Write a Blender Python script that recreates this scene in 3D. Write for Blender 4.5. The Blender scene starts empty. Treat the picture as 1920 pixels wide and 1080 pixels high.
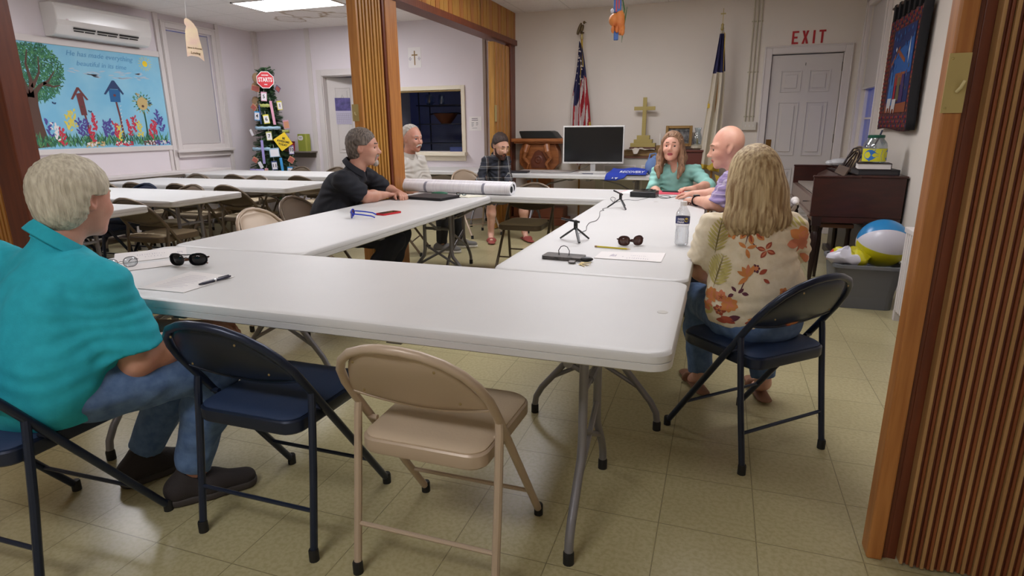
import bpy, bmesh, math, random
import numpy as np
from mathutils import Vector, Matrix, Euler
from mathutils.bvhtree import BVHTree
PI = math.pi
random.seed(7)
S = bpy.context.scene
COL = S.collection

# ---------------------------------------------------------------- camera, world, exposure
def make_camera():
    yaw, pitch, roll = -.33334, .26234, -.00907
    cy, sy, cp, sp = math.cos(yaw), math.sin(yaw), math.cos(pitch), math.sin(pitch)
    f = Vector((sy*cp, cy*cp, -sp)); r = Vector((cy, -sy, 0)); u = r.cross(f)
    cr, sr = math.cos(roll), math.sin(roll)
    r2 = cr*r + sr*u; u2 = -sr*r + cr*u
    M = Matrix(((r2.x, u2.x, -f.x, 2.5186), (r2.y, u2.y, -f.y, -2.168), (r2.z, u2.z, -f.z, 1.2842), (0, 0, 0, 1)))
    cd = bpy.data.cameras.new('camera'); cd.sensor_width = 36; cd.lens = 36*1118.8/1920
    cd.clip_start = .02; cd.clip_end = 100
    co = bpy.data.objects.new('camera', cd); co.matrix_world = M
    COL.objects.link(co); S.camera = co
make_camera()
S.view_settings.view_transform = 'Standard'
S.view_settings.look = 'None'
S.view_settings.gamma = 1
S.view_settings.use_curve_mapping = False
S.view_settings.exposure = 0.0
S.cycles.use_denoising = True
S.cycles.max_bounces = 8
S.cycles.diffuse_bounces = 5
S.cycles.sample_clamp_indirect = 6
W = bpy.data.worlds.new('world'); S.world = W; W.use_nodes = True
W.node_tree.nodes['Background'].inputs[0].default_value = (.16, .25, .85, 1)   # dusk sky outside the windows
W.node_tree.nodes['Background'].inputs[1].default_value = .6
LAMP_LEFT, LAMP_MAIN, FILL_NEAR = 23.5, 15, 23      # brightness of the troffers; the near one is added, out of view

# ---------------------------------------------------------------- materials
def lin(c):
    return tuple(((x/255)/12.92 if x/255 <= .04045 else ((x/255+.055)/1.055)**2.4) for x in c[:3]) + (1,)
MATS = {}
def mat(name, c, rough=.6, metal=0, noise=0, scale=8, c2=None, bump=0, bscale=60, stretch=(1, 1, 1), trans=0, emit=0, spec=.5, sheen=0, alpha=1, sub=0, detail=3):
    if name in MATS: return MATS[name]
    m = bpy.data.materials.new(name); m.use_nodes = True
    nt = m.node_tree; b = nt.nodes['Principled BSDF']
    b.inputs['Base Color'].default_value = lin(c); b.inputs['Roughness'].default_value = rough
    b.inputs['Metallic'].default_value = metal; b.inputs['Specular IOR Level'].default_value = spec
    if trans: b.inputs['Transmission Weight'].default_value = trans; b.inputs['IOR'].default_value = 1.3
    if alpha < 1: b.inputs['Alpha'].default_value = alpha
    if sheen: b.inputs['Sheen Weight'].default_value = sheen
    if sub:
        b.inputs['Subsurface Weight'].default_value = sub; b.inputs['Subsurface Radius'].default_value = (.012, .004, .002)
        b.inputs['Subsurface Scale'].default_value = 1
    if emit: b.inputs['Emission Color'].default_value = lin(c); b.inputs['Emission Strength'].default_value = emit
    if noise or c2 or bump:
        tc = nt.nodes.new('ShaderNodeTexCoord'); mp = nt.nodes.new('ShaderNodeMapping')
        mp.inputs['Scale'].default_value = stretch; nt.links.new(tc.outputs['Object'], mp.inputs[0])
    if noise or c2:
        n = nt.nodes.new('ShaderNodeTexNoise'); n.inputs['Scale'].default_value = scale; n.inputs['Detail'].default_value = detail
        nt.links.new(mp.outputs[0], n.inputs['Vector'])
        r = nt.nodes.new('ShaderNodeValToRGB'); e = r.color_ramp.elements
        a = noise or 0
        k2 = lin(c2) if c2 else tuple(x*(1-a) for x in lin(c)[:3]) + (1,)
        e[0].position = .35; e[1].position = .65; e[0].color = k2; e[1].color = lin(c)
        nt.links.new(n.outputs[0], r.inputs[0]); nt.links.new(r.outputs[0], b.inputs['Base Color'])
    if bump:
        n2 = nt.nodes.new('ShaderNodeTexNoise'); n2.inputs['Scale'].default_value = bscale; n2.inputs['Detail'].default_value = 2
        nt.links.new(mp.outputs[0], n2.inputs['Vector'])
        bp = nt.nodes.new('ShaderNodeBump'); bp.inputs['Strength'].default_value = min(1, bump); bp.inputs['Distance'].default_value = .004
        nt.links.new(n2.outputs[0], bp.inputs['Height']); nt.links.new(bp.outputs[0], b.inputs['Normal'])
    MATS[name] = m
    return m

def brick_mat(name, c, line, tw, th, ox, oy, mortar, c2=None, rough=.5, noise_c=None, nscale=60, swap=False, stain=None):
    m = bpy.data.materials.new(name); m.use_nodes = True; nt = m.node_tree; b = nt.nodes['Principled BSDF']
    b.inputs['Roughness'].default_value = rough
    tc = nt.nodes.new('ShaderNodeTexCoord'); mp = nt.nodes.new('ShaderNodeMapping')
    mp.inputs['Location'].default_value = (-ox, -oy, 0)
    nt.links.new(tc.outputs['Object'], mp.inputs[0])
    br = nt.nodes.new('ShaderNodeTexBrick'); br.offset = 0; br.squash = 1
    br.inputs['Scale'].default_value = 1; br.inputs['Mortar Size'].default_value = mortar
    br.inputs['Mortar Smooth'].default_value = .2; br.inputs['Bias'].default_value = 0
    br.inputs['Brick Width'].default_value = tw; br.inputs['Row Height'].default_value = th
    br.inputs['Color1'].default_value = lin(c); br.inputs['Color2'].default_value = lin(c2 or c); br.inputs['Mortar'].default_value = lin(line)
    nt.links.new(mp.outputs[0], br.inputs['Vector'])
    out = br.outputs['Color']
    if noise_c:
        n = nt.nodes.new('ShaderNodeTexNoise'); n.inputs['Scale'].default_value = nscale; n.inputs['Detail'].default_value = 4
        nt.links.new(tc.outputs['Object'], n.inputs['Vector'])
        r = nt.nodes.new('ShaderNodeValToRGB'); r.color_ramp.elements[0].position = .42; r.color_ramp.elements[1].position = .62
        r.color_ramp.elements[0].color = (0, 0, 0, 1); r.color_ramp.elements[1].color = (.55, .55, .55, 1)
        mx = nt.nodes.new('ShaderNodeMix'); mx.data_type = 'RGBA'; mx.inputs[7].default_value = lin(noise_c)
        nt.links.new(n.outputs[0], r.inputs[0]); nt.links.new(r.outputs[0], mx.inputs[0]); nt.links.new(out, mx.inputs[6]); out = mx.outputs[2]
    if stain:   # brown water rings at stain = [(x, y, r)]
        for sx, sy, sr in stain:
            vm = nt.nodes.new('ShaderNodeVectorMath'); vm.operation = 'DISTANCE'
            nz = nt.nodes.new('ShaderNodeTexNoise'); nz.inputs['Scale'].default_value = 5
            vs = nt.nodes.new('ShaderNodeVectorMath'); vs.operation = 'MULTIPLY_ADD'; vs.inputs[1].default_value = (.25, .25, 0)
            nt.links.new(tc.outputs['Object'], nz.inputs['Vector']); nt.links.new(nz.outputs['Color'], vs.inputs[0]); nt.links.new(tc.outputs['Object'], vs.inputs[2])
            nt.links.new(vs.outputs[0], vm.inputs[0]); vm.inputs[1].default_value = (sx+.12, sy+.12, 2.74)
            r = nt.nodes.new('ShaderNodeValToRGB'); e = r.color_ramp.elements
            mr = nt.nodes.new('ShaderNodeMath'); mr.operation = 'DIVIDE'; mr.inputs[1].default_value = sr*1.4
            nt.links.new(vm.outputs['Value'], mr.inputs[0])
            e[0].position = .45; e[0].color = (.12, .12, .12, 1); e[1].position = .8; e[1].color = (0, 0, 0, 1)
            k = e.new(.68); k.color = (.75, .75, .75, 1); k = e.new(.6); k.color = (.15, .15, .15, 1)
            nt.links.new(mr.outputs[0], r.inputs[0])
            mx = nt.nodes.new('ShaderNodeMix'); mx.data_type = 'RGBA'; mx.inputs[7].default_value = lin((150, 120, 80))
            nt.links.new(r.outputs[0], mx.inputs[0]); nt.links.new(out, mx.inputs[6]); out = mx.outputs[2]
    nt.links.new(out, b.inputs['Base Color'])
    MATS[name] = m
    return m

def stripes_mat(name, base, bands, rough=.85, bump=0):
    """woven plaid: bands = [(axis vector, period, duty, colour, opacity, offset)] over a base colour, in object space"""
    m = bpy.data.materials.new(name); m.use_nodes = True; nt = m.node_tree; b = nt.nodes['Principled BSDF']
    b.inputs['Roughness'].default_value = rough
    tc = nt.nodes.new('ShaderNodeTexCoord')
    rgb = nt.nodes.new('ShaderNodeRGB'); rgb.outputs[0].default_value = lin(base); out = rgb.outputs[0]
    for ax, per, duty, c, op, off in bands:
        dt = nt.nodes.new('ShaderNodeVectorMath'); dt.operation = 'DOT_PRODUCT'; dt.inputs[1].default_value = ax
        nt.links.new(tc.outputs['Object'], dt.inputs[0])
        a = nt.nodes.new('ShaderNodeMath'); a.operation = 'MULTIPLY_ADD'; a.inputs[1].default_value = 1/per; a.inputs[2].default_value = off + 50
        nt.links.new(dt.outputs['Value'], a.inputs[0])
        fr = nt.nodes.new('ShaderNodeMath'); fr.operation = 'FRACT'; nt.links.new(a.outputs[0], fr.inputs[0])
        lt = nt.nodes.new('ShaderNodeMath'); lt.operation = 'LESS_THAN'; lt.inputs[1].default_value = duty; nt.links.new(fr.outputs[0], lt.inputs[0])
        ml = nt.nodes.new('ShaderNodeMath'); ml.operation = 'MULTIPLY'; ml.inputs[1].default_value = op; nt.links.new(lt.outputs[0], ml.inputs[0])
        mx = nt.nodes.new('ShaderNodeMix'); mx.data_type = 'RGBA'; mx.inputs[7].default_value = lin(c)
        nt.links.new(ml.outputs[0], mx.inputs[0]); nt.links.new(out, mx.inputs[6]); out = mx.outputs[2]
    nt.links.new(out, b.inputs['Base Color'])
    MATS[name] = m
    return m

def glass_mat(name, c, alpha=.2, rough=.05):
    """thin clear sheet: mostly see-through with a glossy skin"""
    m = bpy.data.materials.new(name); m.use_nodes = True; nt = m.node_tree
    nt.nodes.remove(nt.nodes['Principled BSDF'])
    out = nt.nodes['Material Output']
    tr = nt.nodes.new('ShaderNodeBsdfTransparent'); tr.inputs[0].default_value = lin(c)
    gl = nt.nodes.new('ShaderNodeBsdfGlossy'); gl.inputs['Roughness'].default_value = rough
    lw = nt.nodes.new('ShaderNodeLayerWeight'); lw.inputs[0].default_value = .25
    ad = nt.nodes.new('ShaderNodeMath'); ad.operation = 'MULTIPLY_ADD'; ad.inputs[1].default_value = .6; ad.inputs[2].default_value = alpha
    mx = nt.nodes.new('ShaderNodeMixShader')
    nt.links.new(lw.outputs['Facing'], ad.inputs[0]); nt.links.new(ad.outputs[0], mx.inputs[0])
    nt.links.new(tr.outputs[0], mx.inputs[1]); nt.links.new(gl.outputs[0], mx.inputs[2]); nt.links.new(mx.outputs[0], out.inputs[0])
    MATS[name] = m
    return m

wall_l = mat('paint_left_room', (224, 216, 220), .75, noise=.03, scale=2)
wall_m = mat('paint_main_room', (226, 218, 208), .75, noise=.03, scale=2)
trim_w = mat('paint_trim', (214, 207, 204), .5)
door_w = mat('paint_door', (204, 198, 194), .45)
wood = mat('varnished_wood', (180, 120, 62), .4, c2=(158, 98, 46), scale=9, stretch=(6, 6, .35))
wood_or = mat('varnished_light_wood', (190, 132, 68), .4, c2=(170, 112, 54), scale=9, stretch=(6, 6, .35))
wood_dk = mat('dark_varnished_wood', (112, 55, 30), .4, c2=(95, 44, 24), scale=9, stretch=(6, 6, .4))
wood_ye = mat('yellow_oak', (186, 138, 66), .45, c2=(165, 116, 50), scale=9, stretch=(8, 8, .4))
brass = mat('brass_plate', (186, 168, 112), .4, .4)
black = mat('black_plastic', (22, 22, 24), .45)
white_pl = mat('white_plastic', (225, 222, 216), .35)
steel = mat('steel', (170, 170, 172), .3, .9)
paper = mat('white_paper', (232, 228, 226), .8)
ink = mat('grey_ink', (90, 88, 96), .8)

# ---------------------------------------------------------------- mesh helpers
class MB:
    def __init__(s): s.v = []; s.f = []; s.m = []
    def add(s, vs, fs, mi=0):
        o = len(s.v); s.v += [tuple(v) for v in vs]; s.f += [tuple(i+o for i in f) for f in fs]; s.m += [mi]*len(fs); return s
    def box(s, c, d, R=None, mi=0):
        c = Vector(c); vs = []
        for k in range(8):
            p = Vector(((k & 1)-.5, ((k >> 1) & 1)-.5, ((k >> 2) & 1)-.5)); p = Vector((p.x*d[0], p.y*d[1], p.z*d[2]))
            if R is not None: p = R @ p
            vs.append(c+p)
        return s.add(vs, [(0, 2, 3, 1), (4, 5, 7, 6), (0, 1, 5, 4), (2, 6, 7, 3), (0, 4, 6, 2), (1, 3, 7, 5)], mi)
    def b2(s, a, b, mi=0):
        return s.box([(a[i]+b[i])/2 for i in range(3)], [abs(b[i]-a[i]) for i in range(3)], None, mi)
    def tube(s, pts, r, n=10, closed=False, mi=0, rs=None, flat=1, up=None):
        P = [Vector(p) for p in pts]; N = len(P); vs = []; fs = []
        prev = None
        for i, p in enumerate(P):
            if closed: t = (P[(i+1) % N]-P[i-1])
            else: t = P[min(i+1, N-1)]-P[max(i-1, 0)]
            t.normalize()
            if prev is None:
                a = Vector(up) if up else (Vector((0, 0, 1)) if abs(t.z) < .9 else Vector((1, 0, 0)))
                x = t.cross(a).normalized()
            else:
                x = (prev - t*prev.dot(t)).normalized()
            prev = x; y = t.cross(x)
            rr = rs[i] if rs else r
            for k in range(n):
                a = 2*PI*k/n; vs.append(p + x*math.cos(a)*rr + y*math.sin(a)*rr*flat)
        M = N if closed else N-1
        for i in range(M):
            for k in range(n):
                j = (i+1) % N; fs.append((i*n+k, i*n+(k+1) % n, j*n+(k+1) % n, j*n+k))
        if not closed: fs.append(tuple(range(n))[::-1]); fs.append(tuple((N-1)*n+k for k in range(n)))
        return s.add(vs, fs, mi)
    def lathe(s, prof, c=(0, 0, 0), n=24, mi=0, R=None, caps=True):
        vs = []; fs = []; c = Vector(c)
        for r, z in prof:
            for k in range(n):
                a = 2*PI*k/n; p = Vector((r*math.cos(a), r*math.sin(a), z)); vs.append(c + (R @ p if R is not None else p))
        for i in range(len(prof)-1):
            for k in range(n): fs.append((i*n+k, i*n+(k+1) % n, (i+1)*n+(k+1) % n, (i+1)*n+k))
        if caps:
            fs.append(tuple(range(n))[::-1]); fs.append(tuple((len(prof)-1)*n+k for k in range(n)))
        return s.add(vs, fs, mi)
    def prism(s, poly, org, U, V, t, mi=0):
        """polygon (u,v) extruded by t along U x V from org"""
        org = Vector(org); U = Vector(U); V = Vector(V); Nn = U.cross(V).normalized(); n = len(poly)
        a = [org+U*p[0]+V*p[1] for p in poly]; b = [p+Nn*t for p in a]
        return s.add(a+b, [tuple(range(n))[::-1], tuple(range(n, 2*n))]+[(i, (i+1) % n, n+(i+1) % n, n+i) for i in range(n)], mi)
    def grid(s, fn, nu, nv, mi=0, t=0):
        vs = [Vector(fn(i/nu, j/nv)) for j in range(nv+1) for i in range(nu+1)]
        fs = [(j*(nu+1)+i, j*(nu+1)+i+1, (j+1)*(nu+1)+i+1, (j+1)*(nu+1)+i) for j in range(nv) for i in range(nu)]
        return s.add(vs, fs, mi)
    def ball(s, c, r, n=12, m=8, mi=0, R=None):
        r = r if hasattr(r, '__len__') else (r, r, r); c = Vector(c); vs = []; fs = []
        for j in range(m+1):
            th = PI*j/m
            for k in range(n):
                a = 2*PI*k/n; p = Vector((r[0]*math.sin(th)*math.cos(a), r[1]*math.sin(th)*math.sin(a), r[2]*math.cos(th))); vs.append(c+(R @ p if R is not None else p))
        for j in range(m):
            for k in range(n): fs.append((j*n+k, (j+1)*n+k, (j+1)*n+(k+1) % n, j*n+(k+1) % n))
        return s.add(vs, fs, mi)
    def build(s, name, mats, parent=None, loc=None, rot=None, smooth=True, bevel=0, seg=2, solid=0, weld=False):
        me = bpy.data.meshes.new(name); me.from_pydata(s.v, [], s.f)
        for m in (mats if isinstance(mats, (list, tuple)) else [mats]): me.materials.append(m)
        me.polygons.foreach_set('material_index', s.m)
        me.update(); me.validate()
        return finish(name, me, parent, loc, rot, smooth, bevel, seg, solid, weld)

def finish(name, me, parent=None, loc=None, rot=None, smooth=True, bevel=0, seg=2, solid=0, weld=True):
    bm = bmesh.new(); bm.from_mesh(me)
    if weld: bmesh.ops.remove_doubles(bm, verts=bm.verts, dist=1e-5)
    bmesh.ops.recalc_face_normals(bm, faces=bm.faces)
    if smooth:
        for f in bm.faces: f.smooth = True
        for e in bm.edges:
            if len(e.link_faces) == 2 and e.calc_face_angle(0) > .6: e.smooth = False
    bm.to_mesh(me); bm.free()
    o = bpy.data.objects.new(name, me); COL.objects.link(o)
    if parent: o.parent = parent
    if loc: o.location = loc
    if rot: o.rotation_euler = rot
    if solid: k = o.modifiers.new('solid', 'SOLIDIFY'); k.thickness = solid; k.offset = 0
    if bevel:
        k = o.modifiers.new('bevel', 'BEVEL'); k.width = bevel; k.segments = seg; k.limit_method = 'ANGLE'; k.angle_limit = .6
    return o

def thing(name, label, cat, loc=(0, 0, 0), rz=0, group=None, rot=None):
    o = bpy.data.objects.new(name, None); COL.objects.link(o); o.empty_display_size = .1
    o.location = loc; o.rotation_euler = rot or (0, 0, rz)
    return tag(o, label, cat, group)
def tag(o, label, cat, group=None):
    o['label'] = label; o['category'] = cat
    if group: o['group'] = group
    return o
def struct(o): o['kind'] = 'structure'; return o
def dup(o, parent=None, loc=None, rz=None, label=None, group=None):
    c = o.copy(); COL.objects.link(c)
    if parent: c.parent = parent
    if loc: c.location = loc
    if rz is not None: c.rotation_euler = (0, 0, rz)
    if label: c['label'] = label
    if group: c['group'] = group
    for ch in [x for x in bpy.data.objects if x.parent == o]: dup(ch, c)
    return c
def rotm(x=0, y=0, z=0): return Euler((x, y, z)).to_matrix()
def arc(c, r, a0, a1, n, f=lambda u, v: (u, v)):
    return [f(c[0]+r*math.cos(a0+(a1-a0)*i/n), c[1]+r*math.sin(a0+(a1-a0)*i/n)) for i in range(n+1)]
def rrect(w, h, r, n=4):
    P = []
    for cx, cy, a in ((w/2-r, h/2-r, 0), (-w/2+r, h/2-r, PI/2), (-w/2+r, -h/2+r, PI), (w/2-r, -h/2+r, 1.5*PI)):
        P += arc((cx, cy), r, a, a+PI/2, n)
    return P
def text(name, s, size, m, parent, loc, rot, ext=.001, align='CENTER', font_scale=(1, 1), shear=0, bold=0):
    cu = bpy.data.curves.new(name, 'FONT'); cu.body = s; cu.size = size; cu.extrude = ext; cu.align_x = align; cu.align_y = 'CENTER'; cu.shear = shear
    cu.resolution_u = 2; cu.offset = bold
    o = bpy.data.objects.new('tmp_text', cu); COL.objects.link(o)
    dg = bpy.context.evaluated_depsgraph_get(); me = bpy.data.meshes.new_from_object(o.evaluated_get(dg))
    bpy.data.objects.remove(o); bpy.data.curves.remove(cu)
    me.name = name; me.materials.clear(); me.materials.append(m)
    for v in me.vertices: v.co.x *= font_scale[0]; v.co.y *= font_scale[1]
    t = bpy.data.objects.new(name, me); COL.objects.link(t)
    if parent: t.parent = parent
    t.location = loc; t.rotation_euler = rot
    return t

# ---------------------------------------------------------------- the building
FZ, CZ = 0, 2.74
XL, XR, YB, YF, XP = -4.45, 3.93, 5.9, -5.0, -.24
YK = 8.3
floor_m = brick_mat('vinyl_tile', (178, 169, 130), (118, 110, 80), .3048, .3048, 3.02, -.376, .0018, c2=(182, 173, 134), rough=.3, noise_c=(158, 146, 104), nscale=70)
ceil_m = brick_mat('ceiling_tile', (238, 233, 230), (204, 199, 195), .61, .61, -3.11, 4.0, .006, rough=.85, noise_c=(224, 218, 213), nscale=90, stain=[(-2.75, 4.95, .28), (-2.45, 5.15, .2), (-3.2, 5.2, .2)])
b = MB().b2((XL-.12, YF-.12, -.12), (XR+.12, YK+.1, 0)); struct(b.build('floor', floor_m, smooth=False))
b = MB().b2((XL-.12, YF-.12, CZ), (XR+.12, YK+.1, CZ+.1)); struct(b.build('ceiling', ceil_m, smooth=False))
def wall(name, axis, p0, p1, a0, a1, z1, holes, m):
    """a wall slab p0..p1 thick on 'axis', running a0..a1, with rectangular holes (h0,h1,zlo,zhi)"""
    b = MB(); cur = a0
    def bb(x0, x1, z0, z1_):
        if x1-x0 < 1e-4 or z1_-z0 < 1e-4: return
        if axis == 'y': b.b2((x0, p0, z0), (x1, p1, z1_))
        else: b.b2((p0, x0, z0), (p1, x1, z1_))
    for h0, h1, zl, zh in sorted(holes):
        bb(cur, h0, 0, z1); bb(h0, h1, 0, zl); bb(h0, h1, zh, z1); cur = h1
    bb(cur, a1, 0, z1)
    return struct(b.build(name, m, smooth=False))
wall('wall_left', 'x', XL-.12, XL, YF, YK, CZ, [(4.25, 5.01, 1.10, 2.58), (7.1, 8.1, 1.0, 2.1)], wall_l)  # last hole: unseen opening added to light the kitchen
wall('wall_back_left', 'y', YB, YB+.12, XL, XP-.03, CZ, [(-3.28, -2.5, 0, 2.06), (-2.35, -1.0, .96, 1.81)], wall_l)
wall('wall_back', 'y', YB, YB+.12, XP-.03, XR, CZ, [(2.985, 3.75, 0, 2.09)], wall_m)
wall('wall_right', 'x', XR, XR+.12, YF, YK, CZ, [(4.85, 5.7, 1.0, 2.52)], wall_m)
wall('wall_front', 'y', YF-.12, YF, XL, XR, CZ, [], wall_m)
wall('wall_kitchen_back', 'y', YK-.02, YK+.1, XL, XR, CZ, [], mat('kitchen_paint', (176, 184, 206), .7))
wall('wall_kitchen_right', 'x', -.3, -.2, YB+.12, YK, CZ, [], MATS['kitchen_paint'])
wall('wall_kitchen_left', 'x', -2.46, -2.40, YB+.12, 7.0, CZ, [], MATS['kitchen_paint'])

# the wood-panelled frames the folding partitions run in
hd = MB(); hd.b2((XP-.08, -.33, 2.36), (XP+.04, YB, CZ))
for i in range(64):
    y = -.28+i*.097+random.uniform(-.015, .015)
    hd.b2((XP+.04, y, 2.4), (XP+.044, y+.085, CZ-.002), mi=i % 3 and 1 or 0)
hd.b2((XP-.11, -.33, 2.335), (XP+.07, YB, 2.40), mi=2)
struct(hd.build('trim_1', [wood, wood_ye, wood_dk], smooth=False))
hd = MB(); hd.b2((-.5, -.42, 2.36), (XR, -.24, CZ)); hd.b2((-.5, -.45, 2.335), (XR, -.21, 2.40), mi=1)  # near header, out of view, put in to block light
struct(hd.build('trim_2', [wood, wood_dk], smooth=False))
# far and near jamb posts
struct(MB().b2((XP-.04, 5.72, 0), (XP+.04, YB, 2.34)).build('trim_3', wood_dk, smooth=False, bevel=.006))
# batten strips on the white panelled walls
def batten(n, x0, y0, z0, x1, y1, z1, m=trim_w): return struct(MB().b2((x0, y0, z0), (x1, y1, z1)).build('trim_%d' % n, m, smooth=False, bevel=.004))
batten(4, -3.52, YB-.018, 0, -3.44, YB, CZ)
batten(5, XL, 5.82, 0, XL+.05, YB, CZ)
batten(6, -.66, YB-.03, 0, -.615, YB, CZ, mat('strip_brown', (150, 132, 118), .6))
batten(7, XL, 4.10, 0, XL+.03, 4.16, CZ)
batten(8, XL, 5.10, 0, XL+.03, 5.16, CZ)
batten(9, XL, 2.0, 1.04, XL+.025, 4.10, 1.10)
batten(10, XL, 2.0, 2.20, XL+.025, 4.10, 2.27)
batten(11, XL, 4.045, .0, XL+.02, 4.09, 1.04)
struct(MB().b2((XL, 5.2, .0), (XL+.02, YB, .1)).b2((XL, YB-.02, 0), (-3.4, YB, .1)).build('baseboard_left', trim_w, smooth=False))
struct(MB().b2((XP+.1, YB-.02, 0), (2.88, YB, .12)).build('baseboard_back', trim_w, smooth=False))
struct(MB().b2((XR-.02, -.2, 0), (XR, YB, .12)).build('baseboard_right', trim_w, smooth=False))

# left window with its blind and casing
win = MB()
def frame_x(b, x0, x1, y0, y1, z0, z1, w, mi=0):     # casing round an opening in a wall that faces x
    b.b2((x0, y0-w, z0-w), (x1, y0, z1+w), mi); b.b2((x0, y1, z0-w), (x1, y1+w, z1+w), mi); b.b2((x0, y0, z1), (x1, y1, z1+w), mi); b.b2((x0, y0, z0-w), (x1, y1, z0), mi)
def frame_y(b, y0, y1, x0, x1, z0, z1, w, mi=0, bottom=True):
    b.b2((x0-w, y0, z0-(w if bottom else 0)), (x0, y1, z1+w), mi); b.b2((x1, y0, z0-(w if bottom else 0)), (x1+w, y1, z1+w), mi); b.b2((x0, y0, z1), (x1, y1, z1+w), mi)
    if bottom: b.b2((x0, y0, z0-w), (x1, y1, z0), mi)
frame_x(win, XL, XL+.035, 4.25, 5.01, 1.10, 2.58, .085)
frame_x(win, XL+.035, XL+.05, 4.19, 5.07, 1.04, 2.64, .02)
frame_x(win, XL-.1, XL-.02, 4.27, 4.99, 1.12, 2.56, .03)
win.b2((XL-.075, 4.27, 1.82), (XL-.045, 4.99, 1.86))
wroot = struct(win.build('window_1', trim_w, smooth=False, bevel=.004))
struct(MB().b2((XL, 4.12, 1.0), (XL+.09, 5.14, 1.035)).b2((XL, 4.17, .93), (XL+.04, 5.09, 1.0)).build('window_sill', trim_w, wroot, smooth=False, bevel=.005))
gl_w = glass_mat('window_glass', (205, 220, 255), .12)
MB().b2((XL-.065, 4.27, 1.12), (XL-.06, 4.99, 2.56)).build('pane', gl_w, wroot, smooth=False)
MB().b2((XL-.03, 4.285, 1.115), (XL-.022, 4.975, 2.55)).b2((XL-.04, 4.285, 1.11), (XL-.012, 4.975, 1.125)).build('window_blind', mat('blind', (196, 190, 188), .8), wroot, smooth=False)
# right window
win = MB()
frame_x(win, XR-.035, XR, 4.85, 5.7, 1.0, 2.52, .09); frame_x(win, XR-.05, XR-.035, 4.8, 5.75, .95, 2.57, .02)
frame_x(win, XR+.03, XR+.09, 4.9, 5.65, 1.05, 2.47, .05); win.b2((XR+.04, 4.9, 1.66), (XR+.09, 5.65, 1.72)); win.b2((XR+.05, 5.26, 1.05), (XR+.08, 5.285, 1.66)); win.b2((XR+.05, 4.9, 1.34), (XR+.08, 5.65, 1.36))
wroot = struct(win.build('window_2', trim_w, smooth=False, bevel=.004))
struct(MB().b2((XR-.1, 4.7, .88), (XR, 5.85, .915)).build('window_sill', trim_w, wroot, smooth=False, bevel=.005))
MB().b2((XR+.06, 4.9, 1.05), (XR+.065, 5.65, 2.47)).build('pane', gl_w, wroot, smooth=False)
MB().b2((XR+.015, 5.0, 1.68), (XR+.022, 5.69, 2.5)).b2((XR+.005, 5.0, 1.66), (XR+.03, 5.69, 1.68)).build('window_blind', MATS['blind'], wroot, smooth=False)
# unseen window added to light the kitchen, and the pass-through
win = MB(); frame_x(win, XL, XL+.03, 7.1, 8.1, 1.0, 2.1, .06); win.b2((XL-.06, 7.58, 1.0), (XL-.03, 7.62, 2.1))
wroot = struct(win.build('added_kitchen_window', trim_w, smooth=False)); MB().b2((XL-.08, 7.1, 1.0), (XL-.075, 8.1, 2.1)).build('pane', gl_w, wroot, smooth=False)
ps = MB(); frame_y(ps, YB-.02, YB, -2.35, -1.0, .96, 1.81, .055)
ps.b2((-2.43, YB-.1, .905), (-.93, YB+.14, .955)); ps.b2((-2.4, YB-.025, .83), (-.95, YB, .905))
ps.b2((-2.35, YB, 1.79), (-1.0, YB+.12, 1.81), 1); ps.b2((-1.012, YB, .96), (-1.0, YB+.12, 1.79), 1)
struct(ps.build('trim_12', [mat('cream_trim', (222, 212, 190), .5), mat('olive_wood', (150, 128, 78), .5)], smooth=False, bevel=.003))

# doors
def panel_door(name, w, h, m, hinge_loc, rz, swing=1, hw=True):
    """six-panel leaf, hinge edge at x=0 of its own space"""
    r = bpy.data.objects.new(name, None); COL.objects.link(r); r.location = hinge_loc; r.rotation_euler = (0, 0, rz); struct(r)
    b = MB(); b.b2((0, -.018, .01), (w, .018, h))
    xs = [(.11*w/.76, .34*w/.76), (.42*w/.76, .65*w/.76)]
    zs = [(.2, .78), (.93, 1.55), (1.66, 1.9)]
    for x0, x1 in xs:
        for z0, z1 in zs:
            for s in (-1, 1):
                y = s*.018
                frame_y(b, min(y, y+s*.009), max(y, y+s*.009), x0+.012, x1-.012, z0+.012, z1-.012, .012)
                b.b2((x0+.045, min(y, y+s*.010), z0+.045), (x1-.045, max(y, y+s*.010), z1-.045))
    b.build('door_leaf', m, r, smooth=False, bevel=.003)
    return r
d = panel_door('door_1', .75, 2.05, door_w, (-3.27, YB+.1, 0), .5)
dc = MB(); frame_y(dc, YB-.02, YB, -3.28, -2.5, 0, 2.06, .09, bottom=False); frame_y(dc, YB, YB+.13, -3.27, -2.51, 0, 2.05, .012, bottom=False)
struct(dc.build('trim_13', trim_w, smooth=False, bevel=.004))
d = panel_door('door_2', .745, 2.075, door_w, (2.995, YB+.035, 0), 0)
MB().b2((.015, -.026, .92), (.075, -.018, 1.12)).ball((.045, -.07, 1.0), .027).tube([(.045, -.02, 1.0), (.045, -.06, 1.0)], .01).build('door_knob', mat('dark_brass', (126, 92, 46), .35, .7), d)
h = MB()
for z in (.3, 1.13, 1.93): h.b2((.742, -.026, z-.05), (.757, -.012, z+.05))
h.build('door_hinge', mat('old_steel', (96, 88, 78), .5, .5), d)
MB().b2((.36, -.022, 1.955), (.366, -.018, 1.985)).build('peephole', black, d)
dc = MB(); frame_y(dc, YB-.022, YB, 2.985, 3.75, 0, 2.09, .085, bottom=False); frame_y(dc, YB-.03, YB-.022, 2.92, 3.815, 0, 2.155, .015, bottom=False)
frame_y(dc, YB, YB+.05, 2.99, 3.745, 0, 2.085, .008, bottom=False)
struct(dc.build('trim_14', trim_w, smooth=False, bevel=.004))

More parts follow.
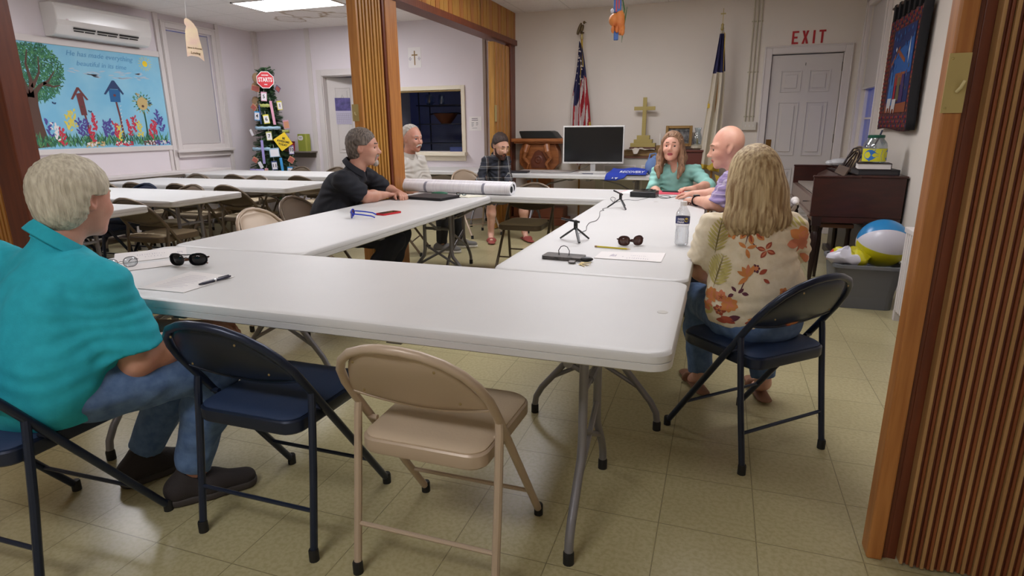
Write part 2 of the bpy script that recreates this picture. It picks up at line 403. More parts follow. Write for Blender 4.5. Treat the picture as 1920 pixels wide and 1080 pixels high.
# ---------------------------------------------------------------- ceiling troffers
def troffer(x, y, strength, label, w=1.2, d=.6):
    t = thing('ceiling_light', label, 'ceiling light', (x, y, CZ), 0, None)
    b = MB(); 
    for sx in (-1, 1): b.b2((sx*w/2, -d/2, -.012), (sx*(w/2-.02), d/2, .0))
    for sy in (-1, 1): b.b2((-w/2, sy*d/2, -.012), (w/2, sy*(d/2-.02), .0))
    b.build('light_frame', trim_w, t, smooth=False)
    nm = 'lamp_glow_%g' % strength
    e = MATS.get(nm) or mat(nm, (251, 250, 255), .5, emit=strength)
    MB().b2((-w/2+.02, -d/2+.02, -.008), (w/2-.02, d/2-.02, -.001)).build('diffuser', e, t, smooth=False)
troffer(-2.5, 4.3, LAMP_LEFT, 'glowing rectangular ceiling light in the left room, near the stained tiles')
troffer(-2.5, 1.5, LAMP_LEFT, 'ceiling light over the row of white tables in the left room')
troffer(1.25, .9, LAMP_MAIN*.6, 'ceiling light over the left long table of the meeting')
troffer(2.3, 1.5, LAMP_MAIN, 'ceiling light over the right long table of the meeting')
troffer(1.2, 3.55, LAMP_MAIN*1.5, 'ceiling light over the far meeting table')
troffer(1.4, -2.9, FILL_NEAR, 'unseen ceiling light added to brighten the near side of the partition')  # added out of view to brighten the near chairs and backs
# ---------------------------------------------------------------- folding partitions
def pleats(b, x0, x1, y, z0, z1, per, depth, axis='x', fold=0, mats=(0, 1)):
    """ribbed curtain of vertical slats: half-round ribs separated by dark flutes, laid in gentle folds"""
    n = int(round((x1-x0)/per))
    for i in range(n):
        u = x0+i*per; off = fold*math.sin(i*2*PI/7.3)
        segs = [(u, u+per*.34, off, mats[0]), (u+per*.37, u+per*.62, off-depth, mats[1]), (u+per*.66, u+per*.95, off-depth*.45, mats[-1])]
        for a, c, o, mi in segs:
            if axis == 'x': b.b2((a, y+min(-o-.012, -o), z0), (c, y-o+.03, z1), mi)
            else: b.b2((y+o-.03, a, z0), (y+o+.004, c, z1), mi)
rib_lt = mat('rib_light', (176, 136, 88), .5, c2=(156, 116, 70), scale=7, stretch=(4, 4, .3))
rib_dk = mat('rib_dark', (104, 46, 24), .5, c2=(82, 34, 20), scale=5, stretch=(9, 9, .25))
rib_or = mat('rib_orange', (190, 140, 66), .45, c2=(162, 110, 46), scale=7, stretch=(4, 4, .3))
rib_shade = mat('rib_groove_shade', (116, 74, 32), .55)  # middle stack grooves: fold shading put into a darker brown
def plate(parent, x0, y0, z0, x1, y1, z1, lever=None, front='y-'):
    b = MB().b2((x0, y0, z0), (x1, y1, z1))
    for z in (z0+.012, z1-.012):
        if front == 'y-': b.ball(((x0+x1)/2-.015, y0, z), .003)
        else: b.ball((x1, (y0+y1)/2, z), .003)
    o = b.build('latch_plate', brass, parent, smooth=False)
    if lever: MB().tube(lever, .004, 8).build('latch_lever', mat('cream_lever', (214, 200, 150), .4), o)
# right-hand partition, folded back
t = thing('folding_partition', 'dark ribbed wooden folding partition at the right edge, with a brass latch plate', 'partition', (3.413, -.33, 0))
MB().b2((-.383, -.02, .0), (-.340, .05, 2.32)).build('end_post', wood, t, smooth=False, bevel=.006)
MB().b2((-.340, -.002, .0), (-.325, .04, 2.32)).b2((-.325, .0, 0), (-.30, .04, 2.32)).build('edge_strip', wood_dk, t, smooth=False, bevel=.002)
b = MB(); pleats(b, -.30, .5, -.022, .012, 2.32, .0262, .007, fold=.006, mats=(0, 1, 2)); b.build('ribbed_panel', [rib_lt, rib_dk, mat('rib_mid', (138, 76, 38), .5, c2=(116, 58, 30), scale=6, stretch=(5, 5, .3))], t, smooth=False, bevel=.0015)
plate(t, -.388, -.024, 1.31, -.342, -.020, 1.45, [(-.362, -.026, 1.36), (-.357, -.037, 1.37), (-.352, -.040, 1.385)])
# left-hand end of the same partition line
t = thing('folding_partition', 'dark brown partition end post at the left edge, behind the man in the turquoise shirt', 'partition', (-.4, -.33, 0))
MB().b2((-.10, -.05, 0), (.05, .05, 2.32)).build('end_post', wood_dk, t, smooth=False, bevel=.006)
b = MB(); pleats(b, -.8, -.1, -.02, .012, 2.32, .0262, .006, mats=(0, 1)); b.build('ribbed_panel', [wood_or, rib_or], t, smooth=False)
# stacked partition in the middle
t = thing('folding_partition', 'stacked light ribbed folding partition in the middle, behind the man in black', 'partition', (XP, 2.35, 0))
MB().b2((-.04, -.245, 0), (.04, -.225, 2.33)).build('end_post', wood_or, t, smooth=False, bevel=.004)
b = MB()
for i in range(12):
    y = -.222+i*.032; o = .009*math.sin(i*2.1)
    b.b2((-.035, y, .012), (.030+o, y+.021, 2.32), 0); b.b2((-.035, y+.021, .012), (.004, y+.032, 2.32), 1)
b.build('ribbed_panel', [rib_or, rib_shade], t, smooth=False, bevel=.0015)
MB().b2((-.045, .20, 0), (.04, .39, 2.33)).build('end_post', wood, t, smooth=False, bevel=.006)
MB().b2((-.03, .165, 0), (.03, .20, 2.33)).build('edge_strip', wood_dk, t, smooth=False)
plate(t, -.052, -.249, 1.345, .006, -.245, 1.475, [(-.02, -.249, 1.39), (-.02, -.262, 1.40), (-.02, -.264, 1.415)])
# far stacked partition by the wall
t = thing('folding_partition', 'narrow yellow wood folding partition stacked against the far wall', 'partition', (XP, 5.4, 0))
b = MB()
for i in range(9): b.b2((-.04, -.30+i*.066, .012), (.028+.010*(i % 2), -.238+i*.066, 2.30), i % 2)
b.build('ribbed_panel', [wood_ye, wood_or], t, smooth=False, bevel=.004)
plate(t, .036, -.30, 1.36, .042, -.24, 1.56, None, 'x')

# ---------------------------------------------------------------- folding tables
tbl_top = mat('table_plastic', (208, 207, 205), .42, noise=.03, scale=3, bump=.12, bscale=350)
tbl_leg = mat('grey_leg_steel', (132, 130, 134), .36, .45)
cap_m = mat('black_rubber', (20, 20, 20), .6)
def folding_table(label, cx, cy, rz, L=2.44, Wd=.76, group='white plastic folding tables', inset=.27):
    t = thing('folding_table', label, 'table', (cx, cy, 0), rz, group)
    poly = rrect(L, Wd, .055, 5)
    def ring(s, z, mi=0): return [(p[0]*(1-s*2/L), p[1]*(1-s*2/Wd), z) for p in poly]
    b = MB(); rings = [ring(.012, .69), ring(0, .697), ring(0, .7155), ring(.0025, .717), ring(0, .7185), ring(0, .736), ring(.004, .742), ring(.012, .745), ring(.03, .744)]
    n = len(poly); vs = [v for r in rings for v in r]; fs = []
    for i in range(len(rings)-1):
        for k in range(n): fs.append((i*n+k, i*n+(k+1) % n, (i+1)*n+(k+1) % n, (i+1)*n+k))
    fs.append(tuple(range(n))[::-1]); fs.append(tuple((len(rings)-1)*n+k for k in range(n)))
    b.add(vs, fs); b.build('tabletop', tbl_top, t)
    MB().lathe([(.0, .0), (.016, .0), (.016, .0012), (.013, .0014), (.0, .0014)], (L/2-.055, -.02, .744), 16, caps=False).build('maker_mark', mat('table_mark', (196, 193, 186), .5), t)
    for s in (-1, 1):
        x = s*(L/2-inset)
        for q in (-1, 1):
            o = MB().tube([(x, q*.11, .69), (x, q*.115, .55), (x, q*.118, .33), (x, q*.13, .27), (x, q*.245, .13), (x, q*.272, .08), (x, q*.278, .035)], .0145, 12).build('leg', tbl_leg, t)
            MB().lathe([(.0175, 0), (.0175, .035), (.015, .042)], (x, q*.278, 0), 12).build('foot_cap', cap_m, o)
        MB().tube([(x, -.33, .672), (x, .33, .672)], .013, 10).tube([(x, -.12, .50), (x, .12, .50)], .012, 10).tube([(x, -.2, .185), (x, .115, .36)], .010, 8).tube([(x, .2, .185), (x, -.115, .36)], .010, 8).build('crossbar', tbl_leg, t)
        for q in (-1, 1):
            pass
        b = MB(); b.bar = None
        xm = s*(L/2-.78)
        b.tube([(x-s*.004, 0, .50), (x-s*.20, 0, .60), (xm, 0, .675)], .010, 8); b.tube([(x, -.03, .5), (x, .03, .5)], .016, 8)
        b.b2((min(xm, xm-s*.05), -.32, .665), (max(xm, xm-s*.05), .32, .69))
        b.build('leg_brace', tbl_leg, t)
    return t
T1 = folding_table('nearest white folding table, running across the front of the picture', 1.22, -.38, 0, group=None)
T1.pop('group', None)
HPI = PI/2
tables = [('left side table of the meeting rectangle, with a red phone on it', .38, 1.222, HPI, 2.44),
          ('right side table of the meeting rectangle, with a water bottle on it', 2.06, 1.222, HPI, 2.44),
          ('far table of the meeting rectangle, with the rolled plans on it', 1.22, 2.83, 0, 2.44),
          ('white table against the far wall, carrying the white monitor', .93, 5.2, 0, 1.83),
          ('white table below the kitchen pass-through', -1.25, 5.48, 0, 1.83),
          ('farthest white table in the left room, nearest the decorated tree', -2.87, 4.27, 0, 2.44),
          ('second farthest white table in the left room', -2.62, 2.96, 0, 2.44),
          ('white table in the left room, third from the tree', -2.79, 1.83, 0, 2.44),
          ('nearest white table in the left room, beside the turquoise shirt man\'s head', -2.74, .82, 0, 2.44)]
tabs = {}
src = {2.44: T1}
for lab, x, y, rz, L in tables:
    if L not in src: t = src[L] = folding_table(lab, x, y, rz, L=L, group=None)
    else: t = dup(src[L], None, (x, y, 0), rz, lab)
    t.pop('group', None); tabs[lab] = t

# ---------------------------------------------------------------- folding chairs
def chair(name, label, m_frame, m_seat, x, y, rz, m_back=None, group=None):
    t = thing(name, label, 'chair', (x, y, 0), rz, group)
    K = .555/.775
    def fy(z): return .225-z*.555/.775 if z < .775 else -.33
    hw = .215
    # back loop and front legs: one bent tube
    loop = [(hw, fy(.03), .03), (hw, fy(.2), .2), (hw, fy(.48), .48), (hw, fy(.56), .56), (hw-.003, fy(.62), .62), (hw-.018, fy(.67), .67), (hw-.045, fy(.71), .71), (hw-.085, fy(.742), .742), (hw-.14, fy(.763), .763), (.03, fy(.773)-.004, .773)]
    path = loop+[(-p[0], p[1], p[2]) for p in loop[::-1]]
    fr = MB().tube(path, .0125, 12).build('frame', m_frame, t)
    for s in (-1, 1): MB().lathe([(.0155, 0), (.0155, .035), (.0135, .04)], (s*hw, fy(.018), 0), 12).build('foot_cap', cap_m, fr)
    # pressed back panel
    outline = [(q[0], q[2]) for q in path[3:-3]]
    def pf(u, v):
        zt = .768; xx = (u*2-1)
        zb = .585-.035*(1-xx*xx)
        # top edge follows the loop
        X = abs(xx)*hw
        zt = .768 if X < .05 else .768-.19*max(0, (X-.05)/(hw-.05))**2.4
        X = xx*(hw-.004)
        z = zb+(max(zt, zb+.001)-zb)*v
        return (X, fy(z)+.004-.022*(1-xx*xx)*math.sin(PI*min(1, v*1.0))**.5-.004, z)
    b = MB().grid(pf, 20, 8)
    b.tube([pf(i/20, 0) for i in range(21)], .005, 6)
    b.build('backrest', m_back or m_frame, t, solid=.003)
    rv = MB()
    for xx in (-.14, .14):
        for z in (.61, .725): rv.ball((xx*(1 if z < .7 else .8), fy(z)-.026, z), (.004, .002, .004), 8, 5)
    rv.build('rivets', mat('rivet_brass', (150, 130, 90), .4, .6), t)
    # rear legs
    for s in (-1, 1):
        l = MB().tube([(s*(hw+.003), -.225, .03), (s*(hw+.003), -.19, .28), (s*(hw+.002), -.163, .50), (s*hw, -.158, .535)], .012, 10).build('leg', m_frame, t)
        MB().lathe([(.0155, 0), (.0155, .035), (.0135, .04)], (s*(hw+.003), -.227, 0), 12).build('foot_cap', cap_m, l)
    MB().tube([(-hw, -.207, .16), (hw, -.207, .16)], .007, 8).build('stretcher', m_frame, t)
    MB().tube([(-hw, fy(.15), .15), (hw, fy(.15), .15)], .007, 8).build('stretcher', m_frame, t)
    MB().tube([(-hw, fy(.475), .462), (-hw+.03, fy(.475), .462)], .008, 8).build('seat_pivot', m_frame, t)
    MB().tube([(hw, fy(.475), .462), (hw-.03, fy(.475), .462)], .008, 8).build('seat_pivot', m_frame, t)
    # seat pan and padded top
    def rr(w0, w1, d0, d1, z, n=5, r=.07):
        P = []
        for cx, cy, a, rad in ((w1/2, d1, 0, .06), (-w1/2, d1, PI/2, .06), (-w0/2, d0, PI, .05), (w0/2, d0, 1.5*PI, .05)):
            sx = 1 if cx > 0 else -1; sy = 1 if cy > 0 else -1
            P += [(cx-sx*rad+rad*math.cos(a+HPI*i/n), cy-sy*rad+rad*math.sin(a+HPI*i/n), z) for i in range(n+1)]
        return P
    def shell(levels):
        b = MB(); n = len(levels[0]); vs = [v for r in levels for v in r]; fs = []
        for i in range(len(levels)-1):
            for k in range(n): fs.append((i*n+k, i*n+(k+1) % n, (i+1)*n+(k+1) % n, (i+1)*n+k))
        fs.append(tuple(range(n))[::-1]); fs.append(tuple((len(levels)-1)*n+k for k in range(n)))
        return b.add(vs, fs)
    shell([rr(.372, .392, -.215, .185, .408), rr(.380, .40, -.218, .19, .414), rr(.380, .40, -.218, .19, .447), rr(.372, .392, -.214, .186, .452)]).build('seat', m_frame, t)
    shell([rr(.365, .385, -.211, .182, .448), rr(.367, .387, -.212, .183, .456), rr(.35, .37, -.204, .174, .463), rr(.30, .32, -.18, .15, .468), rr(.2, .2, -.13, .1, .471)]).build('seat_pad', m_seat, t)
    return t
navy_f = mat('navy_paint', (33, 42, 62), .32, .3); navy_s = mat('navy_vinyl', (38, 56, 88), .6, bump=.3, bscale=200, stretch=(1, 6, 1))
tan_f = mat('tan_paint', (186, 166, 144), .38, .1); tan_s = mat('tan_vinyl', (200, 180, 154), .55, bump=.15, bscale=120)
brn_f = mat('brown_paint', (112, 98, 82), .38, .3); brn_s = mat('brown_fabric', (182, 166, 138), .8, bump=.3, bscale=200)
R = math.radians
c_navy = chair('folding_chair', 'navy metal folding chair on the left, under the man in the turquoise shirt', navy_f, navy_s, .57, -1.06, R(2))
dup(c_navy, None, (1.205, -.665, 0), 0, 'empty navy folding chair between the seated man and the tan chair')
dup(c_navy, None, (2.68, .335, 0), R(44), 'dark navy folding chair under the woman in the floral top')
c_tan = chair('folding_chair', 'empty tan metal folding chair, pushed to the near table', tan_f, tan_s, 1.80, -.668, 0)
dup(c_tan, None, (-.1, 1.02, 0), R(-90), 'tan folding chair back rising behind the left side table, nearest the paper name card')
dup(c_tan, None, (-.29, 4.66, 0), R(-125), 'tan folding chair under the man in the plaid shirt')
c_brn = chair('folding_chair', 'brown padded folding chair half under the far meeting table', brn_f, brn_s, .87, 2.96, PI)
dup(c_brn, None, (-.33, 1.7, 0), R(-90), 'folding chair under the man in the black shirt')
dup(c_brn, None, (-.62, 3.42, 0), R(-75), 'folding chair under the man in the white polo shirt')
dup(c_brn, None, (2.23, 3.62, 0), R(175), 'folding chair under the woman in the sea-green blouse')
dup(c_brn, None, (2.66, 2.12, 0), R(85), 'folding chair under the bald man')
names = ['farthest table', 'second farthest table', 'third table', 'nearest table']
rows = [(3.86, (-3.5, -2.95, -2.02), 0, 0), (2.72, (-3.6, -3.17, -2.58, -1.97), 0, 1), (1.6, (-3.5, -2.6, -1.88), 0, 2),
        (4.68, (-3.1, -2.5, -2.05), PI, 0), (3.13, (-3.4, -2.5), PI, 1), (2.02, (-3.88, -2.9, -2.3), PI, 2), (.42, (-3.3, -2.5, -1.85), 0, 3)]
for y, xs, rz, ti in rows:
    for i, x in enumerate(xs):
        side = 'near' if rz == 0 else 'far'
        pos = {0: 'first from the window wall', 1: 'second from the window wall', 2: 'third from the window wall', 3: 'fourth from the window wall'}[i]
        blue = (ti, i, rz) in ((2, 1, PI), (3, 2, 0), (2, 1, 0), (3, 1, 0))
        dup(c_navy if blue else c_brn, None, (x, y, 0), rz, '%s chair, %s side of the left room %s, %s' % ('blue' if blue else 'brown', side, names[ti], pos), 'folding chairs at the left room tables')

# ---------------------------------------------------------------- left wall things
t = thing('radiator_cover', 'long white radiator cover under the window on the left wall', 'radiator', (XL, 3.5, 0))
MB().b2((0.0, -1.6, .735), (.34, 1.25, .77)).build('cover_top', trim_w, t, smooth=False, bevel=.004)
MB().b2((.03, -1.58, 0), (.30, -1.56, .72)).b2((.03, 1.2, 0), (.30, 1.22, .72)).b2((.28, -1.56, .08), (.29, 1.2, .60)).b2((.0, -1.56, .70), (.30, 1.2, .735)).build('cover_body', trim_w, t, smooth=False)
b = MB()
for i in range(68): b.b2((.285, -1.55+i*.04, .60), (.30, -1.53+i*.04, .70))
b.build('grille', mat('grille_grey', (150, 148, 150), .6), t, smooth=False)  # grille slats in a grey darker than the trim

# mini-split air conditioner
t = thing('air_conditioner', 'white wall-mounted air conditioner above the mural', 'air conditioner', (XL, 3.29, 2.28))
prof = [(.0, .34), (.17, .34), (.205, .325), (.222, .29), (.225, .16), (.215, .11), (.16, .015), (.12, .0), (.0, .0)]
b = MB().prism([(p[0], p[1]) for p in prof], (0, .575, 0), (1, 0, 0), (0, 0, 1), 1.15)
b.build('housing', mat('gloss_white', (222, 219, 216), .18), t, smooth=False, bevel=.012, seg=3)
b = MB()
dv = Vector((.217-.165, 0, .105-.025)).normalized()
for k in range(3):
    y0 = -.40+k*.27
    b.prism([(0, 0), (.25, 0), (.25, .02), (0, .02)], (.2165, y0, .098), (0, 1, 0), (-dv.x, 0, -dv.z), -.003)
    b.prism([(0, 0), (.11, 0), (.11, .012), (0, .012)], (.200, y0+.01, .07), (0, 1, 0), (-dv.x, 0, -dv.z), -.004)
    b.prism([(0, 0), (.11, 0), (.11, .012), (0, .012)], (.200, y0+.135, .07), (0, 1, 0), (-dv.x, 0, -dv.z), -.004)
b.build('air_vent', mat('vent_dark', (40, 38, 38), .6), t, smooth=False)
text('brand_mark', 'LG', .022, mat('logo_pink', (176, 130, 140), .5), t, (.2265, -.46, .165), (HPI, 0, HPI), .0005)

# mural ------------------------------------------------------------
MX = XL+.012
t = thing('wall_mural', 'painted mural of a tree, birdhouses and flowers on the left wall', 'mural', (MX, 2.0, 1.10))
ML, MH = 2.09, 1.10
MB().b2((-.01, 0, 0), (0, ML, MH)).build('painted_panel', mat('mural_sky', (124, 190, 222), .6, c2=(144, 200, 224), scale=2.5, noise=.02), t, smooth=False)
mc = {k: mat('mural_'+k, v, .7) for k, v in dict(bark=(88, 62, 52), green=(52, 116, 84), lgreen=(92, 152, 96), dgreen=(34, 84, 62), red=(196, 52, 74), purple=(82, 74, 150), yellow=(222, 206, 92), white=(232, 226, 226), brown=(110, 56, 58), blue=(32, 96, 150), dblue=(38, 62, 104), straw=(196, 172, 116), sun=(240, 208, 40), lets=(92, 154, 200), cloud=(176, 196, 214)).items()}
WARP = [lambda x, z: (x, z)]
class Flat:
    """flat painted strokes on the mural, layered by a hair"""
    def __init__(s): s.mb = MB(); s.k = 0; s.names = []; s.mats = []
    def mi(s, m):
        if m not in s.mats: s.mats.append(m)
        return s.mats.index(m)
    def poly(s, P, m, lay):
        s.mb.add([(lay*.0003+.0002,)+WARP[0](p[0], p[1]) for p in P], [tuple(range(len(P)))], s.mi(m)); return s
    def leaf(s, x, z, L, w, a, m, lay):
        ca, sa = math.cos(a), math.sin(a)
        P = [(t_*L, w*math.sin(PI*t_)**.8/2) for t_ in (0, .2, .45, .7)]+[(L, 0)]+[(t_*L, -w*math.sin(PI*t_)**.8/2) for t_ in (.7, .45, .2)]
        return s.poly([(x+p[0]*ca-p[1]*sa, z+p[0]*sa+p[1]*ca) for p in P], m, lay)
    def disc(s, x, z, r, m, lay, rz=None, n=14): return s.poly([(x+r*math.cos(2*PI*i/n), z+(rz or r)*math.sin(2*PI*i/n)) for i in range(n)], m, lay)
    def limb(s, P, ws, m, lay):
        Lp = []; Rp = []
        for i, p in enumerate(P):
            a = P[max(i-1, 0)]; c = P[min(i+1, len(P)-1)]; dx, dz = c[0]-a[0], c[1]-a[1]; q = math.hypot(dx, dz); nx, nz = -dz/q*ws[i]/2, dx/q*ws[i]/2
            Lp.append((p[0]+nx, p[1]+nz)); Rp.append((p[0]-nx, p[1]-nz))
        for i in range(len(P)-1): s.poly([Lp[i], Lp[i+1], Rp[i+1], Rp[i]], m, lay)
        return s
fl = Flat(); rnd = random.Random(3)
for i in range(30):    # clouds
    fl.leaf(.85+rnd.random()*1.0, .83+rnd.uniform(-.03, .04), rnd.uniform(.05, .14), .016, rnd.uniform(-.2, .2), mc['cloud'], 1)
fl.disc(1.88, 1.0, .036, mc['sun'], 3)
for i in range(16): fl.leaf(1.88+.05*math.cos(i*PI/8), 1.0+.045*math.sin(i*PI/8), .05, .008, i*PI/8, mc['yellow'], 2)
# the big tree
def crown_in(x, z):
    return ((x-.38)/.44)**2+((z-.82)/.33)**2 < 1
for i in range(3400):
    x = rnd.uniform(-.0, .84); z = rnd.uniform(.47, 1.09)
    if x < .01 or not crown_in(x, z): continue
    fl.leaf(x, min(z, 1.06), rnd.uniform(.03, .055), rnd.uniform(.009, .016), rnd.uniform(0, 6.28), mc[rnd.choice(['green', 'lgreen', 'dgreen', 'green', 'green'])], 4+rnd.random())
fl.limb([(.45, .02), (.44, .12), (.43, .3), (.43, .46), (.43, .58)], [.26, .17, .14, .13, .16], mc['bark'], 7)
for br in ([[(p_[0]+.07, p_[1]+.04) for p_ in q_] for q_ in ([(.34, .5), (.24, .62), (.12, .70), (.05, .82)], [(.35, .5), (.32, .68), (.22, .82), (.18, .95)], [(.37, .5), (.40, .68), (.38, .84), (.42, .98)], [(.37, .5), (.48, .62), (.58, .68), (.66, .78)], [(.40, .6), (.5, .76), (.52, .92)], [(.22, .64), (.14, .62), (.06, .56)], [(.52, .65), (.62, .62), (.7, .64)])]):
    fl.limb(br, [.06, .035, .022, .01][:len(br)] if len(br) == 4 else [.04, .02, .01], mc['bark'], 7.5)
# birdhouses on posts
WARP[0] = lambda x, z: (x+.015, z if z < .1 else .1+(z-.1)*.78)
fl.limb([(.99, .08), (.985, .3), (.97, .46)], [.028, .024, .022], mc['brown'], 5)
fl.poly([(.93, .44), (1.0, .44), (.985, .76), (.91, .74)], mc['brown'], 6); fl.poly([(.84, .66), (.93, .83), (.955, .83), (1.045, .66), (1.02, .655), (.945, .79), (.865, .655)], mc['brown'], 7); fl.disc(.955, .56, .016, mc['bark'], 8)
WARP[0] = lambda x, z: (x, z if z < .1 else .1+(z-.1)*.85)
fl.limb([(1.43, .1), (1.42, .4), (1.40, .62)], [.028, .024, .024], mc['brown'], 5)
for i in range(9): fl.leaf(1.405+.004*i, .14+i*.05, .03, .008, .6, mc['white'], 6)
fl.poly([(1.33, .60), (1.46, .60), (1.475, .77), (1.33, .77)], mc['blue'], 6); fl.poly([(1.26, .70), (1.39, .89), (1.42, .89), (1.52, .72), (1.505, .70), (1.40, .84), (1.285, .695)], mc['dblue'], 7); fl.poly([(1.32, .775), (1.475, .775), (1.405, .865)], mc['dblue'], 6); fl.disc(1.395, .69, .018, mc['brown'], 8)
WARP[0] = lambda x, z: (x, z if z < .1 else .1+(z-.1)*.88)
fl.limb([(1.76, .1), (1.765, .3), (1.76, .46)], [.024, .02, .02], mc['dgreen'], 5)
for i in range(70):
    a = rnd.random()*2*PI; rr_ = rnd.uniform(.05, .11); fl.leaf(1.755+rr_*math.cos(a), .585+rr_*1.1*math.sin(a), .04, .012, a, mc[rnd.choice(['green', 'straw', 'lgreen'])], 6)
fl.disc(1.755, .575, .075, mc['straw'], 6.5, .09); fl.disc(1.755, .54, .018, mc['bark'], 8)
# grass and flowers
WARP[0] = lambda x, z: (x, z)
for i in range(420):
    x = rnd.uniform(.02, 2.03); fl.leaf(x, rnd.uniform(.01, .05), rnd.uniform(.05, .17), .012, rnd.uniform(.9, 2.2), mc[rnd.choice(['green', 'lgreen', 'dgreen'])], 8+rnd.random())
for x, zt, k in ((.56, .3, 'purple'), (.62, .26, 'white'), (.68, .2, 'red'), (.78, .36, 'yellow'), (.84, .4, 'yellow'), (.9, .3, 'purple'), (.97, .3, 'purple'), (1.03, .22, 'red'), (1.08, .36, 'red'), (1.2, .28, 'purple'), (1.26, .3, 'purple'), (1.33, .27, 'red'), (1.38, .24, 'yellow'), (1.52, .3, 'red'), (1.6, .34, 'red'), (1.66, .28, 'yellow'), (1.82, .25, 'red'), (1.88, .3, 'red'), (1.94, .42, 'purple'), (1.99, .34, 'purple')):
    for j in range(20): fl.leaf(x+rnd.uniform(-.02, .02), zt-j*.009, .046, .020, rnd.uniform(.3, 2.8), mc[k], 9+rnd.random()*.9)
for x, k in ((1.05, 'straw'), (1.42, 'red'), (1.8, 'brown'), (1.96, 'purple')):
    for j in range(40): fl.disc(x+rnd.uniform(-.11, .11), .035+rnd.uniform(-.02, .03), .012, mc[rnd.choice([k, k, 'white'])], 10+rnd.random()*.5, n=6)
for x, z in ((.66, .48), (1.05, .4), (1.86, .52)): fl.leaf(x, z, .03, .018, .5, mc['dblue'], 9); fl.leaf(x, z, .03, .018, 2.2, mc['dblue'], 9)
fl.mb.build('painted_picture', fl.mats, t, smooth=False)
text('painted_verse', 'He has made everything', .088, mc['lets'], t, (.002, 1.30, 1.03), (HPI, 0, HPI), .0004, font_scale=(.95, .9), shear=.3)
text('painted_verse', 'beautiful in its time', .084, mc['lets'], t, (.002, 1.30, .93), (HPI, 0, HPI), .0004, font_scale=(.95, .9), shear=.3)
# ---------------------------------------------------------------- wall fittings
rnd = random.Random(11)
t = thing('exit_sign', 'red EXIT letters on the wall above the white door', 'sign', (3.36, YB, 2.26))
red = mat('exit_red', (178, 34, 40), .5)
for i, ch in enumerate('EXIT'):
    x = (-.145, -.04, .05, .135)[i]; b = MB()
    def st(P): b.prism(P, (x, -.001, -.07), (1, 0, 0), (0, 0, 1), .005)
    w = .07; H = .14
    if ch == 'E': st([(-w/2, 0), (-w/2+.022, 0), (-w/2+.022, H), (-w/2, H)]); [st([(-w/2+.02, z), (w/2-(.012 if z == .06 else 0), z), (w/2-(.012 if z == .06 else 0), z+.02), (-w/2+.02, z+.02)]) for z in (0, .06, .12)]
    if ch == 'X': st([(-w/2, 0), (-w/2+.025, 0), (0, H/2-.024), (w/2-.025, 0), (w/2, 0), (.0125, H/2), (w/2, H), (w/2-.025, H), (0, H/2+.024), (-w/2+.025, H), (-w/2, H), (-.0125, H/2)])
    if ch == 'I': st([(-.011, 0), (.011, 0), (.011, H), (-.011, H)])
    if ch == 'T': st([(-.011, 0), (.011, 0), (.011, H-.02), (-.011, H-.02)]); st([(-w/2, H-.02), (w/2, H-.02), (w/2, H), (-w/2, H)])
    b.build('letter', red, t, smooth=False)
t = thing('light_switch', 'triple light switch box with three conduits rising to the ceiling', 'light switch', (2.80, YB, 1.28))
MB().b2((-.08, -.045, -.05), (.08, 0, .05)).build('switch_box', mat('switch_cream', (212, 206, 194), .4), t, smooth=False, bevel=.005)
for i in range(3):
    MB().b2((-.047+i*.045, -.056, -.012), (-.037+i*.045, -.045, .014)).build('switch_toggle', white_pl, t, smooth=False)
    x = -.05+i*.042
    b = MB().tube([(x, -.016, .05), (x, -.016, CZ-1.28)], .007, 8)
    for z in (.11, .62, 1.18): b.b2((x-.02, -.006, z-.008), (x+.02, 0, z+.008)); b.ball((x+.016, -.007, z), .003)
    b.build('conduit', mat('conduit_paint', (188, 180, 158), .5), t)

def wallcard(name, label, cat, x0, z0, x1, z1, m, y=YB, th=.004, group=None):
    t = thing(name, label, cat, ((x0+x1)/2, y, (z0+z1)/2), 0, group); w, h = x1-x0, z1-z0
    MB().b2((-w/2, -th, -h/2), (w/2, -.0005, h/2)).build('sheet', m, t, smooth=False); return t, w, h
def lines(b, x0, x1, z, n, dz, y, rr=rnd, hgt=.004):
    for i in range(n): b.b2((x0, y-.0006, z-i*dz), (x0+(x1-x0)*rr.uniform(.6, 1), y, z-i*dz+hgt))
    return b
t, w, h = wallcard('wall_card', 'white card with a small brown cross on the wall above the pass-through', 'card', -1.80, 2.12, -1.60, 2.39, paper)
MB().b2((-.008, -.007, -.1), (.008, -.004, .09)).b2((-.045, -.007, .025), (.045, -.004, .042)).build('printed_cross', mat('card_cross', (150, 118, 66), .6), t, smooth=False)
b = MB()
for s in (-1, 1):
    for i in range(4): b.ball((s*.07+.012*math.cos(i*HPI), -.005, -.015+.016*math.sin(i*HPI)), (.012, .001, .008), 8, 4)
b.build('printed_flowers', mat('pale_lilac', (188, 180, 190), .7), t)
t, w, h = wallcard('notice', 'white printed notice taped beside the kitchen pass-through', 'notice', -.89, 1.25, -.70, 1.44, paper)
b = MB(); lines(b, -.055, .06, .065, 2, .022, -.004, hgt=.008); lines(b, -.06, -.02, .015, 5, .013, -.004); lines(b, .01, .045, .015, 4, .013, -.004); lines(b, -.05, .05, -.062, 1, .01, -.004)
b.build('printed_lines', ink, t, smooth=False)
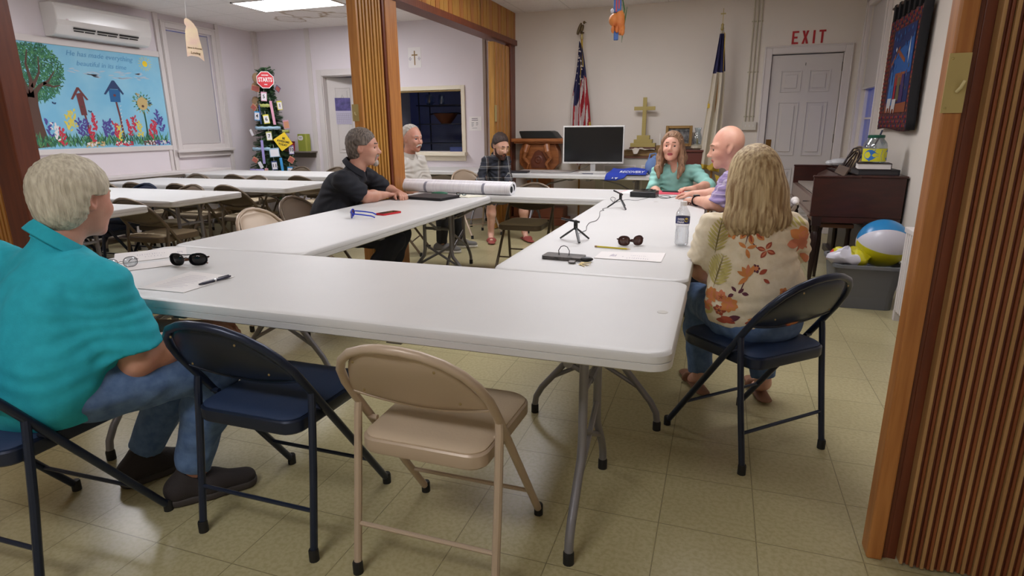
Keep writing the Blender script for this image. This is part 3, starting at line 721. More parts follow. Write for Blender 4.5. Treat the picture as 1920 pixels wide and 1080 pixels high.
# calendar on the ajar door
t = thing('wall_calendar', 'calendar with a purple picture hanging on the ajar door', 'calendar', (-3.27+.23*math.cos(.5), YB+.1+.23*math.sin(.5)-.032, 1.56), .5)
MB().b2((-.115, -.004, .0), (.115, 0, .19)).build('picture_page', mat('calendar_purple', (96, 86, 150), .5, c2=(58, 52, 104), scale=14, noise=.1), t, smooth=False)
b = MB(); b.b2((-.115, -.004, -.2), (.115, 0, .0)); o = b.build('date_page', mat('calendar_page', (186, 180, 200), .7), t, smooth=False)
b = MB()
for i in range(6): b.b2((-.1, -.0055, -.04-i*.028), (.1, -.004, -.042-i*.028))
for i in range(8): b.b2((-.1+i*.0285, -.0055, -.182), (-.0985+i*.0285, -.004, -.04))
b.build('date_lines', ink, o, smooth=False)
MB().tube([(-.02, -.003, .19), (-.0, -.006, .235), (.02, -.003, .19)], .0015, 6).build('hanging_loop', black, t)

# shelf with a book and a tub
t = thing('wall_shelf', 'small grey wall shelf beside the ajar door', 'shelf', (-3.76, YB, .96))
MB().b2((-.33, -.2, -.02), (.30, 0, .0)).b2((-.30, -.02, -.10), (.27, 0, -.02)).build('board', mat('shelf_grey', (128, 120, 112), .5), t, smooth=False, bevel=.004)
t = thing('storage_tub', 'round red tub on the small wall shelf', 'tub', (-3.92, YB-.1, .96))
MB().lathe([(.078, 0), (.088, .13)], n=24).build('tub_body', mat('tub_red', (190, 52, 54), .4), t); MB().lathe([(.092, .128), (.092, .145), (.088, .15)], n=24).build('tub_lid', mat('tub_lid', (110, 34, 38), .4), t)
t = thing('green_binder', 'green binder box with a white label on the wall shelf', 'binder', (-3.64, YB-.09, .96), -.1)
MB().b2((-.09, -.04, 0), (.09, .04, .26)).build('binder_cover', mat('binder_green', (150, 158, 62), .6), t, smooth=False, bevel=.006); MB().b2((.062, -.042, 0), (.09, -.038, .26)).build('binder_spine', mat('binder_spine', (176, 178, 84), .6), t, smooth=False)
b = MB().prism([(q[0], q[1]) for q in rrect(.1, .07, .03, 4)], (-.03, -.04, .2), (1, 0, 0), (0, 0, 1), .002); o = b.build('binder_label', paper, t, smooth=False)
MB().b2((-.06, -.044, .205), (.0, -.042, .21)).b2((-.05, -.044, .19), (-.01, -.042, .194)).build('label_lines', ink, o, smooth=False)

# ---------------------------------------------------------------- things seen through the pass-through
t = thing('kitchen_shelving', 'dark metal shelving unit seen through the pass-through', 'shelving', (-1.6, 7.35, 0))
dk = mat('shelving_dark', (60, 62, 72), .5, .4)
b = MB()
for x in (-.72, .72):
    for y in (-.2, .2): b.tube([(x, y, 0), (x, y, 1.9)], .012, 8)
b.build('uprights', dk, t)
for z in (1.05, 1.36, 1.66): MB().b2((-.76, -.22, z-.015), (.76, .22, z)).build('shelf_board', dk, t, smooth=False)
t = thing('glass_pitcher', 'clear glass pitcher on the kitchen shelf, leftmost', 'pitcher', (-2.17, 7.25, 1.661))
glb = glass_mat('clear_glass', (225, 235, 240), .18)
MB().lathe([(.05, .0), (.065, .04), (.06, .15), (.05, .17)], n=18, caps=False).build('pitcher_body', glb, t); MB().tube([(.06, 0, .13), (.1, 0, .11), (.1, 0, .05), (.062, 0, .03)], .006, 6).build('handle', glb, t)
t = thing('glass_jar', 'clear glass jar on the kitchen shelf, right of the pitcher', 'jar', (-1.95, 7.25, 1.661))
MB().lathe([(.045, .0), (.05, .02), (.05, .14), (.03, .17)], n=18, caps=False).build('jar_body', glb, t)
t = thing('wicker_basket', 'brown basket on the middle kitchen shelf', 'basket', (-1.88, 7.25, 1.361))
MB().lathe([(.08, 0), (.13, .06), (.2, .15), (.21, .16), (.19, .155), (.12, .06), (.07, .01)], n=24, caps=False).build('basket_bowl', mat('wicker', (132, 78, 48), .7, bump=.5, bscale=70), t); MB().tube([(-.3, 0, .15), (-.2, 0, .165), (0, 0, .16), (.2, 0, .165), (.3, 0, .15)], .012, 8).build('basket_rim', mat('wicker_dark', (48, 34, 30), .7), t)
t = thing('kitchen_counter', 'dark counter just inside the pass-through', 'counter', (-1.65, 6.6, 0))
MB().b2((-.68, -.25, 0), (.68, .28, .9)).build('counter_body', dk, t, smooth=False); MB().b2((-.7, -.3, .9), (.7, .3, .94)).build('counter_top', mat('counter_top', (120, 122, 132), .4), t, smooth=False)
t = thing('storage_box', 'dark blue box on the pass-through ledge', 'box', (-1.11, YB+.06, .955)); MB().b2((-.1, -.05, 0), (.1, .05, .055)).build('box_body', mat('navy_box', (46, 60, 110), .5), t, smooth=False, bevel=.004); MB().b2((-.103, -.053, .055), (.103, .053, .068)).build('box_lid', mat('navy_box', (46, 60, 110), .5), t, smooth=False)

# ---------------------------------------------------------------- far wall of the main room
oak = mat('pulpit_wood', (166, 104, 58), .4, c2=(142, 84, 44), scale=7, stretch=(1, 1, 5)); oakd = mat('pulpit_dark', (100, 50, 28), .45)
t = thing('pulpit', 'carved wooden pulpit table left of the monitor', 'pulpit', (.22, 5.73, 0))
MB().b2((-.38, -.15, 1.10), (.36, .15, 1.145)).b2((-.35, -.13, 1.08), (.33, .14, 1.10)).build('pulpit_top', oak, t, smooth=False, bevel=.01)
prof = [(-.19, .2), (.15, .2), (.15, .7), (.26, .82), (.25, .98), (.2, 1.08), (-.24, 1.08), (-.29, .98), (-.3, .82), (-.19, .7)]
MB().prism([(p[0], p[1]) for p in prof], (0, -.06, 0), (1, 0, 0), (0, 0, 1), -.16).build('carved_front', oak, t, smooth=False, bevel=.012)
for s in (-1, 1):
    P = [(s*.13-.02, -.14, 1.06), (s*.15-.02, -.17, .98), (s*.19-.02, -.13, .9), (s*.12-.02, -.12, .82), (s*.15-.02, -.1, .74)]
    MB().tube(P, .035, 10, rs=[.045, .04, .03, .022, .018]).build('scroll_bracket', oak, t)
MB().lathe([(.0, 0), (.055, 0), (.06, .012), (.04, .02), (.03, .012), (.0, .018)], (-.02, -.06, .87), 20, R=rotm(HPI), caps=False).prism([(-.12, .76), (.08, .76), (.09, .86), (.03, .97), (-.02, .995), (-.07, .97), (-.13, .86)], (0, -.06, 0), (1, 0, 0), (0, 0, 1), .012).build('carved_medallion', oakd, t)
MB().b2((-.4, -.145, 0), (.38, .15, .1)).b2((-.36, -.13, .1), (.34, .14, .24)).build('pulpit_base', mat('pulpit_red', (142, 82, 54), .45, c2=(122, 66, 42), scale=6), t, smooth=False, bevel=.01)
t = thing('instrument_case', 'black sloped case lying on top of the wooden pulpit', 'case', (.22, 5.73, 1.146))
MB().prism([(-.24, 0), (.26, 0), (.19, .08), (.15, .095), (-.27, .095), (-.27, .075)], (0, .13, 0), (1, 0, 0), (0, 0, 1), .26).build('case_body', mat('case_black', (22, 24, 22), .5), t, smooth=False, bevel=.006); MB().b2((-.25, -.135, .07), (.16, -.13, .078)).build('case_trim', mat('case_edge', (40, 40, 38), .4), t, smooth=False)

# flags -------------------------------------------------------------
gold = mat('gold_paint', (170, 152, 88), .5, .12); goldf = mat('gold_fringe', (196, 166, 60), .8)
def pole(t, H, top):
    MB().tube([(0, 0, .04), (0, 0, H)], .013, 10).build('pole', mat('pole_wood', (150, 104, 46), .4), t)
    MB().lathe([(.12, 0), (.12, .015), (.08, .04), (.03, .06), (.02, .1)], n=24).build('stand', mat('dark_bronze', (80, 66, 44), .4, .6), t)
    MB().lathe([(.016, H-.01), (.02, H), (.012, H+.03), (.017, H+.045), (.008, H+.06)], n=12).build('ferrule', brass, t)
def drape(prof_fn, z0, z1, colour_fn, names=None, nu=60, nv=90):
    """hanging cloth: prof_fn(u, v) gives (x, y); colour_fn(u, v) picks the band"""
    b = MB(); vs = []; 
    for j in range(nv+1):
        for i in range(nu+1):
            u, v = i/nu, j/nv; x, y, z = prof_fn(u, v); vs.append((x, y, z))
    b.v = vs
    for j in range(nv):
        for i in range(nu):
            b.f.append((j*(nu+1)+i, j*(nu+1)+i+1, (j+1)*(nu+1)+i+1, (j+1)*(nu+1)+i)); b.m.append(colour_fn((i+.5)/nu, (j+.5)/nv))
    return b
t = thing('flag', 'folded red, white and blue flag on a pole with a bronze eagle', 'flag', (.74, 5.74, 0))
pole(t, 2.36, 'eagle')
eg = MB(); bz = mat('bronze', (104, 88, 62), .45, .6)
eg.ball((0, 0, 2.475), (.022, .02, .05), 12, 8, R=rotm(0, .25)).ball((.025, 0, 2.545), (.017, .014, .018)).tube([(.035, 0, 2.548), (.06, 0, 2.538)], .006, 8, rs=[.007, .001])
for s in (-1, 1): eg.ball((-.035, s*.02, 2.475), (.016, .01, .075), 10, 8, R=rotm(s*.1, .35))
eg.ball((0, 0, 2.425), (.03, .03, .012)).build('eagle', bz, t)
def usf(u, v):
    zt, zb = 2.33-.06*u, .78+.25*abs(u-.45)
    z = zt+(zb-zt)*v
    wd = .03+.12*min(1, v*1.9)**.8*(1 if v < .8 else 1)
    x = -.01+(u-.42)*2*wd*(.55+.45*v) + .008*math.sin(v*9); y = -.035+.035*math.sin(u*19+v*1.3)*(.25+min(1, v*2))
    return (x, y, z)
def usc(u, v):
    edge = .40+.12*math.sin(u*7)
    if v < edge-.0 and u < .72 or v < .18+.1*u: return 2
    if u > .93: return 3 if v > .68 else 0
    k = int((u*7.5+v*(3.0 if u > .55 else .8)*2.6)) % 2
    return k
o = drape(usf, 0, 0, usc, None).build('flag_cloth', [mat('flag_red', (166, 34, 46), .8), mat('flag_white', (206, 198, 194), .8), mat('flag_navy', (42, 42, 82), .8), goldf], t, solid=.002)
b = MB()
for i in range(26):
    u = rnd.uniform(.08, .66); v = rnd.uniform(.05, .38); x, y, z = usf(u, v); r_ = .013
    P = [((r_ if k % 2 == 0 else r_*.42)*math.sin(k*PI/5), (r_ if k % 2 == 0 else r_*.42)*math.cos(k*PI/5)) for k in range(10)]
    b.prism(P, (x, y-.006, z), (1, 0, 0), (0, 0, 1), .003)
b.build('flag_stars', MATS['flag_white'], o, smooth=False)
MB().tube([(.0, -.03, 2.34), (.006, -.045, 2.1), (.003, -.05, 1.85), (.008, -.05, 1.6)], .004, 6).tube([(.01, -.03, 2.34), (.02, -.03, 2.2), (.03, -.035, 2.02)], .006, 6).build('tassel_cord', goldf, t)
t = thing('flag', 'white flag with a navy canton on a pole topped by a gold cross', 'flag', (2.41, 5.62, 0))
pole(t, 2.36, 'cross')
MB().b2((-.004, -.004, 2.41), (.004, .004, 2.58)).b2((-.028, -.004, 2.515), (.028, .004, 2.53)).build('cross_finial', brass, t, smooth=False, bevel=.001)
def chf(u, v):
    z = 2.34+(.80-2.34)*v-.06*u*v; wd = .02+.075*v+.03*min(1, v*3)
    x = .005-.02*v+(u-.55)*2*wd + .01*math.sin(v*5); y = -.04+.03*math.sin(u*15+v)*(.3+min(1, v*2)); return (x, y, z)
drape(chf, 0, 0, lambda u, v: 1 if v < .30-.02*u and v > .02 else (2 if v > .965 or u < .02 and v > .5 and v < .56 else 0)).build('flag_cloth', [mat('flag_cream', (205, 196, 178), .85), MATS['flag_navy'], goldf], t, solid=.002)
MB().tube([(.0, -.03, 2.35), (.035, -.03, 2.30), (.04, -.035, 2.1), (.045, -.04, 1.9)], .005, 6).b2((-.10, -.03, 1.49), (-.075, -.01, 1.54)).build('gold_cord', goldf, t)
MB().prism([(-.06, .80), (.02, .87), (.14, .90), (.15, .86), (.03, .82), (-.02, .76)], (0, -.08, 0), (1, 0, 0), (0, 0, 1), -.01).prism([(.04, .72), (.09, .70), (.15, .58), (.12, .54), (.08, .6)], (0, -.08, 0), (1, 0, 0), (0, 0, 1), -.01).build('gold_trim', goldf, t, smooth=False)

# white cabinet with the altar things
t = thing('low_cabinet', 'low white cabinet with a brown top against the far wall', 'cabinet', (1.6, 5.75, 0))
MB().b2((-.62, -.13, 0), (.42, .14, .90)).build('cabinet_body', mat('cabinet_white', (190, 186, 176), .6), t, smooth=False, bevel=.004); MB().b2((-.64, -.15, .90), (.44, .14, .925)).build('cabinet_top', mat('cabinet_brown', (104, 66, 46), .5), t, smooth=False)
b = MB(); frame_y(b, -.133, -.13, -.5, -.12, .15, .8, .015); frame_y(b, -.133, -.13, -.02, .32, .15, .8, .015); b.build('cabinet_door', trim_w, t, smooth=False)
t = thing('wooden_box', 'long light wooden box on the low cabinet, under the gold cross', 'box', (1.58, 5.74, .926)); MB().b2((-.26, -.12, 0), (.26, .12, .065)).build('box_body', mat('box_pine', (142, 112, 66), .6, c2=(120, 92, 50), scale=8, stretch=(.4, 4, 4)), t, smooth=False, bevel=.004); MB().b2((-.265, -.125, .05), (.265, .125, .07)).build('box_lid', MATS['box_pine'], t, smooth=False)
t = thing('folded_cloth', 'crumpled white paper cloth on the wooden box, below the gold cross', 'cloth', (1.52, 5.65, .996))
MB().grid(lambda u, v: (-.16+.36*u, -.09+.12*v-.02*math.sin(u*5), .006+.012*abs(math.sin(u*9+v*3))+(.02*math.sin(PI*v) if .3 < u < .6 else 0)-(.05*(1-v)**2 if .25 < u < .5 else 0)), 16, 8).build('cloth_sheet', mat('cloth_white', (206, 198, 186), .85), t, solid=.003)
t = thing('altar_cross', 'gold painted cross on a stepped base', 'cross', (1.555, 5.78, .997))
MB().b2((-.165, -.065, 0), (.165, .065, .035)).build('base_plinth', mat('plinth_red', (88, 42, 32), .5), t, smooth=False, bevel=.004)
for w_, z0, z1 in ((.155, .035, .085), (.115, .085, .13), (.08, .13, .18)): MB().b2((-w_, -w_*.42, z0), (w_, w_*.42, z1)).build('base_step', gold, t, smooth=False, bevel=.003)
MB().b2((-.024, -.014, .18), (.024, .014, .64)).b2((-.13, -.0141, .485), (.13, .0141, .53)).build('cross_upright', gold, t, smooth=False, bevel=.002)
t = thing('candle', 'white candle in a wooden block between the gold cross and the framed picture', 'candle', (1.77, 5.72, .997)); MB().b2((-.045, -.04, 0), (.055, .04, .06)).build('candle_block', MATS['box_pine'], t, smooth=False, bevel=.004); MB().tube([(0, 0, .06), (0, 0, .2)], .009, 10).build('candle_stick', mat('wax', (226, 222, 212), .5), t)
t = thing('side_cabinet', 'dark red wooden side cabinet holding the framed picture and glass lamp', 'cabinet', (2.18, 5.72, 0)); MB().b2((-.12, -.14, 0), (.12, .16, .98)).build('cabinet_body', mat('mahogany', (98, 46, 36), .45), t, smooth=False, bevel=.004); MB().b2((-.14, -.16, .98), (.14, .17, 1.005)).build('cabinet_top', MATS['mahogany'], t, smooth=False, bevel=.004)
MB().b2((-.10, -.145, .7), (.10, -.14, .95)).build('cabinet_drawer', MATS['mahogany'], t, smooth=False)
t = thing('framed_picture', 'gold framed black and white picture leaning behind the woman in sea green', 'picture', (1.99, 5.77, 1.16), rot=(-.08, 0, 0))
b = MB(); frame_y(b, -.03, 0, -.125, .125, -.085, .095, .035); frame_y(b, -.038, -.03, -.125, .125, -.085, .095, .012); b.build('frame', mat('old_gold', (140, 108, 58), .45, .4), t, smooth=False, bevel=.004)
MB().b2((-.13, -.015, -.09), (.13, -.01, .1)).build('picture', mat('photo_grey', (120, 118, 116), .5, c2=(40, 40, 42), scale=22, noise=.1), t, smooth=False)
MB().b2((-.02, 0, -.155), (.02, .02, .1)).build('easel_back', black, t, smooth=False)
t = thing('hurricane_lamp', 'clear glass hurricane lamp beside the gold picture frame', 'lamp', (2.22, 5.66, 1.005))
MB().lathe([(.05, 0), (.075, .02), (.07, .05), (.03, .07)], n=24).build('lamp_base', mat('lamp_stone', (168, 160, 140), .3), t); MB().lathe([(.045, .06), (.06, .11), (.045, .17), (.03, .21), (.042, .26)], n=24, caps=False).build('lamp_glass', glb, t); MB().tube([(0, 0, .07), (0, 0, .13)], .008, 8).build('lamp_wick', brass, t)

# white monitor on the far table
t = thing('monitor', 'white framed flat monitor on the far wall table', 'monitor', (1.03, 5.2, .746), R(8))
wm = mat('monitor_white', (216, 214, 210), .35)
MB().b2((-.37, -.012, .105), (.37, .028, .555)).build('monitor_frame', wm, t, smooth=False, bevel=.008); MB().b2((-.352, -.0145, .128), (.352, -.0115, .538)).build('screen', mat('screen_black', (14, 14, 17), .12), t, smooth=False)
MB().b2((-.03, .0, .012), (.03, .02, .14)).build('stand_neck', mat('monitor_silver', (190, 190, 190), .3, .5), t, smooth=False); MB().b2((-.16, -.09, 0), (.16, .08, .012)).build('stand_foot', wm, t, smooth=False, bevel=.004)
t = thing('cable', 'thin black cable looping from the monitor across its table', 'cable', (0, 0, 0)); MB().tube([(1.0, 5.23, .85), (.93, 5.19, .80), (.85, 5.15, .77), (.78, 5.1, .75), (.7, 5.03, .749), (.55, 5.0, .749), (.42, 5.08, .749), (.3, 5.03, .749), (.29, 5.02, .749)], .003, 6).build('cable_run', black, t)
t = thing('laptop', 'closed dark laptop at the left end of the monitor table', 'laptop', (.13, 4.98, .746), .1); MB().b2((-.14, -.09, 0), (.14, .09, .012)).build('laptop_base', mat('laptop_dark', (46, 46, 52), .4), t, smooth=False, bevel=.003); MB().b2((-.14, -.09, .012), (.14, .09, .02)).build('laptop_lid', MATS['laptop_dark'], t, smooth=False, bevel=.003)
t = thing('pen', 'dark blue pen on the table in front of the monitor', 'pen', (1.02, 4.93, .7495), .1, rot=(0, HPI, 0)); MB().tube([(0, -.07, 0), (0, .05, 0), (0, .07, 0)], .004, 8, rs=[.004, .004, .001]).build('pen_barrel', mat('pen_navy', (30, 36, 70), .4), t)
t.rotation_euler = (0, 0, HPI-.1)
blu = mat('royal_blue_cloth', (42, 66, 176), .8)
t = thing('t_shirt', 'royal blue shirt with white print draped over the table edge by the monitor', 'shirt', (1.50, 4.955, .745))
def shf(u, v):
    x = -.20+.42*u-.05*(1-v)*(1 if u < .4 else 0); y = -.155+.30*v; z = .012+.010*math.sin(u*8)*math.sin(v*4)+.05*v*v
    if u < .5 and v < .25: y = -.155+.03*v; z = .01-(.25-v)*.28*(1-max(0, (u-.35)/.15))
    return (x, y, z)
o = MB().grid(shf, 22, 16).build('shirt_cloth', blu, t, solid=.006)
tx = text('shirt_print', 'RECOVERY', .056, mat('print_white', (222, 226, 238), .7), t, (.045, -.06, .0345), (.38, 0, 0), .0008, font_scale=(1.0, 1.25), shear=.25, bold=.001)
tx = text('shirt_print', 'RECOVERY', .056, MATS['print_white'], t, (.045, -.058, .0345), (.38, 0, 0), .0008, font_scale=(1.02, 1.25), shear=.25, bold=.001); bpy.data.objects.remove(tx)
MB().prism([(-.17, -.035), (-.145, -.035), (-.15, -.018)], (0, -.163, 0), (1, 0, 0), (0, 0, 1), .003).prism([(-.12, -.045), (-.09, -.022), (-.13, -.022)], (0, -.163, 0), (1, 0, 0), (0, 0, 1), .003).build('sleeve_print', MATS['print_white'], t, smooth=False)
t = thing('denim_bag', 'faded denim bag standing on the table behind the woman in sea green', 'bag', (1.76, 5.06, .745))
MB().ball((0, 0, .09), (.085, .07, .10), 20, 12).ball((.03, .02, .16), (.05, .05, .06), 16, 10).build('bag_body', mat('denim_pale', (104, 130, 176), .85, bump=.4, bscale=40), t); MB().tube([(-.05, 0, .15), (-.03, 0, .23), (.03, 0, .24), (.06, 0, .16)], .010, 8).build('bag_strap', MATS['denim_pale'], t)

# ---------------------------------------------------------------- piano corner
mah = mat('piano_mahogany', (66, 30, 24), .3, c2=(52, 24, 20), scale=6, stretch=(1, 1, 4)); mahd = mat('piano_dark', (38, 20, 18), .35)
t = thing('piano', 'dark mahogany upright piano seen from its end, against the right wall', 'piano', (3.25, 3.33, 0))
PW, PL = .66, 1.55
MB().b2((0.0, 0, .55), (PW, .04, .872)).b2((0.02, 0.005, .5), (PW, .035, .55)).build('end_panel', mah, t, smooth=False, bevel=.004)
MB().b2((0.0, PL-.04, .55), (PW, PL, .872)).build('end_panel', mah, t, smooth=False, bevel=.004)
MB().b2((.05, .04, .70), (.24, PL-.04, .72)).build('keyboard', mat('piano_keys', (170, 160, 150), .4), t, smooth=False)
MB().b2((.0, .04, .56), (.045, PL-.04, .70)).b2((-.012, .0, .55), (.0, PL, .575)).build('key_slip', mat('piano_slip_lit', (120, 98, 88), .25), t, smooth=False, bevel=.003)  # slip paler than the case: its lit look is in the colour
b = MB(); b.b2((.045, .04, .55), (PW, PL-.04, .60)); b.b2((.30, .04, .6), (.33, PL-.04, .86)); b.build('key_bed', mahd, t, smooth=False)
MB().prism([(.22, .78), (.36, .86), (.37, .88), (.23, .80)], (0, .04, 0), (1, 0, 0), (0, 0, 1), -(PL-.08)).build('fallboard', mat('piano_fall', (84, 60, 52), .3), t, smooth=False)
MB().b2((.34, -.006, .872), (PW+.01, PL+.006, .888)).b2((-.006, -.006, .868), (.34, .045, .884)).b2((-.006, PL-.045, .868), (.34, PL+.006, .884)).build('piano_top', mah, t, smooth=False, bevel=.004)
MB().b2((.40, .04, .06), (.44, PL-.04, .6)).b2((.40, 0, 0), (PW, .04, .52)).b2((.40, PL-.04, 0), (PW, PL, .52)).b2((.36, 0, 0), (PW, PL, .06)).build('lower_case', mahd, t, smooth=False)
for y in (.03, PL-.03): MB().lathe([(.012, .0), (.018, .03), (.02, .08), (.026, .3), (.03, .40), (.022, .42), (.032, .44), (.03, .5)], (.055, y, 0), 14).b2((.02, y-.03, .47), (.09, y+.03, .55)).build('leg', mahd, t)
MB().tube([(.0, .32, .64), (-.03, .32, .64)], .005, 8).build('key_knob', black, t)
# lyre-shaped music rack
b = MB(); dr = Vector((.30, 0, .90)); Uv = Vector((0, 1, 0)); Vv = Vector((.42, 0, .9)).normalized()
def mk(P, r=.007): b.tube([dr+Vector((.03, .0, 0))+Uv*p[0]+Vv*p[1] for p in P], r, 8)
mk([(.40, 0), (.40, .17), (.43, .19)], .009); mk([(.86, 0), (.86, .17), (.83, .19)], .009)
mk([(.40, .10), (.46, .12), (.5, .16), (.55, .17), (.63, .19), (.71, .17), (.76, .16), (.8, .12), (.86, .10)]); mk([(.5, .0), (.54, .08), (.6, .16)]); mk([(.76, .0), (.72, .08), (.66, .16)]); mk([(.6, .0), (.63, .09), (.66, .0)]); mk([(.43, .19), (.52, .205), (.63, .21), (.74, .205), (.83, .19)])
b.build('music_rack', mahd, t)
MB().prism([(.38, -.05), (.88, -.05), (.88, .03), (.38, .03)], dr, Uv, Vv, .01).build('music_ledge', mat('rack_ledge', (96, 78, 66), .4), t, smooth=False)
bk = mat('book_black', (28, 28, 34), .5)
t = thing('book', 'large black book lying on the piano', 'book', (3.72, 3.55, .888), .05); MB().b2((-.15, -.13, 0), (.15, .13, .006)).b2((-.15, -.13, .036), (.15, .13, .042)).b2((.144, -.13, 0), (.15, .13, .042)).build('cover', bk, t, smooth=False); MB().b2((-.145, -.125, .006), (.145, .125, .036)).build('pages', mat('dark_pages', (60, 58, 60), .8), t, smooth=False)
t = thing('book', 'thick book with white pages and dark cover under the fish jar', 'book', (3.70, 3.53, .93), -.08); MB().b2((-.12, -.1, 0), (.12, .1, .005)).b2((-.12, -.1, .045), (.12, .1, .050)).b2((.115, -.1, 0), (.12, .1, .05)).build('cover', mat('book_brown', (52, 38, 34), .5), t, smooth=False); MB().b2((-.115, -.095, .005), (.115, .095, .045)).build('pages', paper, t, smooth=False)
t = thing('glass_jar', 'big clear jar with a blue fish on a yellow label, on the piano books', 'jar', (3.695, 3.53, .98))
MB().lathe([(.06, .0), (.085, .008), (.09, .03), (.09, .13), (.082, .16), (.058, .19), (.056, .205)], n=32, caps=False).build('jar_body', glb, t)
MB().lathe([(.060, .198), (.062, .202), (.062, .218), (.056, .222)], n=28).build('jar_lid', mat('lid_green', (20, 84, 66), .4), t)
lb = MB()
for i in range(28):
    a0 = -2.9+i*.14; a1 = a0+.14; r_ = .0915
    lb.add([(r_*math.cos(a0), r_*math.sin(a0), .014), (r_*math.cos(a1), r_*math.sin(a1), .014), (r_*math.cos(a1), r_*math.sin(a1), .115), (r_*math.cos(a0), r_*math.sin(a0), .115)], [(0, 1, 2, 3)])
lo = lb.build('jar_label', mat('label_yellow', (214, 210, 46), .5), t)
def on_cyl(P, r_, a_c, zc): return [(r_*math.cos(a_c+p[0]/r_), r_*math.sin(a_c+p[0]/r_), zc+p[1]) for p in P]
b = MB()
for ac in (-HPI-.30, -HPI+1.45, -HPI-2.05):
    fish = [(-.072+.105*k/8, .044*math.sin(PI*k/8)**.7) for k in range(0, 8)]+[(.040, .008), (.072, .042), (.062, 0), (.072, -.042), (.040, -.008)]+[(-.072+.105*k/8, -.040*math.sin(PI*k/8)**.7) for k in range(7, 0, -1)]
    n = len(fish); V_ = on_cyl([(-.01, 0)]+fish, .0925, ac, .064); b.add(V_, [(0, 1+i, 1+(i+1) % n) for i in range(n)])
    b.add(on_cyl([(-.02, .038), (.0, .049), (.022, .047), (.012, .030)], .0925, ac, .064), [(0, 1, 2, 3)]); b.add(on_cyl([(-.045, -.028), (-.02, -.049), (-.008, -.034)], .0925, ac, .064), [(0, 1, 2)])
b.build('fish_cutout', mat('fish_blue', (44, 110, 188), .6), lo)
MB().tube([(-.01, 0, .13), (.02, 0, .20), (.035, .0, .26)], .007, 8, rs=[.005, .008, .006]).build('marker', mat('marker_blue', (36, 44, 74), .4), t)
t = thing('cloth_bag', 'beige cloth bag slumped behind the piano music rack', 'bag', (3.72, 4.15, .888)); MB().ball((0, 0, .065), (.10, .12, .075), 16, 10).ball((-.02, .0, .15), (.05, .05, .06), 12, 8).build('bag_body', mat('beige_cloth', (164, 146, 116), .85, bump=.5, bscale=30), t)
t = thing('plastic_bag', 'crumpled clear plastic bag on the far end of the piano', 'bag', (3.62, 4.62, .888)); MB().ball((0, 0, .035), (.09, .07, .04), 14, 8).ball((-.07, 0, .03), (.05, .05, .03), 10, 6).build('bag_body', mat('poly_bag', (206, 208, 212), .25, bump=1, bscale=50), t)
t = thing('piano_bench', 'small wooden piano bench beside the piano legs', 'bench', (3.47, 3.80, 0)); MB().b2((-.14, -.34, .44), (.14, .34, .475)).build('seat', mat('bench_wood', (122, 80, 52), .4), t, smooth=False, bevel=.006)
for x in (-.11, .11):
    for y in (-.30, .30): MB().lathe([(.012, 0), (.016, .1), (.022, .3), (.018, .4), (.024, .44)], (x, y, 0), 12).build('leg', mahd, t)
t = thing('radiator', 'white ribbed radiator beside the wooden partition post', 'radiator', (3.81, 1.78, 0)); b = MB()
for i in range(26): b.b2((-.115, -.56+i*.043, .07), (.10, -.56+i*.043+.030, .62))
b.build('ribs', trim_w, t, smooth=False, bevel=.006); MB().b2((-.12, -.57, .60), (.105, .565, .635)).build('radiator_top', trim_w, t, smooth=False, bevel=.006)
for y in (-.5, .545): MB().b2((-.11, y-.02, 0), (.05, y+.02, .07)).build('foot', trim_w, t, smooth=False)
t = thing('storage_tote', 'grey plastic tote holding beach balls by the piano', 'tote', (3.56, 2.75, 0))
tot = mat('tote_grey', (104, 106, 110), .5); P0, P1 = rrect(.37, .42, .05), rrect(.43, .50, .06); n = len(P0)
lv = [[(p[0]*k, p[1]*k, z) for p in Pq] for Pq, k, z in ((P0, 1, 0), (P0, 1.03, .14), (P0, 1.06, .15), (P1, 1, .30), (P1, 1.07, .302), (P1, 1.07, .325), (P1, .985, .325), (P0, .97, .012))]
fs = [(i*n+k, i*n+(k+1) % n, (i+1)*n+(k+1) % n, (i+1)*n+k) for i in range(len(lv)-1) for k in range(n)]+[tuple(range(n))[::-1], tuple((len(lv)-1)*n+k for k in range(n))]
MB().add([v for r in lv for v in r], fs).build('tote_body', tot, t, smooth=False)
bc = [mat('ball_blue', (30, 122, 180), .3), mat('ball_white', (198, 196, 206), .3), mat('ball_yellow', (188, 180, 26), .3), mat('ball_red', (206, 40, 44), .3)]
t = thing('beach_ball', 'inflated blue, white and yellow beach ball in the grey tote', 'ball', (3.665, 2.72, .455)); b = MB(); n, m_ = 36, 24; Rb = rotm(0, .0, .0)
vs = []; rB = .172
for j in range(m_+1):
    for k in range(n): th = PI*j/m_; a = 2*PI*k/n; rr_ = rB*(1+.006*math.cos(a*18)*0); vs.append((rr_*math.cos(th), rr_*math.sin(th)*math.cos(a), rr_*math.sin(th)*math.sin(a)))
b.v = vs
for j in range(m_):
    for k in range(n):
        b.f.append((j*n+k, (j+1)*n+k, (j+1)*n+(k+1) % n, j*n+(k+1) % n)); b.m.append((0, 1, 2, 3, 0, 2)[int(((k+.5-3) % n)/6) % 6] if True else 0)
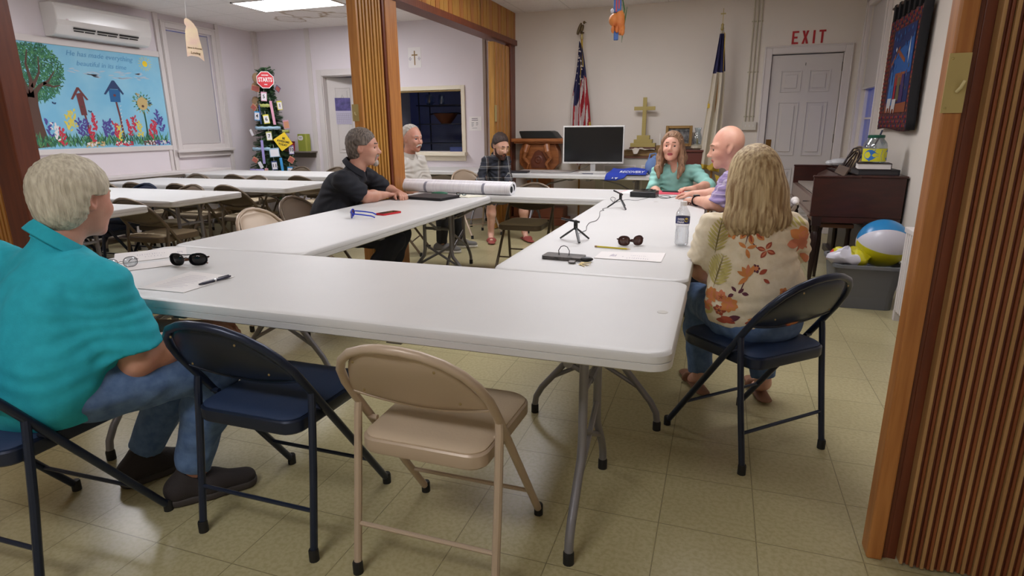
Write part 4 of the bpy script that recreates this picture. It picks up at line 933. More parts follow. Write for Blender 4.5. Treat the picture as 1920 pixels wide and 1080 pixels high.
# gores run so that blue is on top, white faces the room, yellow below
b.m = [(0 if 3 <= k < 14 else 1 if 14 <= k < 20 else 2 if 20 <= k < 30 else 1) for j in range(m_) for k in range(n)]
o = b.build('ball_skin', bc, t, rot=(-.05, .12, .1))
t = thing('beach_ball', 'deflated red, white and yellow beach ball spilling over the grey tote edge', 'ball', (3.43, 2.62, .36))
b = MB(); n, m_ = 30, 14; vs = []
for j in range(m_+1):
    th = PI*j/m_
    for k in range(n):
        a = 2*PI*k/n; w_ = 1+.12*math.sin(3*a+th*2)+.06*math.sin(7*a-3*th)
        vs.append((.135*math.sin(th)*math.cos(a)*w_, .12*math.sin(th)*math.sin(a)*w_, .062*math.cos(th)*(1+.25*math.sin(4*a+th*5)+.15*math.cos(9*a))))
b.v = vs
for j in range(m_):
    for k in range(n): b.f.append((j*n+k, (j+1)*n+k, (j+1)*n+(k+1) % n, j*n+(k+1) % n)); b.m.append((3, 1, 1, 2, 1, 0)[((k*6)//n+4) % 6] if j > 3 else (1, 2)[(k*4)//n % 2])
b.build('ball_skin', bc, t)

# wall hanging --------------------------------------------------------
t = thing('wall_hanging', 'dark woven wall hanging with a night scene on the right wall', 'wall hanging', (XR-.05, 4.42, 1.24))
# local: y runs toward the camera (negative), z up, front faces -x
HL, HH = 1.04, .93
b = MB(); b.grid(lambda u, v: (-.003*math.sin(u*9+v*2), -HL*u, HH*v+.012*math.sin(u*6)*(1-v)), 24, 16); b.build('woven_cloth', mat('tapestry_border', (108, 52, 44), .9, c2=(30, 26, 44), scale=34, noise=.1), t, solid=.01)
b = MB(); b.grid(lambda u, v: (-.022-.012*math.sin(v*3)+.045*u*u, -HL+.015-.07*u, HH*v), 6, 12); b.build('black_backing', mat('backing_black', (14, 13, 18), .9), t, solid=.008)
hm = {k: mat('weave_'+k, v, .9) for k, v in dict(night=(24, 40, 92), sky=(34, 84, 150), star=(206, 214, 224), wood=(136, 76, 44), robe=(60, 110, 170), red=(150, 30, 48), sheep=(190, 186, 186), sand=(132, 70, 40), olive=(96, 88, 60), purple=(60, 40, 90)).items()}
ms = list(hm.values()); hi = {k: i for i, k in enumerate(hm)}
b = MB()
def hp(P, k, lay=1): b.prism([(p[0], p[1]) for p in P], (-.010-lay*.0015, 0, 0), (0, -1, 0), (0, 0, 1), .0012, hi[k])
hp([(.2, .14), (.86, .14), (.86, .82), (.2, .82)], 'night', 0); hp([(.34, .42), (.86, .45), (.84, .72), (.3, .62)], 'sky', 1); hp([(.2, .14), (.86, .14), (.86, .22), (.2, .2)], 'sand', 1)
hp([(.74, .62), (.755, .72), (.77, .62), (.755, .52)], 'star', 3); hp([(.33, .66), (.35, .68), (.37, .66), (.35, .64)], 'star', 3)
hp([(.22, .55), (.44, .68), (.46, .66), (.24, .52)], 'wood', 2); hp([(.42, .66), (.66, .56), (.65, .53), (.42, .62)], 'wood', 2); hp([(.4, .36), (.7, .36), (.72, .46), (.42, .46)], 'wood', 2)
hp([(.26, .2), (.36, .2), (.33, .48), (.28, .48)], 'robe', 3); hp([(.36, .2), (.43, .2), (.42, .44), (.38, .44)], 'robe', 4); hp([(.43, .22), (.5, .22), (.49, .42), (.45, .42)], 'red', 3); hp([(.52, .24), (.62, .24), (.6, .42), (.54, .42)], 'olive', 3); hp([(.62, .22), (.74, .22), (.72, .44), (.65, .44)], 'purple', 3)
for x, z in ((.34, .2), (.5, .19)): hp([(x-.06, z-.02), (x-.04, z-.06), (x-.02, z-.02), (x+.03, z-.02), (x+.045, z-.06), (x+.06, z), (x+.07, z+.06), (x-.05, z+.06)], 'sheep', 5)
def dia(x, z, w_, h_, k, lay=1): hp([(x, z-h_), (x+w_, z), (x, z+h_), (x-w_, z)], k, lay)
for r_ in range(3):    # diamond borders: three rows all round
    for i in range(21):
        dia(.04+.048*i, .03+r_*.036, .018, .013, ('wood', 'purple', 'red')[(i+r_) % 3]); dia(.04+.048*i, HH-.03-r_*.03, .018, .012, ('red', 'wood', 'night')[(i+r_) % 3])
    for i in range(19):
        for x in (.03+r_*.052, HL-.03-r_*.05): dia(x, .15+i*.036, .019, .013, ('wood', 'red', 'sand')[(i+r_) % 3])
for i in range(60): x, z = rnd.uniform(.22, .84), rnd.uniform(.2, .8); dia(x, z, .012, .02, rnd.choice(['sky', 'night', 'robe'] if z > .5 else ['wood', 'olive', 'sand', 'purple', 'robe']), 2.4)
b.build('woven_scene', ms, t, smooth=False)
for i in range(7): MB().b2((-.018, -.06-i*.155-.06, HH-.01), (.012, -.06-i*.155, HH+.125)).build('hanging_tab', MATS['backing_black'], t, smooth=False)
MB().tube([(-.005, .02, HH+.11), (-.005, -HL-.05, HH+.11)], .012, 10).build('rod', mat('rod_brown', (70, 48, 34), .5), t)

# hanging ceiling decorations -------------------------------------------
t = thing('hanging_decoration', 'orange, blue and green toy figure hanging from the ceiling on a string', 'decoration', (1.64, 3.0, 1.95), R(12))
og = mat('toy_orange', (206, 128, 60), .6, c2=(186, 100, 44), scale=12); tb = mat('toy_blue', (46, 86, 150), .5); tg = mat('toy_green', (74, 112, 62), .6)
b = MB(); b.ball((-.02, 0, .16), (.045, .04, .05)).ball((.02, 0, .15), (.045, .04, .09)).ball((.03, 0, .10), (.035, .03, .055)).ball((-.03, -.01, .09), (.016, .016, .03)).ball((.0, -.03, .09), (.016, .016, .03)).ball((.045, -.01, .07), (.018, .016, .03)); b.build('figure_body', og, t)
MB().b2((-.022, -.02, .01), (.014, .02, .075)).b2((-.03, -.02, .215), (.03, .02, .32)).build('blue_parts', tb, t, smooth=False, bevel=.004)
MB().tube([(.075, 0, .255), (.065, 0, .18), (.05, 0, .08), (.042, 0, -.01)], .012, 8, rs=[.006, .012, .014, .003], flat=.4).tube([(.035, .01, .33), (.055, .01, .24), (.05, .01, .16)], .014, 8, rs=[.008, .016, .005], flat=.4).build('green_blades', tg, t)
MB().ball((-.04, -.02, .225), (.014, .01, .018)).build('white_part', mat('toy_white', (190, 190, 200), .5), t)
MB().b2((-.014, -.022, .22), (-.004, -.02, .32)).b2((.006, -.022, .24), (.016, -.02, .32)).build('red_stripe', MATS['exit_red'], t, smooth=False); MB().tube([(.0, 0, .32), (0, 0, CZ-1.95)], .0012, 5).build('string', white_pl, t)
t = thing('hanging_sign', 'cream paper sign hanging on a string in front of the window blind', 'sign', (-2.20, 2.5, 1.92), R(38))
P = [(-.075, .03), (-.04, .04), (.02, .03), (.065, -.01), (.062, .08), (.045, .2), (.04, .27), (.015, .32), (-.015, .35), (-.04, .365), (-.06, .35), (-.062, .32), (-.05, .29), (-.062, .26), (-.068, .2)]
MB().prism(P, (0, 0, 0), (1, 0, 0), (0, 0, 1), .006).build('sign_sheet', mat('sign_cream', (214, 198, 160), .8, c2=(206, 176, 160), scale=9, noise=.1), t, smooth=False)
text('sign_lettering', 'Jesus Is Known', .019, mat('brown_ink', (120, 98, 70), .8), t, (-.002, -.0075, .105), (HPI, .12, 0), .0004, bold=.0006); text('sign_lettering', 'Loving', .030, MATS['brown_ink'], t, (.0, -.0075, .062), (HPI, .12, 0), .0004, bold=.0008)
MB().tube([(-.04, 0, .36), (-.02, 0, CZ-1.92)], .001, 5).build('string', white_pl, t)

t = thing('small_pillow', 'small white pillow on the chair back just behind the shoulder of the floral top', 'pillow', (2.995, 2.16, .775)); MB().ball((0, 0, .028), (.026, .055, .028), 18, 12).ball((.0, -.045, .022), (.02, .03, .02), 12, 8).ball((.0, .045, .024), (.022, .03, .022), 12, 8).build('pillow_body', mat('pillow_white', (214, 208, 202), .8, bump=.4, bscale=25), t)
# ---------------------------------------------------------------- small things on the meeting tables
TZ = .745
def quad_sheet(name, label, cat, P, m, th=.001, z=TZ, marks=None, ink_m=None, group=None):
    cx = sum(p[0] for p in P)/4; cy = sum(p[1] for p in P)/4
    t = thing(name, label, cat, (cx, cy, z+.0003), 0, group)
    L = [(p[0]-cx, p[1]-cy) for p in P]
    a = sum(L[i][0]*L[(i+1) % 4][1]-L[(i+1) % 4][0]*L[i][1] for i in range(4))
    if a < 0: L = L[::-1]
    MB().prism(L, (0, 0, 0), (1, 0, 0), (0, 1, 0), th).build('sheet', m, t, smooth=False)
    if marks:
        b = MB(); A, B, C_, D_ = [Vector((p[0]-cx, p[1]-cy, th)) for p in P]
        for (u0, v0, u1, v1, w) in marks:
            p = A+(B-A)*u0+(D_-A)*v0; q = A+(B-A)*u1+(D_-A)*v1; d = (q-p); nn = Vector((-d.y, d.x, 0)).normalized()*w/2
            b.add([p-nn+Vector((0, 0, .0004)), q-nn+Vector((0, 0, .0004)), q+nn+Vector((0, 0, .0004)), p+nn+Vector((0, 0, .0004))], [(0, 1, 2, 3)])
        b.build('printed_marks', ink_m or ink, t, smooth=False)
    return t
pk = mat('faint_print', (168, 160, 178), .8)
rnd = random.Random(5)
def strokes(n, u0, u1, v, h): return [(u0+(u1-u0)*i/n, v+rnd.uniform(-.02, .02), u0+(u1-u0)*i/n+rnd.uniform(-.008, .008), v+h*rnd.uniform(.5, 1), .002) for i in range(n)]
quad_sheet('name_card', 'folded white name card with faint print, near the left man\'s spectacles', 'name card', [(-.06, -.24), (.12, -.015), (.29, -.17), (.14, -.40)][0:4], paper, .0015, marks=strokes(12, .3, .7, .35, .12)+strokes(6, .4, .65, .6, .08)+strokes(4, .85, .93, .4, .25), ink_m=pk)
quad_sheet('name_card', 'white name card with grey print beside the yellow pencil', 'name card', [(2.035, .295), (2.316, .293), (2.317, .484), (2.042, .439)], paper, .0015, marks=strokes(10, .48, .82, .2, .16)+strokes(8, .5, .75, .6, .10)+strokes(7, .2, .3, .35, .4)+[(.39, .4, .40, .46, .004)], ink_m=pk)
quad_sheet('note_card', 'small white card under the thin wire spectacles', 'card', [(.20, -.40), (.30, -.27), (.40, -.34), (.31, -.47)], paper, .001)
quad_sheet('paper_sheet', 'white sheet of paper lying under the dark pen', 'paper', [(.594, -.668), (.80, -.664), (.797, -.426), (.562, -.406)], paper, .001, marks=[(.2+.0*i, .15+.07*i, .2+rnd.uniform(.3, .6), .15+.07*i, .002) for i in range(10)], ink_m=pk)
def spectacles(name, label, loc, rz, mf, ml, w=.135, lh=.042, wrap=0, temples=(1, 1), tilt=0, fold=False, thick=.0016, full=False, tl=.13, rot=None, arm_m=None):
    """pair of glasses: lenses upright across x, temples running back along +y"""
    t = thing(name, label, 'glasses', loc, rz, rot=rot)
    lw = w*.40
    def lens(s):
        P = []
        for k in range(20):
            a = 2*PI*k/20; x = math.cos(a); z = math.sin(a)
            x = math.copysign(abs(x)**.8, x); z = math.copysign(abs(z)**.85, z)
            X = s*(w*.27)+x*lw/2; P.append((X, wrap*(X/w*2)**2, lh/2+.002+z*lh/2*(1-.12*s*x*0)))
        return P
    for s in (-1, 1):
        P = lens(s); c = Vector([sum(p[i] for p in P)/20 for i in range(3)])
        b = MB().add([c]+P, [(0, 1+i, 1+(i+1) % 20) for i in range(20)]); b.build('lens', ml, t, solid=.0012)
    b = MB()
    for s in (-1, 1): b.tube(lens(s), thick, 6, closed=True)
    b.tube([(-w*.09, 0, lh*.62), (0, -.004, lh*.72), (w*.09, 0, lh*.62)], thick, 6)
    b.tube([(-w*.12, 0, lh*.95), (w*.12, 0, lh*.95)], thick, 6) if full else None
    for s in (-1, 1): b.tube([(s*w*.45, wrap, lh*.7), (s*w*.5, wrap+.004, lh*.7)], thick*1.2, 6)
    b.build('rims', mf, t)
    for s in (-1, 1):
        x = s*w*.5
        if fold: P = [(x, wrap+.004, lh*.7), (x*.9, wrap+.012, lh*.6), (-x*.5, wrap+.018+.004*s, lh*.25), (-x*.8, wrap+.02, .004)]
        else: P = [(x, wrap+.004, lh*.7), (x, tl*.5, lh*.55), (x*.97, tl*.85, lh*.35), (x*.92, tl, .004)]
        MB().tube(P, thick*1.4, 6).build('temple', arm_m or mf, t)
    return t
dark_l = mat('dark_lens', (26, 26, 30), .08); blk = mat('gloss_black', (18, 18, 20), .2)
spectacles('sunglasses', 'black aviator sunglasses lying on the near table', (.468, -.335, TZ), R(18), blk, dark_l, w=.165, lh=.05, wrap=.02, fold=True, full=True, thick=.0022, arm_m=mat('brown_temple', (120, 72, 40), .3))
spectacles('spectacles', 'thin wire-rimmed clear spectacles beside the turquoise shirt', (.245, -.45, TZ), R(68), mat('wire_grey', (96, 92, 92), .3, .7), glass_mat('spec_lens', (235, 238, 240), .08), w=.13, lh=.042, tl=.11, thick=.0012)
spectacles('sunglasses', 'bright blue sunglasses beside the red phone', (.33, 1.06, TZ), R(-62), mat('blue_frame', (30, 60, 190), .25), mat('lens_maroon', (74, 40, 62), .12), w=.15, lh=.045, wrap=.015, thick=.003, tl=.15)
spectacles('sunglasses', 'small brown tinted sunglasses beside the pencil and name card', (2.15, .61, TZ), R(25), mat('brown_frame', (66, 40, 38), .25), mat('lens_brown', (84, 56, 52), .12), w=.125, lh=.045, wrap=.02, fold=True, thick=.0022)
t = thing('pen', 'dark pen with a silver band on the sheet of paper', 'pen', (.79, -.512, TZ+.0075), 0, rot=(0, 0, R(84)))
MB().tube([(-.068, 0, 0), (-.05, 0, 0), (-.005, 0, 0)], .0055, 10, rs=[.003, .005, .006]).build('pen_barrel', mat('pen_blue_black', (26, 28, 52), .25), t); MB().tube([(-.006, 0, 0), (.002, 0, 0)], .0064, 10).build('pen_band', steel, t); MB().tube([(.002, 0, 0), (.05, 0, 0), (.068, 0, 0)], .006, 10, rs=[.006, .006, .003]).b2((.015, -.0015, .004), (.06, .0015, .0075)).build('pen_cap', MATS['pen_blue_black'], t)
t = thing('smartphone', 'phone in a red case on the left side table', 'phone', (.475, 1.27, TZ), R(-15)); MB().prism(rrect(.078, .165, .012), (0, 0, 0), (1, 0, 0), (0, 1, 0), .011).build('phone_case', mat('case_red', (196, 30, 42), .4), t, smooth=False); MB().prism(rrect(.066, .15, .008), (0, 0, .011), (1, 0, 0), (0, 1, 0), .0008).build('screen', mat('phone_screen', (38, 34, 30), .15), t, smooth=False)
t = thing('portfolio', 'closed black portfolio on the left side table', 'portfolio', (.355, 2.16, TZ), R(-11)); lea = mat('black_leather', (38, 34, 36), .5, bump=.2)
MB().b2((-.18, -.135, 0), (.18, .135, .004)).b2((-.18, -.135, .018), (.18, .135, .022)).b2((-.18, -.135, .0), (-.174, .135, .022)).build('cover', lea, t, smooth=False, bevel=.002); MB().b2((-.172, -.128, .005), (.172, .128, .017)).build('pages', mat('dark_pages', (60, 58, 60), .8), t, smooth=False)
t = thing('glasses_case', 'small green case beside the rolled plans', 'case', (.30, 2.405, TZ), R(5)); MB().ball((0, 0, .014), (.075, .025, .014), 16, 8).build('case_shell', mat('case_green', (46, 104, 78), .5), t)
quad_sheet('paper_sheet', 'loose pale papers between the black portfolio and the rolled plans', 'paper', [(.40, 2.33), (.62, 2.26), (.72, 2.40), (.45, 2.44)], mat('cream_paper', (226, 224, 206), .8), .006)
t = spectacles('spectacles', 'black reading glasses lying on the loose pale papers', (.52, 2.35, TZ+.007), R(-20), black, glb, w=.12, lh=.02, tl=.10)
for i, (a, c_, r_, lab) in enumerate((((-.13, 2.60, .79), (.90, 2.52, .79), .045, 'tight rolled paper plans with grey bands, front roll on the far table'), ((-.20, 2.74, .80), (.88, 2.63, .80), .050, 'wider loosely rolled paper plans lying behind the banded roll'))):
    A = Vector(a); B = Vector(c_); t = thing('rolled_plans', lab, 'rolled paper', ((A.x+B.x)/2, (A.y+B.y)/2, TZ), math.atan2(B.y-A.y, B.x-A.x)); L = (B-A).length
    R_ = Matrix(((0, 0, 1), (0, 1, 0), (-1, 0, 0))); rr_ = r_
    MB().lathe([(rr_*.62, -L/2+.002), (rr_, -L/2), (rr_, 0), (rr_, L/2), (rr_*.62, L/2-.001)], (0, 0, rr_+.001), 28, R=R_, caps=False).build('paper_roll', mat('plan_paper', (236, 235, 238), .75, c2=(224, 222, 228), scale=30, stretch=(4, .2, .2)), t)
    MB().lathe([(rr_*.62, -L/2+.002), (rr_*.60, L/2-.001)], (0, 0, rr_+.001), 20, R=R_).build('roll_core', mat('core_black', (24, 24, 28), .9), t)
    if i == 0:
        for x in (-.29, .27): MB().lathe([(rr_+.0006, x-.012), (rr_+.0012, x), (rr_+.0006, x+.012)], (0, 0, rr_+.001), 28, R=R_, caps=False).build('grey_band', mat('band_grey', (136, 136, 150), .7), t)
# microphone tripods and their cable
def tripod(label, ax, ay, feet, top, cat='tripod'):
    t = thing('mini_tripod', label, cat, (ax, ay, TZ), 0)
    apex = Vector((0, 0, .065)); bk_ = mat('tripod_black', (20, 20, 22), .35)
    for f in feet:
        F = Vector((f[0]-ax, f[1]-ay, .005)); MB().tube([apex+(F-apex)*.05, apex+(F-apex)*.5, F], .0065, 8, rs=[.006, .0075, .0065], flat=.7).build('leg', bk_, t)
    MB().tube([(0, 0, .055), (0, 0, .088)], .010, 10).ball((0, 0, .092), .011).b2((-.004, -.02, .066), (.004, .02, .074)).build('ball_head', bk_, t)
    T = Vector((top[0]-ax, top[1]-ay, top[2]-TZ)); d = (T-Vector((0, 0, .095))).normalized(); P0_ = Vector((0, 0, .095))-d*.02
    MB().tube([P0_, T], .0055, 8).build('microphone', mat('mic_black', (40, 40, 42), .3, .3), t)
tripod('black mini tripod with a small microphone, nearer the camera on the right side table', 1.868, .672, [(1.786, .696), (1.904, .597), (1.924, .721)], (1.79, .695, .848))
tripod('black mini tripod with a small microphone, farther one beside the black recorder', 1.882, 1.965, [(1.80, 1.93), (1.936, 1.854), (1.90, 2.05)], (1.845, 1.90, .868))
cab = [(1.872, .69, .79), (1.86, .75, .765), (1.847, .926), (1.855, .982), (1.831, 1.107), (1.82, 1.245), (1.84, 1.337), (1.824, 1.517), (1.786, 1.735), (1.80, 1.80), (1.78, 1.85), (1.795, 1.935), (1.798, 2.026), (1.80, 2.184), (1.76, 2.35), (1.73, 2.45), (1.72, 2.58), (1.76, 2.5), (1.792, 2.25), (1.827, 2.362), (1.859, 2.441), (1.93, 2.40), (1.96, 2.47), (1.985, 2.56), (2.0, 2.62)]
def smooth_path(P, n=5):
    P = [Vector((p[0], p[1], p[2] if len(p) > 2 else TZ+.002)) for p in P]; out = []
    for i in range(len(P)-1):
        p0, p1, p2, p3 = P[max(i-1, 0)], P[i], P[i+1], P[min(i+2, len(P)-1)]
        for k in range(n):
            s = k/n; out.append(.5*((2*p1)+(p2-p0)*s+(2*p0-5*p1+4*p2-p3)*s*s+(3*p1-p0-3*p2+p3)*s**3))
    return out+[P[-1]]
t = thing('cable', 'thin kinked black microphone cable running between the two mini tripods', 'cable'); MB().tube(smooth_path(cab), .0016, 6).build('cable_run', black, t)
t = thing('recorder_box', 'black recorder box with coiled wires on the right side table', 'recorder', (1.955, 2.72, TZ), R(-4)); MB().b2((-.10, -.085, 0), (.10, .085, .042)).build('recorder_body', mat('recorder_black', (22, 22, 24), .35), t, smooth=False, bevel=.005)
MB().b2((-.02, -.0865, .012), (.09, -.085, .032)).build('front_slot', blk, t, smooth=False)
for k in range(3): MB().tube(smooth_path([(.02+.05*math.cos(a*.9+k)+.01*k, .0+.045*math.sin(a*.9+k), .047+.008*abs(math.sin(a*1.7+k))) for a in range(9)], 4), .002, 6).build('coiled_wire', black, t)
t = thing('cable', 'thin black wires looping right of the recorder box', 'cable'); MB().tube(smooth_path([(2.056, 2.7, .765), (2.09, 2.62), (2.13, 2.60), (2.16, 2.70), (2.12, 2.80), (2.08, 2.74), (2.10, 2.66), (2.15, 2.64), (2.2, 2.75)]), .0018, 6).build('cable_run', black, t)
t = thing('folder', 'red paper folder beyond the black recorder box', 'folder', (2.13, 3.03, TZ), R(8)); MB().b2((-.12, -.13, 0), (.12, .14, .004)).build('folder_sheet', mat('folder_red', (206, 74, 92), .6), t, smooth=False)
t = thing('smartphone', 'dark phone lying on the red folder', 'phone', (2.14, 3.07, TZ+.0045), R(80)); MB().prism(rrect(.072, .15, .01), (0, 0, 0), (1, 0, 0), (0, 1, 0), .009).build('phone_body', mat('phone_grey', (58, 66, 66), .25), t, smooth=False); MB().prism(rrect(.064, .14, .008), (0, 0, .009), (1, 0, 0), (0, 1, 0), .0006).build('screen', dark_l, t, smooth=False)
quad_sheet('paper_sheet', 'white paper with a pink edge behind the black recorder box', 'paper', [(1.70, 2.88), (1.98, 2.86), (2.0, 3.14), (1.74, 3.18)], paper, .001, marks=[(.03, .1, .06, .9, .006), (.06, .6, .08, .95, .006)], ink_m=MATS['folder_red'])
# bottle
t = thing('water_bottle', 'clear plastic water bottle with a blue label on the right side table', 'bottle', (2.369, .692, TZ))
prof = [(.0, .004), (.02, .0), (.029, .004), (.0315, .015), (.030, .022), (.0315, .03), (.030, .037), (.0315, .044), (.030, .05), (.0315, .058), (.029, .075), (.0285, .088), (.031, .1), (.0315, .104), (.0315, .136), (.0318, .144), (.029, .155), (.022, .168), (.0145, .18), (.013, .186), (.0130, .19)]
MB().lathe(prof, n=32, caps=False).build('bottle_body', glass_mat('pet_plastic', (250, 251, 252), .10), t)
MB().lathe([(.014, .186), (.0152, .187), (.0152, .203), (.0135, .206)], n=24).build('cap', mat('cap_white', (232, 230, 230), .4), t)
MB().lathe([(.0, .005), (.019, .003), (.028, .006), (.0302, .015), (.029, .03), (.0302, .058), (.028, .075), (.0275, .088), (.0275, .09), (.0, .09)], n=24, caps=False).build('water', glass_mat('water_clear', (248, 250, 252), .03), t)
lo = MB().lathe([(.0322, .105), (.0322, .136)], n=40, caps=False).build('bottle_label', mat('label_blue', (38, 50, 108), .4), t)
ac = math.atan2(-2.168-.692, 2.5186-2.369)
def wrap_mesh(o, r_, a_c, zc):
    for v in o.data.vertices:
        a = a_c+v.co.x/r_; z = zc+v.co.y; v.co = ((r_+v.co.z)*math.cos(a), (r_+v.co.z)*math.sin(a), z)
for s_, zc, dx, sz, m_ in (('DEER', .126, -.009, .0135, 'label_white'), ('PARK', .1125, -.009, .0135, 'label_white')):
    o = text('label_lettering', s_, sz, mat('label_white', (226, 228, 236), .5), lo, (0, 0, 0), (0, 0, 0), .0001, bold=.0004)
    for v in o.data.vertices: v.co.x += dx
    wrap_mesh(o, .0324, ac, zc)
b = MB(); n = 16
for (cx, cz, r_, mi) in ((.017, .1235, .010, 0),):
    V_ = [((.03235)*math.cos(ac+(cx+r_*q*math.cos(2*PI*k/n))/.0322), .03235*math.sin(ac+(cx+r_*q*math.cos(2*PI*k/n))/.0322), cz+r_*q*math.sin(2*PI*k/n)) for q in (0, 1) for k in range(n)]
    b.add(V_, [(k, n+k, n+(k+1) % n, (k+1) % n) for k in range(n)])
b.build('label_sun', mat('label_gold', (206, 182, 60), .5), lo)
dz = [(.012, .122), (.015, .127), (.016, .123), (.021, .121), (.024, .124), (.023, .117), (.019, .117), (.016, .113), (.015, .119)]
MB().add([(.0326*math.cos(ac+p[0]/.0322), .0326*math.sin(ac+p[0]/.0322), p[1]) for p in dz], [tuple(range(len(dz)))]).build('label_deer', black, lo, smooth=False)
# pencil, phone case, keys
t = thing('pencil', 'yellow pencil beside the name card on the right side table', 'pencil', (2.004, .531, TZ+.0045), math.atan2(-.02, .15))
MB().tube([(0, 0, 0), (.14, 0, 0)], .0042, 6).build('pencil_barrel', mat('pencil_yellow', (200, 184, 40), .45), t, smooth=False); MB().tube([(.14, 0, 0), (.158, 0, 0)], .004, 8, rs=[.0042, .0006]).build('pencil_tip', mat('pencil_wood', (216, 186, 140), .6), t); MB().tube([(-.012, 0, 0), (0, 0, 0)], .0044, 8).build('eraser', mat('eraser_tan', (150, 120, 84), .6), t)
t = thing('smartphone', 'black patterned phone case with a ring holder on the right side table', 'phone', (1.915, .255, TZ), R(86)); MB().prism(rrect(.085, .175, .012), (0, 0, 0), (1, 0, 0), (0, 1, 0), .014).build('phone_case', mat('case_marbled', (34, 32, 32), .3, c2=(96, 90, 86), scale=40, noise=.1), t, smooth=False)
MB().tube([(.0, -.022+.0, .014), (0, -.024, .034), (0, -.014, .05), (0, .0, .055), (0, .014, .05), (0, .024, .034), (0, .022, .014)], .0018, 8).build('ring_holder', black, t)
t = thing('car_key', 'black car key fob at the end of the marbled phone case', 'key fob', (2.02, .22, TZ), R(15)); MB().ball((0, 0, .010), (.028, .016, .010), 14, 8).build('fob_body', black, t); MB().tube([(-.028+.012*math.cos(a), -.014+.012*math.sin(a), .004) for a in [k*PI/6 for k in range(12)]], .001, 6, closed=True).build('key_ring', steel, t)
t = thing('keys', 'small bunch of brass keys beside the car key fob', 'keys', (2.0, .165, TZ), 0)
MB().b2((-.045, -.004, .002), (-.015, .022, .010)).build('key_tag', mat('tag_pewter', (110, 106, 104), .3, .6), t, smooth=False, bevel=.003)
for i, a in enumerate((-.9, -.5, -.15, .25)):
    Rk = rotm(0, 0, a); b = MB(); z = .002+.0018*i; c0 = Rk @ Vector((.014, 0, 0)); b.ball((c0.x, c0.y, z), (.009, .009, .001), 12, 4)
    c1 = Rk @ Vector((.036, 0, 0)); b.box((c1.x, c1.y, z), (.030, .005, .0016), Rk); b.build('key', mat('key_brass', (190, 168, 110), .35, .6), t, smooth=False)

# ---------------------------------------------------------------- decorated tree
TX, TY = -3.80, 5.28
t = thing('artificial_tree', 'artificial green tree hung with number cards and signs in the left corner', 'tree', (TX, TY, 0))
fol = [mat('fir_dark', (44, 70, 46), .85), mat('fir_mid', (66, 98, 62), .85), mat('burlap', (156, 128, 96), .9)]
rnd = random.Random(21); b = MB()
def trad(z): return .82*max(.05, .44-(z-.6)*.245) if z > .3 else .35
for i in range(900):
    z = rnd.uniform(.3, 2.1); a = rnd.uniform(0, 2*PI); r_ = trad(z)*rnd.uniform(.82, 1.06)
    d = Vector((math.cos(a), math.sin(a), -.25+rnd.uniform(-.2, .2))).normalized(); tip = Vector((r_*math.cos(a), r_*math.sin(a), z)); base = tip-d*rnd.uniform(.14, .22)
    side = d.cross(Vector((0, 0, 1))).normalized(); upv = side.cross(d)
    mi = rnd.choice((0, 0, 1))
    for k in range(11):
        s = k/11; p = base+(tip-base)*s
        for ang in (0, PI, HPI, -HPI):
            q = side*math.cos(ang)+upv*math.sin(ang); n_ = p+(d*.5+q).normalized()*rnd.uniform(.028, .045)
            w_ = d.cross(q)*.0062
            b.add([p-w_, p+w_, n_], [(0, 1, 2)], mi)
b.build('foliage', fol, t, smooth=False)
MB().tube([(0, 0, 0), (0, 0, 2.0)], .02, 8).lathe([(.2, 0), (.2, .01), (.03, .04)], n=12).build('trunk', mat('trunk_brown', (80, 60, 44), .8), t)
MB().tube([(.0, -.03, 1.9), (-.02, -.03, 2.06), (.0, -.03, 2.14), (.05, -.03, 2.14), (.06, -.03, 2.05)], .014, 8).build('treetop', fol[1], t)
bu = MB()
for z, a, s in ((2.0, -2.5, .08), (1.88, -2.4, .07), (1.95, -.5, .06), (1.68, -2.9, .08), (1.60, -2.7, .06)):
    r_ = trad(z)+.03; bu.ball((r_*math.cos(a), r_*math.sin(a), z), (s*.8, s*.4, s), 10, 6, R=rotm(0, .3, a))
bu.build('burlap_bow', fol[2], t)
F2 = Vector((2.5-TX, -2.2-TY, 0)).normalized(); facing = math.atan2(F2.x, -F2.y)
def on_tree(px, z, out=.055):
    """a spot on the tree's front: px is the sideways offset"""
    r_ = trad(z)+out; px = max(-r_*.95, min(r_*.95, px)); dep = math.sqrt(max(0, r_*r_-px*px)); s_ = Vector((-F2.y, F2.x, 0))
    return Vector((TX, TY, z))+s_*px+F2*dep, facing+math.asin(px/r_)*.6
card_cols = dict(white=(222, 220, 224), yellow=(216, 206, 70), green=(166, 172, 96), blue=(150, 180, 200), pink=(206, 150, 172), orange=(200, 146, 112), red=(168, 92, 84), navy=(60, 80, 130), lilac=(150, 140, 196), sky=(60, 150, 210))
def tcard(label, px, z, w, h, c, num=None, roll=0, name='number_card', cat='card', back=None):
    w, h, px = w*.78, h*.78, px*.84
    p, rz = on_tree(px, z); t = thing(name, label, cat, p, 0, None, rot=(0, roll, rz))
    MB().b2((-w/2, -.002, -h/2), (w/2, .002, h/2)).build('card_sheet', mat('card_'+c, card_cols[c], .6), t, smooth=False)
    if back:
        o = MB().b2((-w*.42, -.004, -h*.42), (w*.42, -.002, h*.36)).build('card_face', mat('card_'+back, card_cols[back], .6), t, smooth=False)
    if num: text('card_number', num, h*.55, black, t, (0, -.0055, -h*.02), (HPI, 0, 0), .0004, bold=.001)
    MB().tube([(0, 0, h/2), (0, .02, h/2+.05)], .001, 4).build('hanging_thread', white_pl, t)
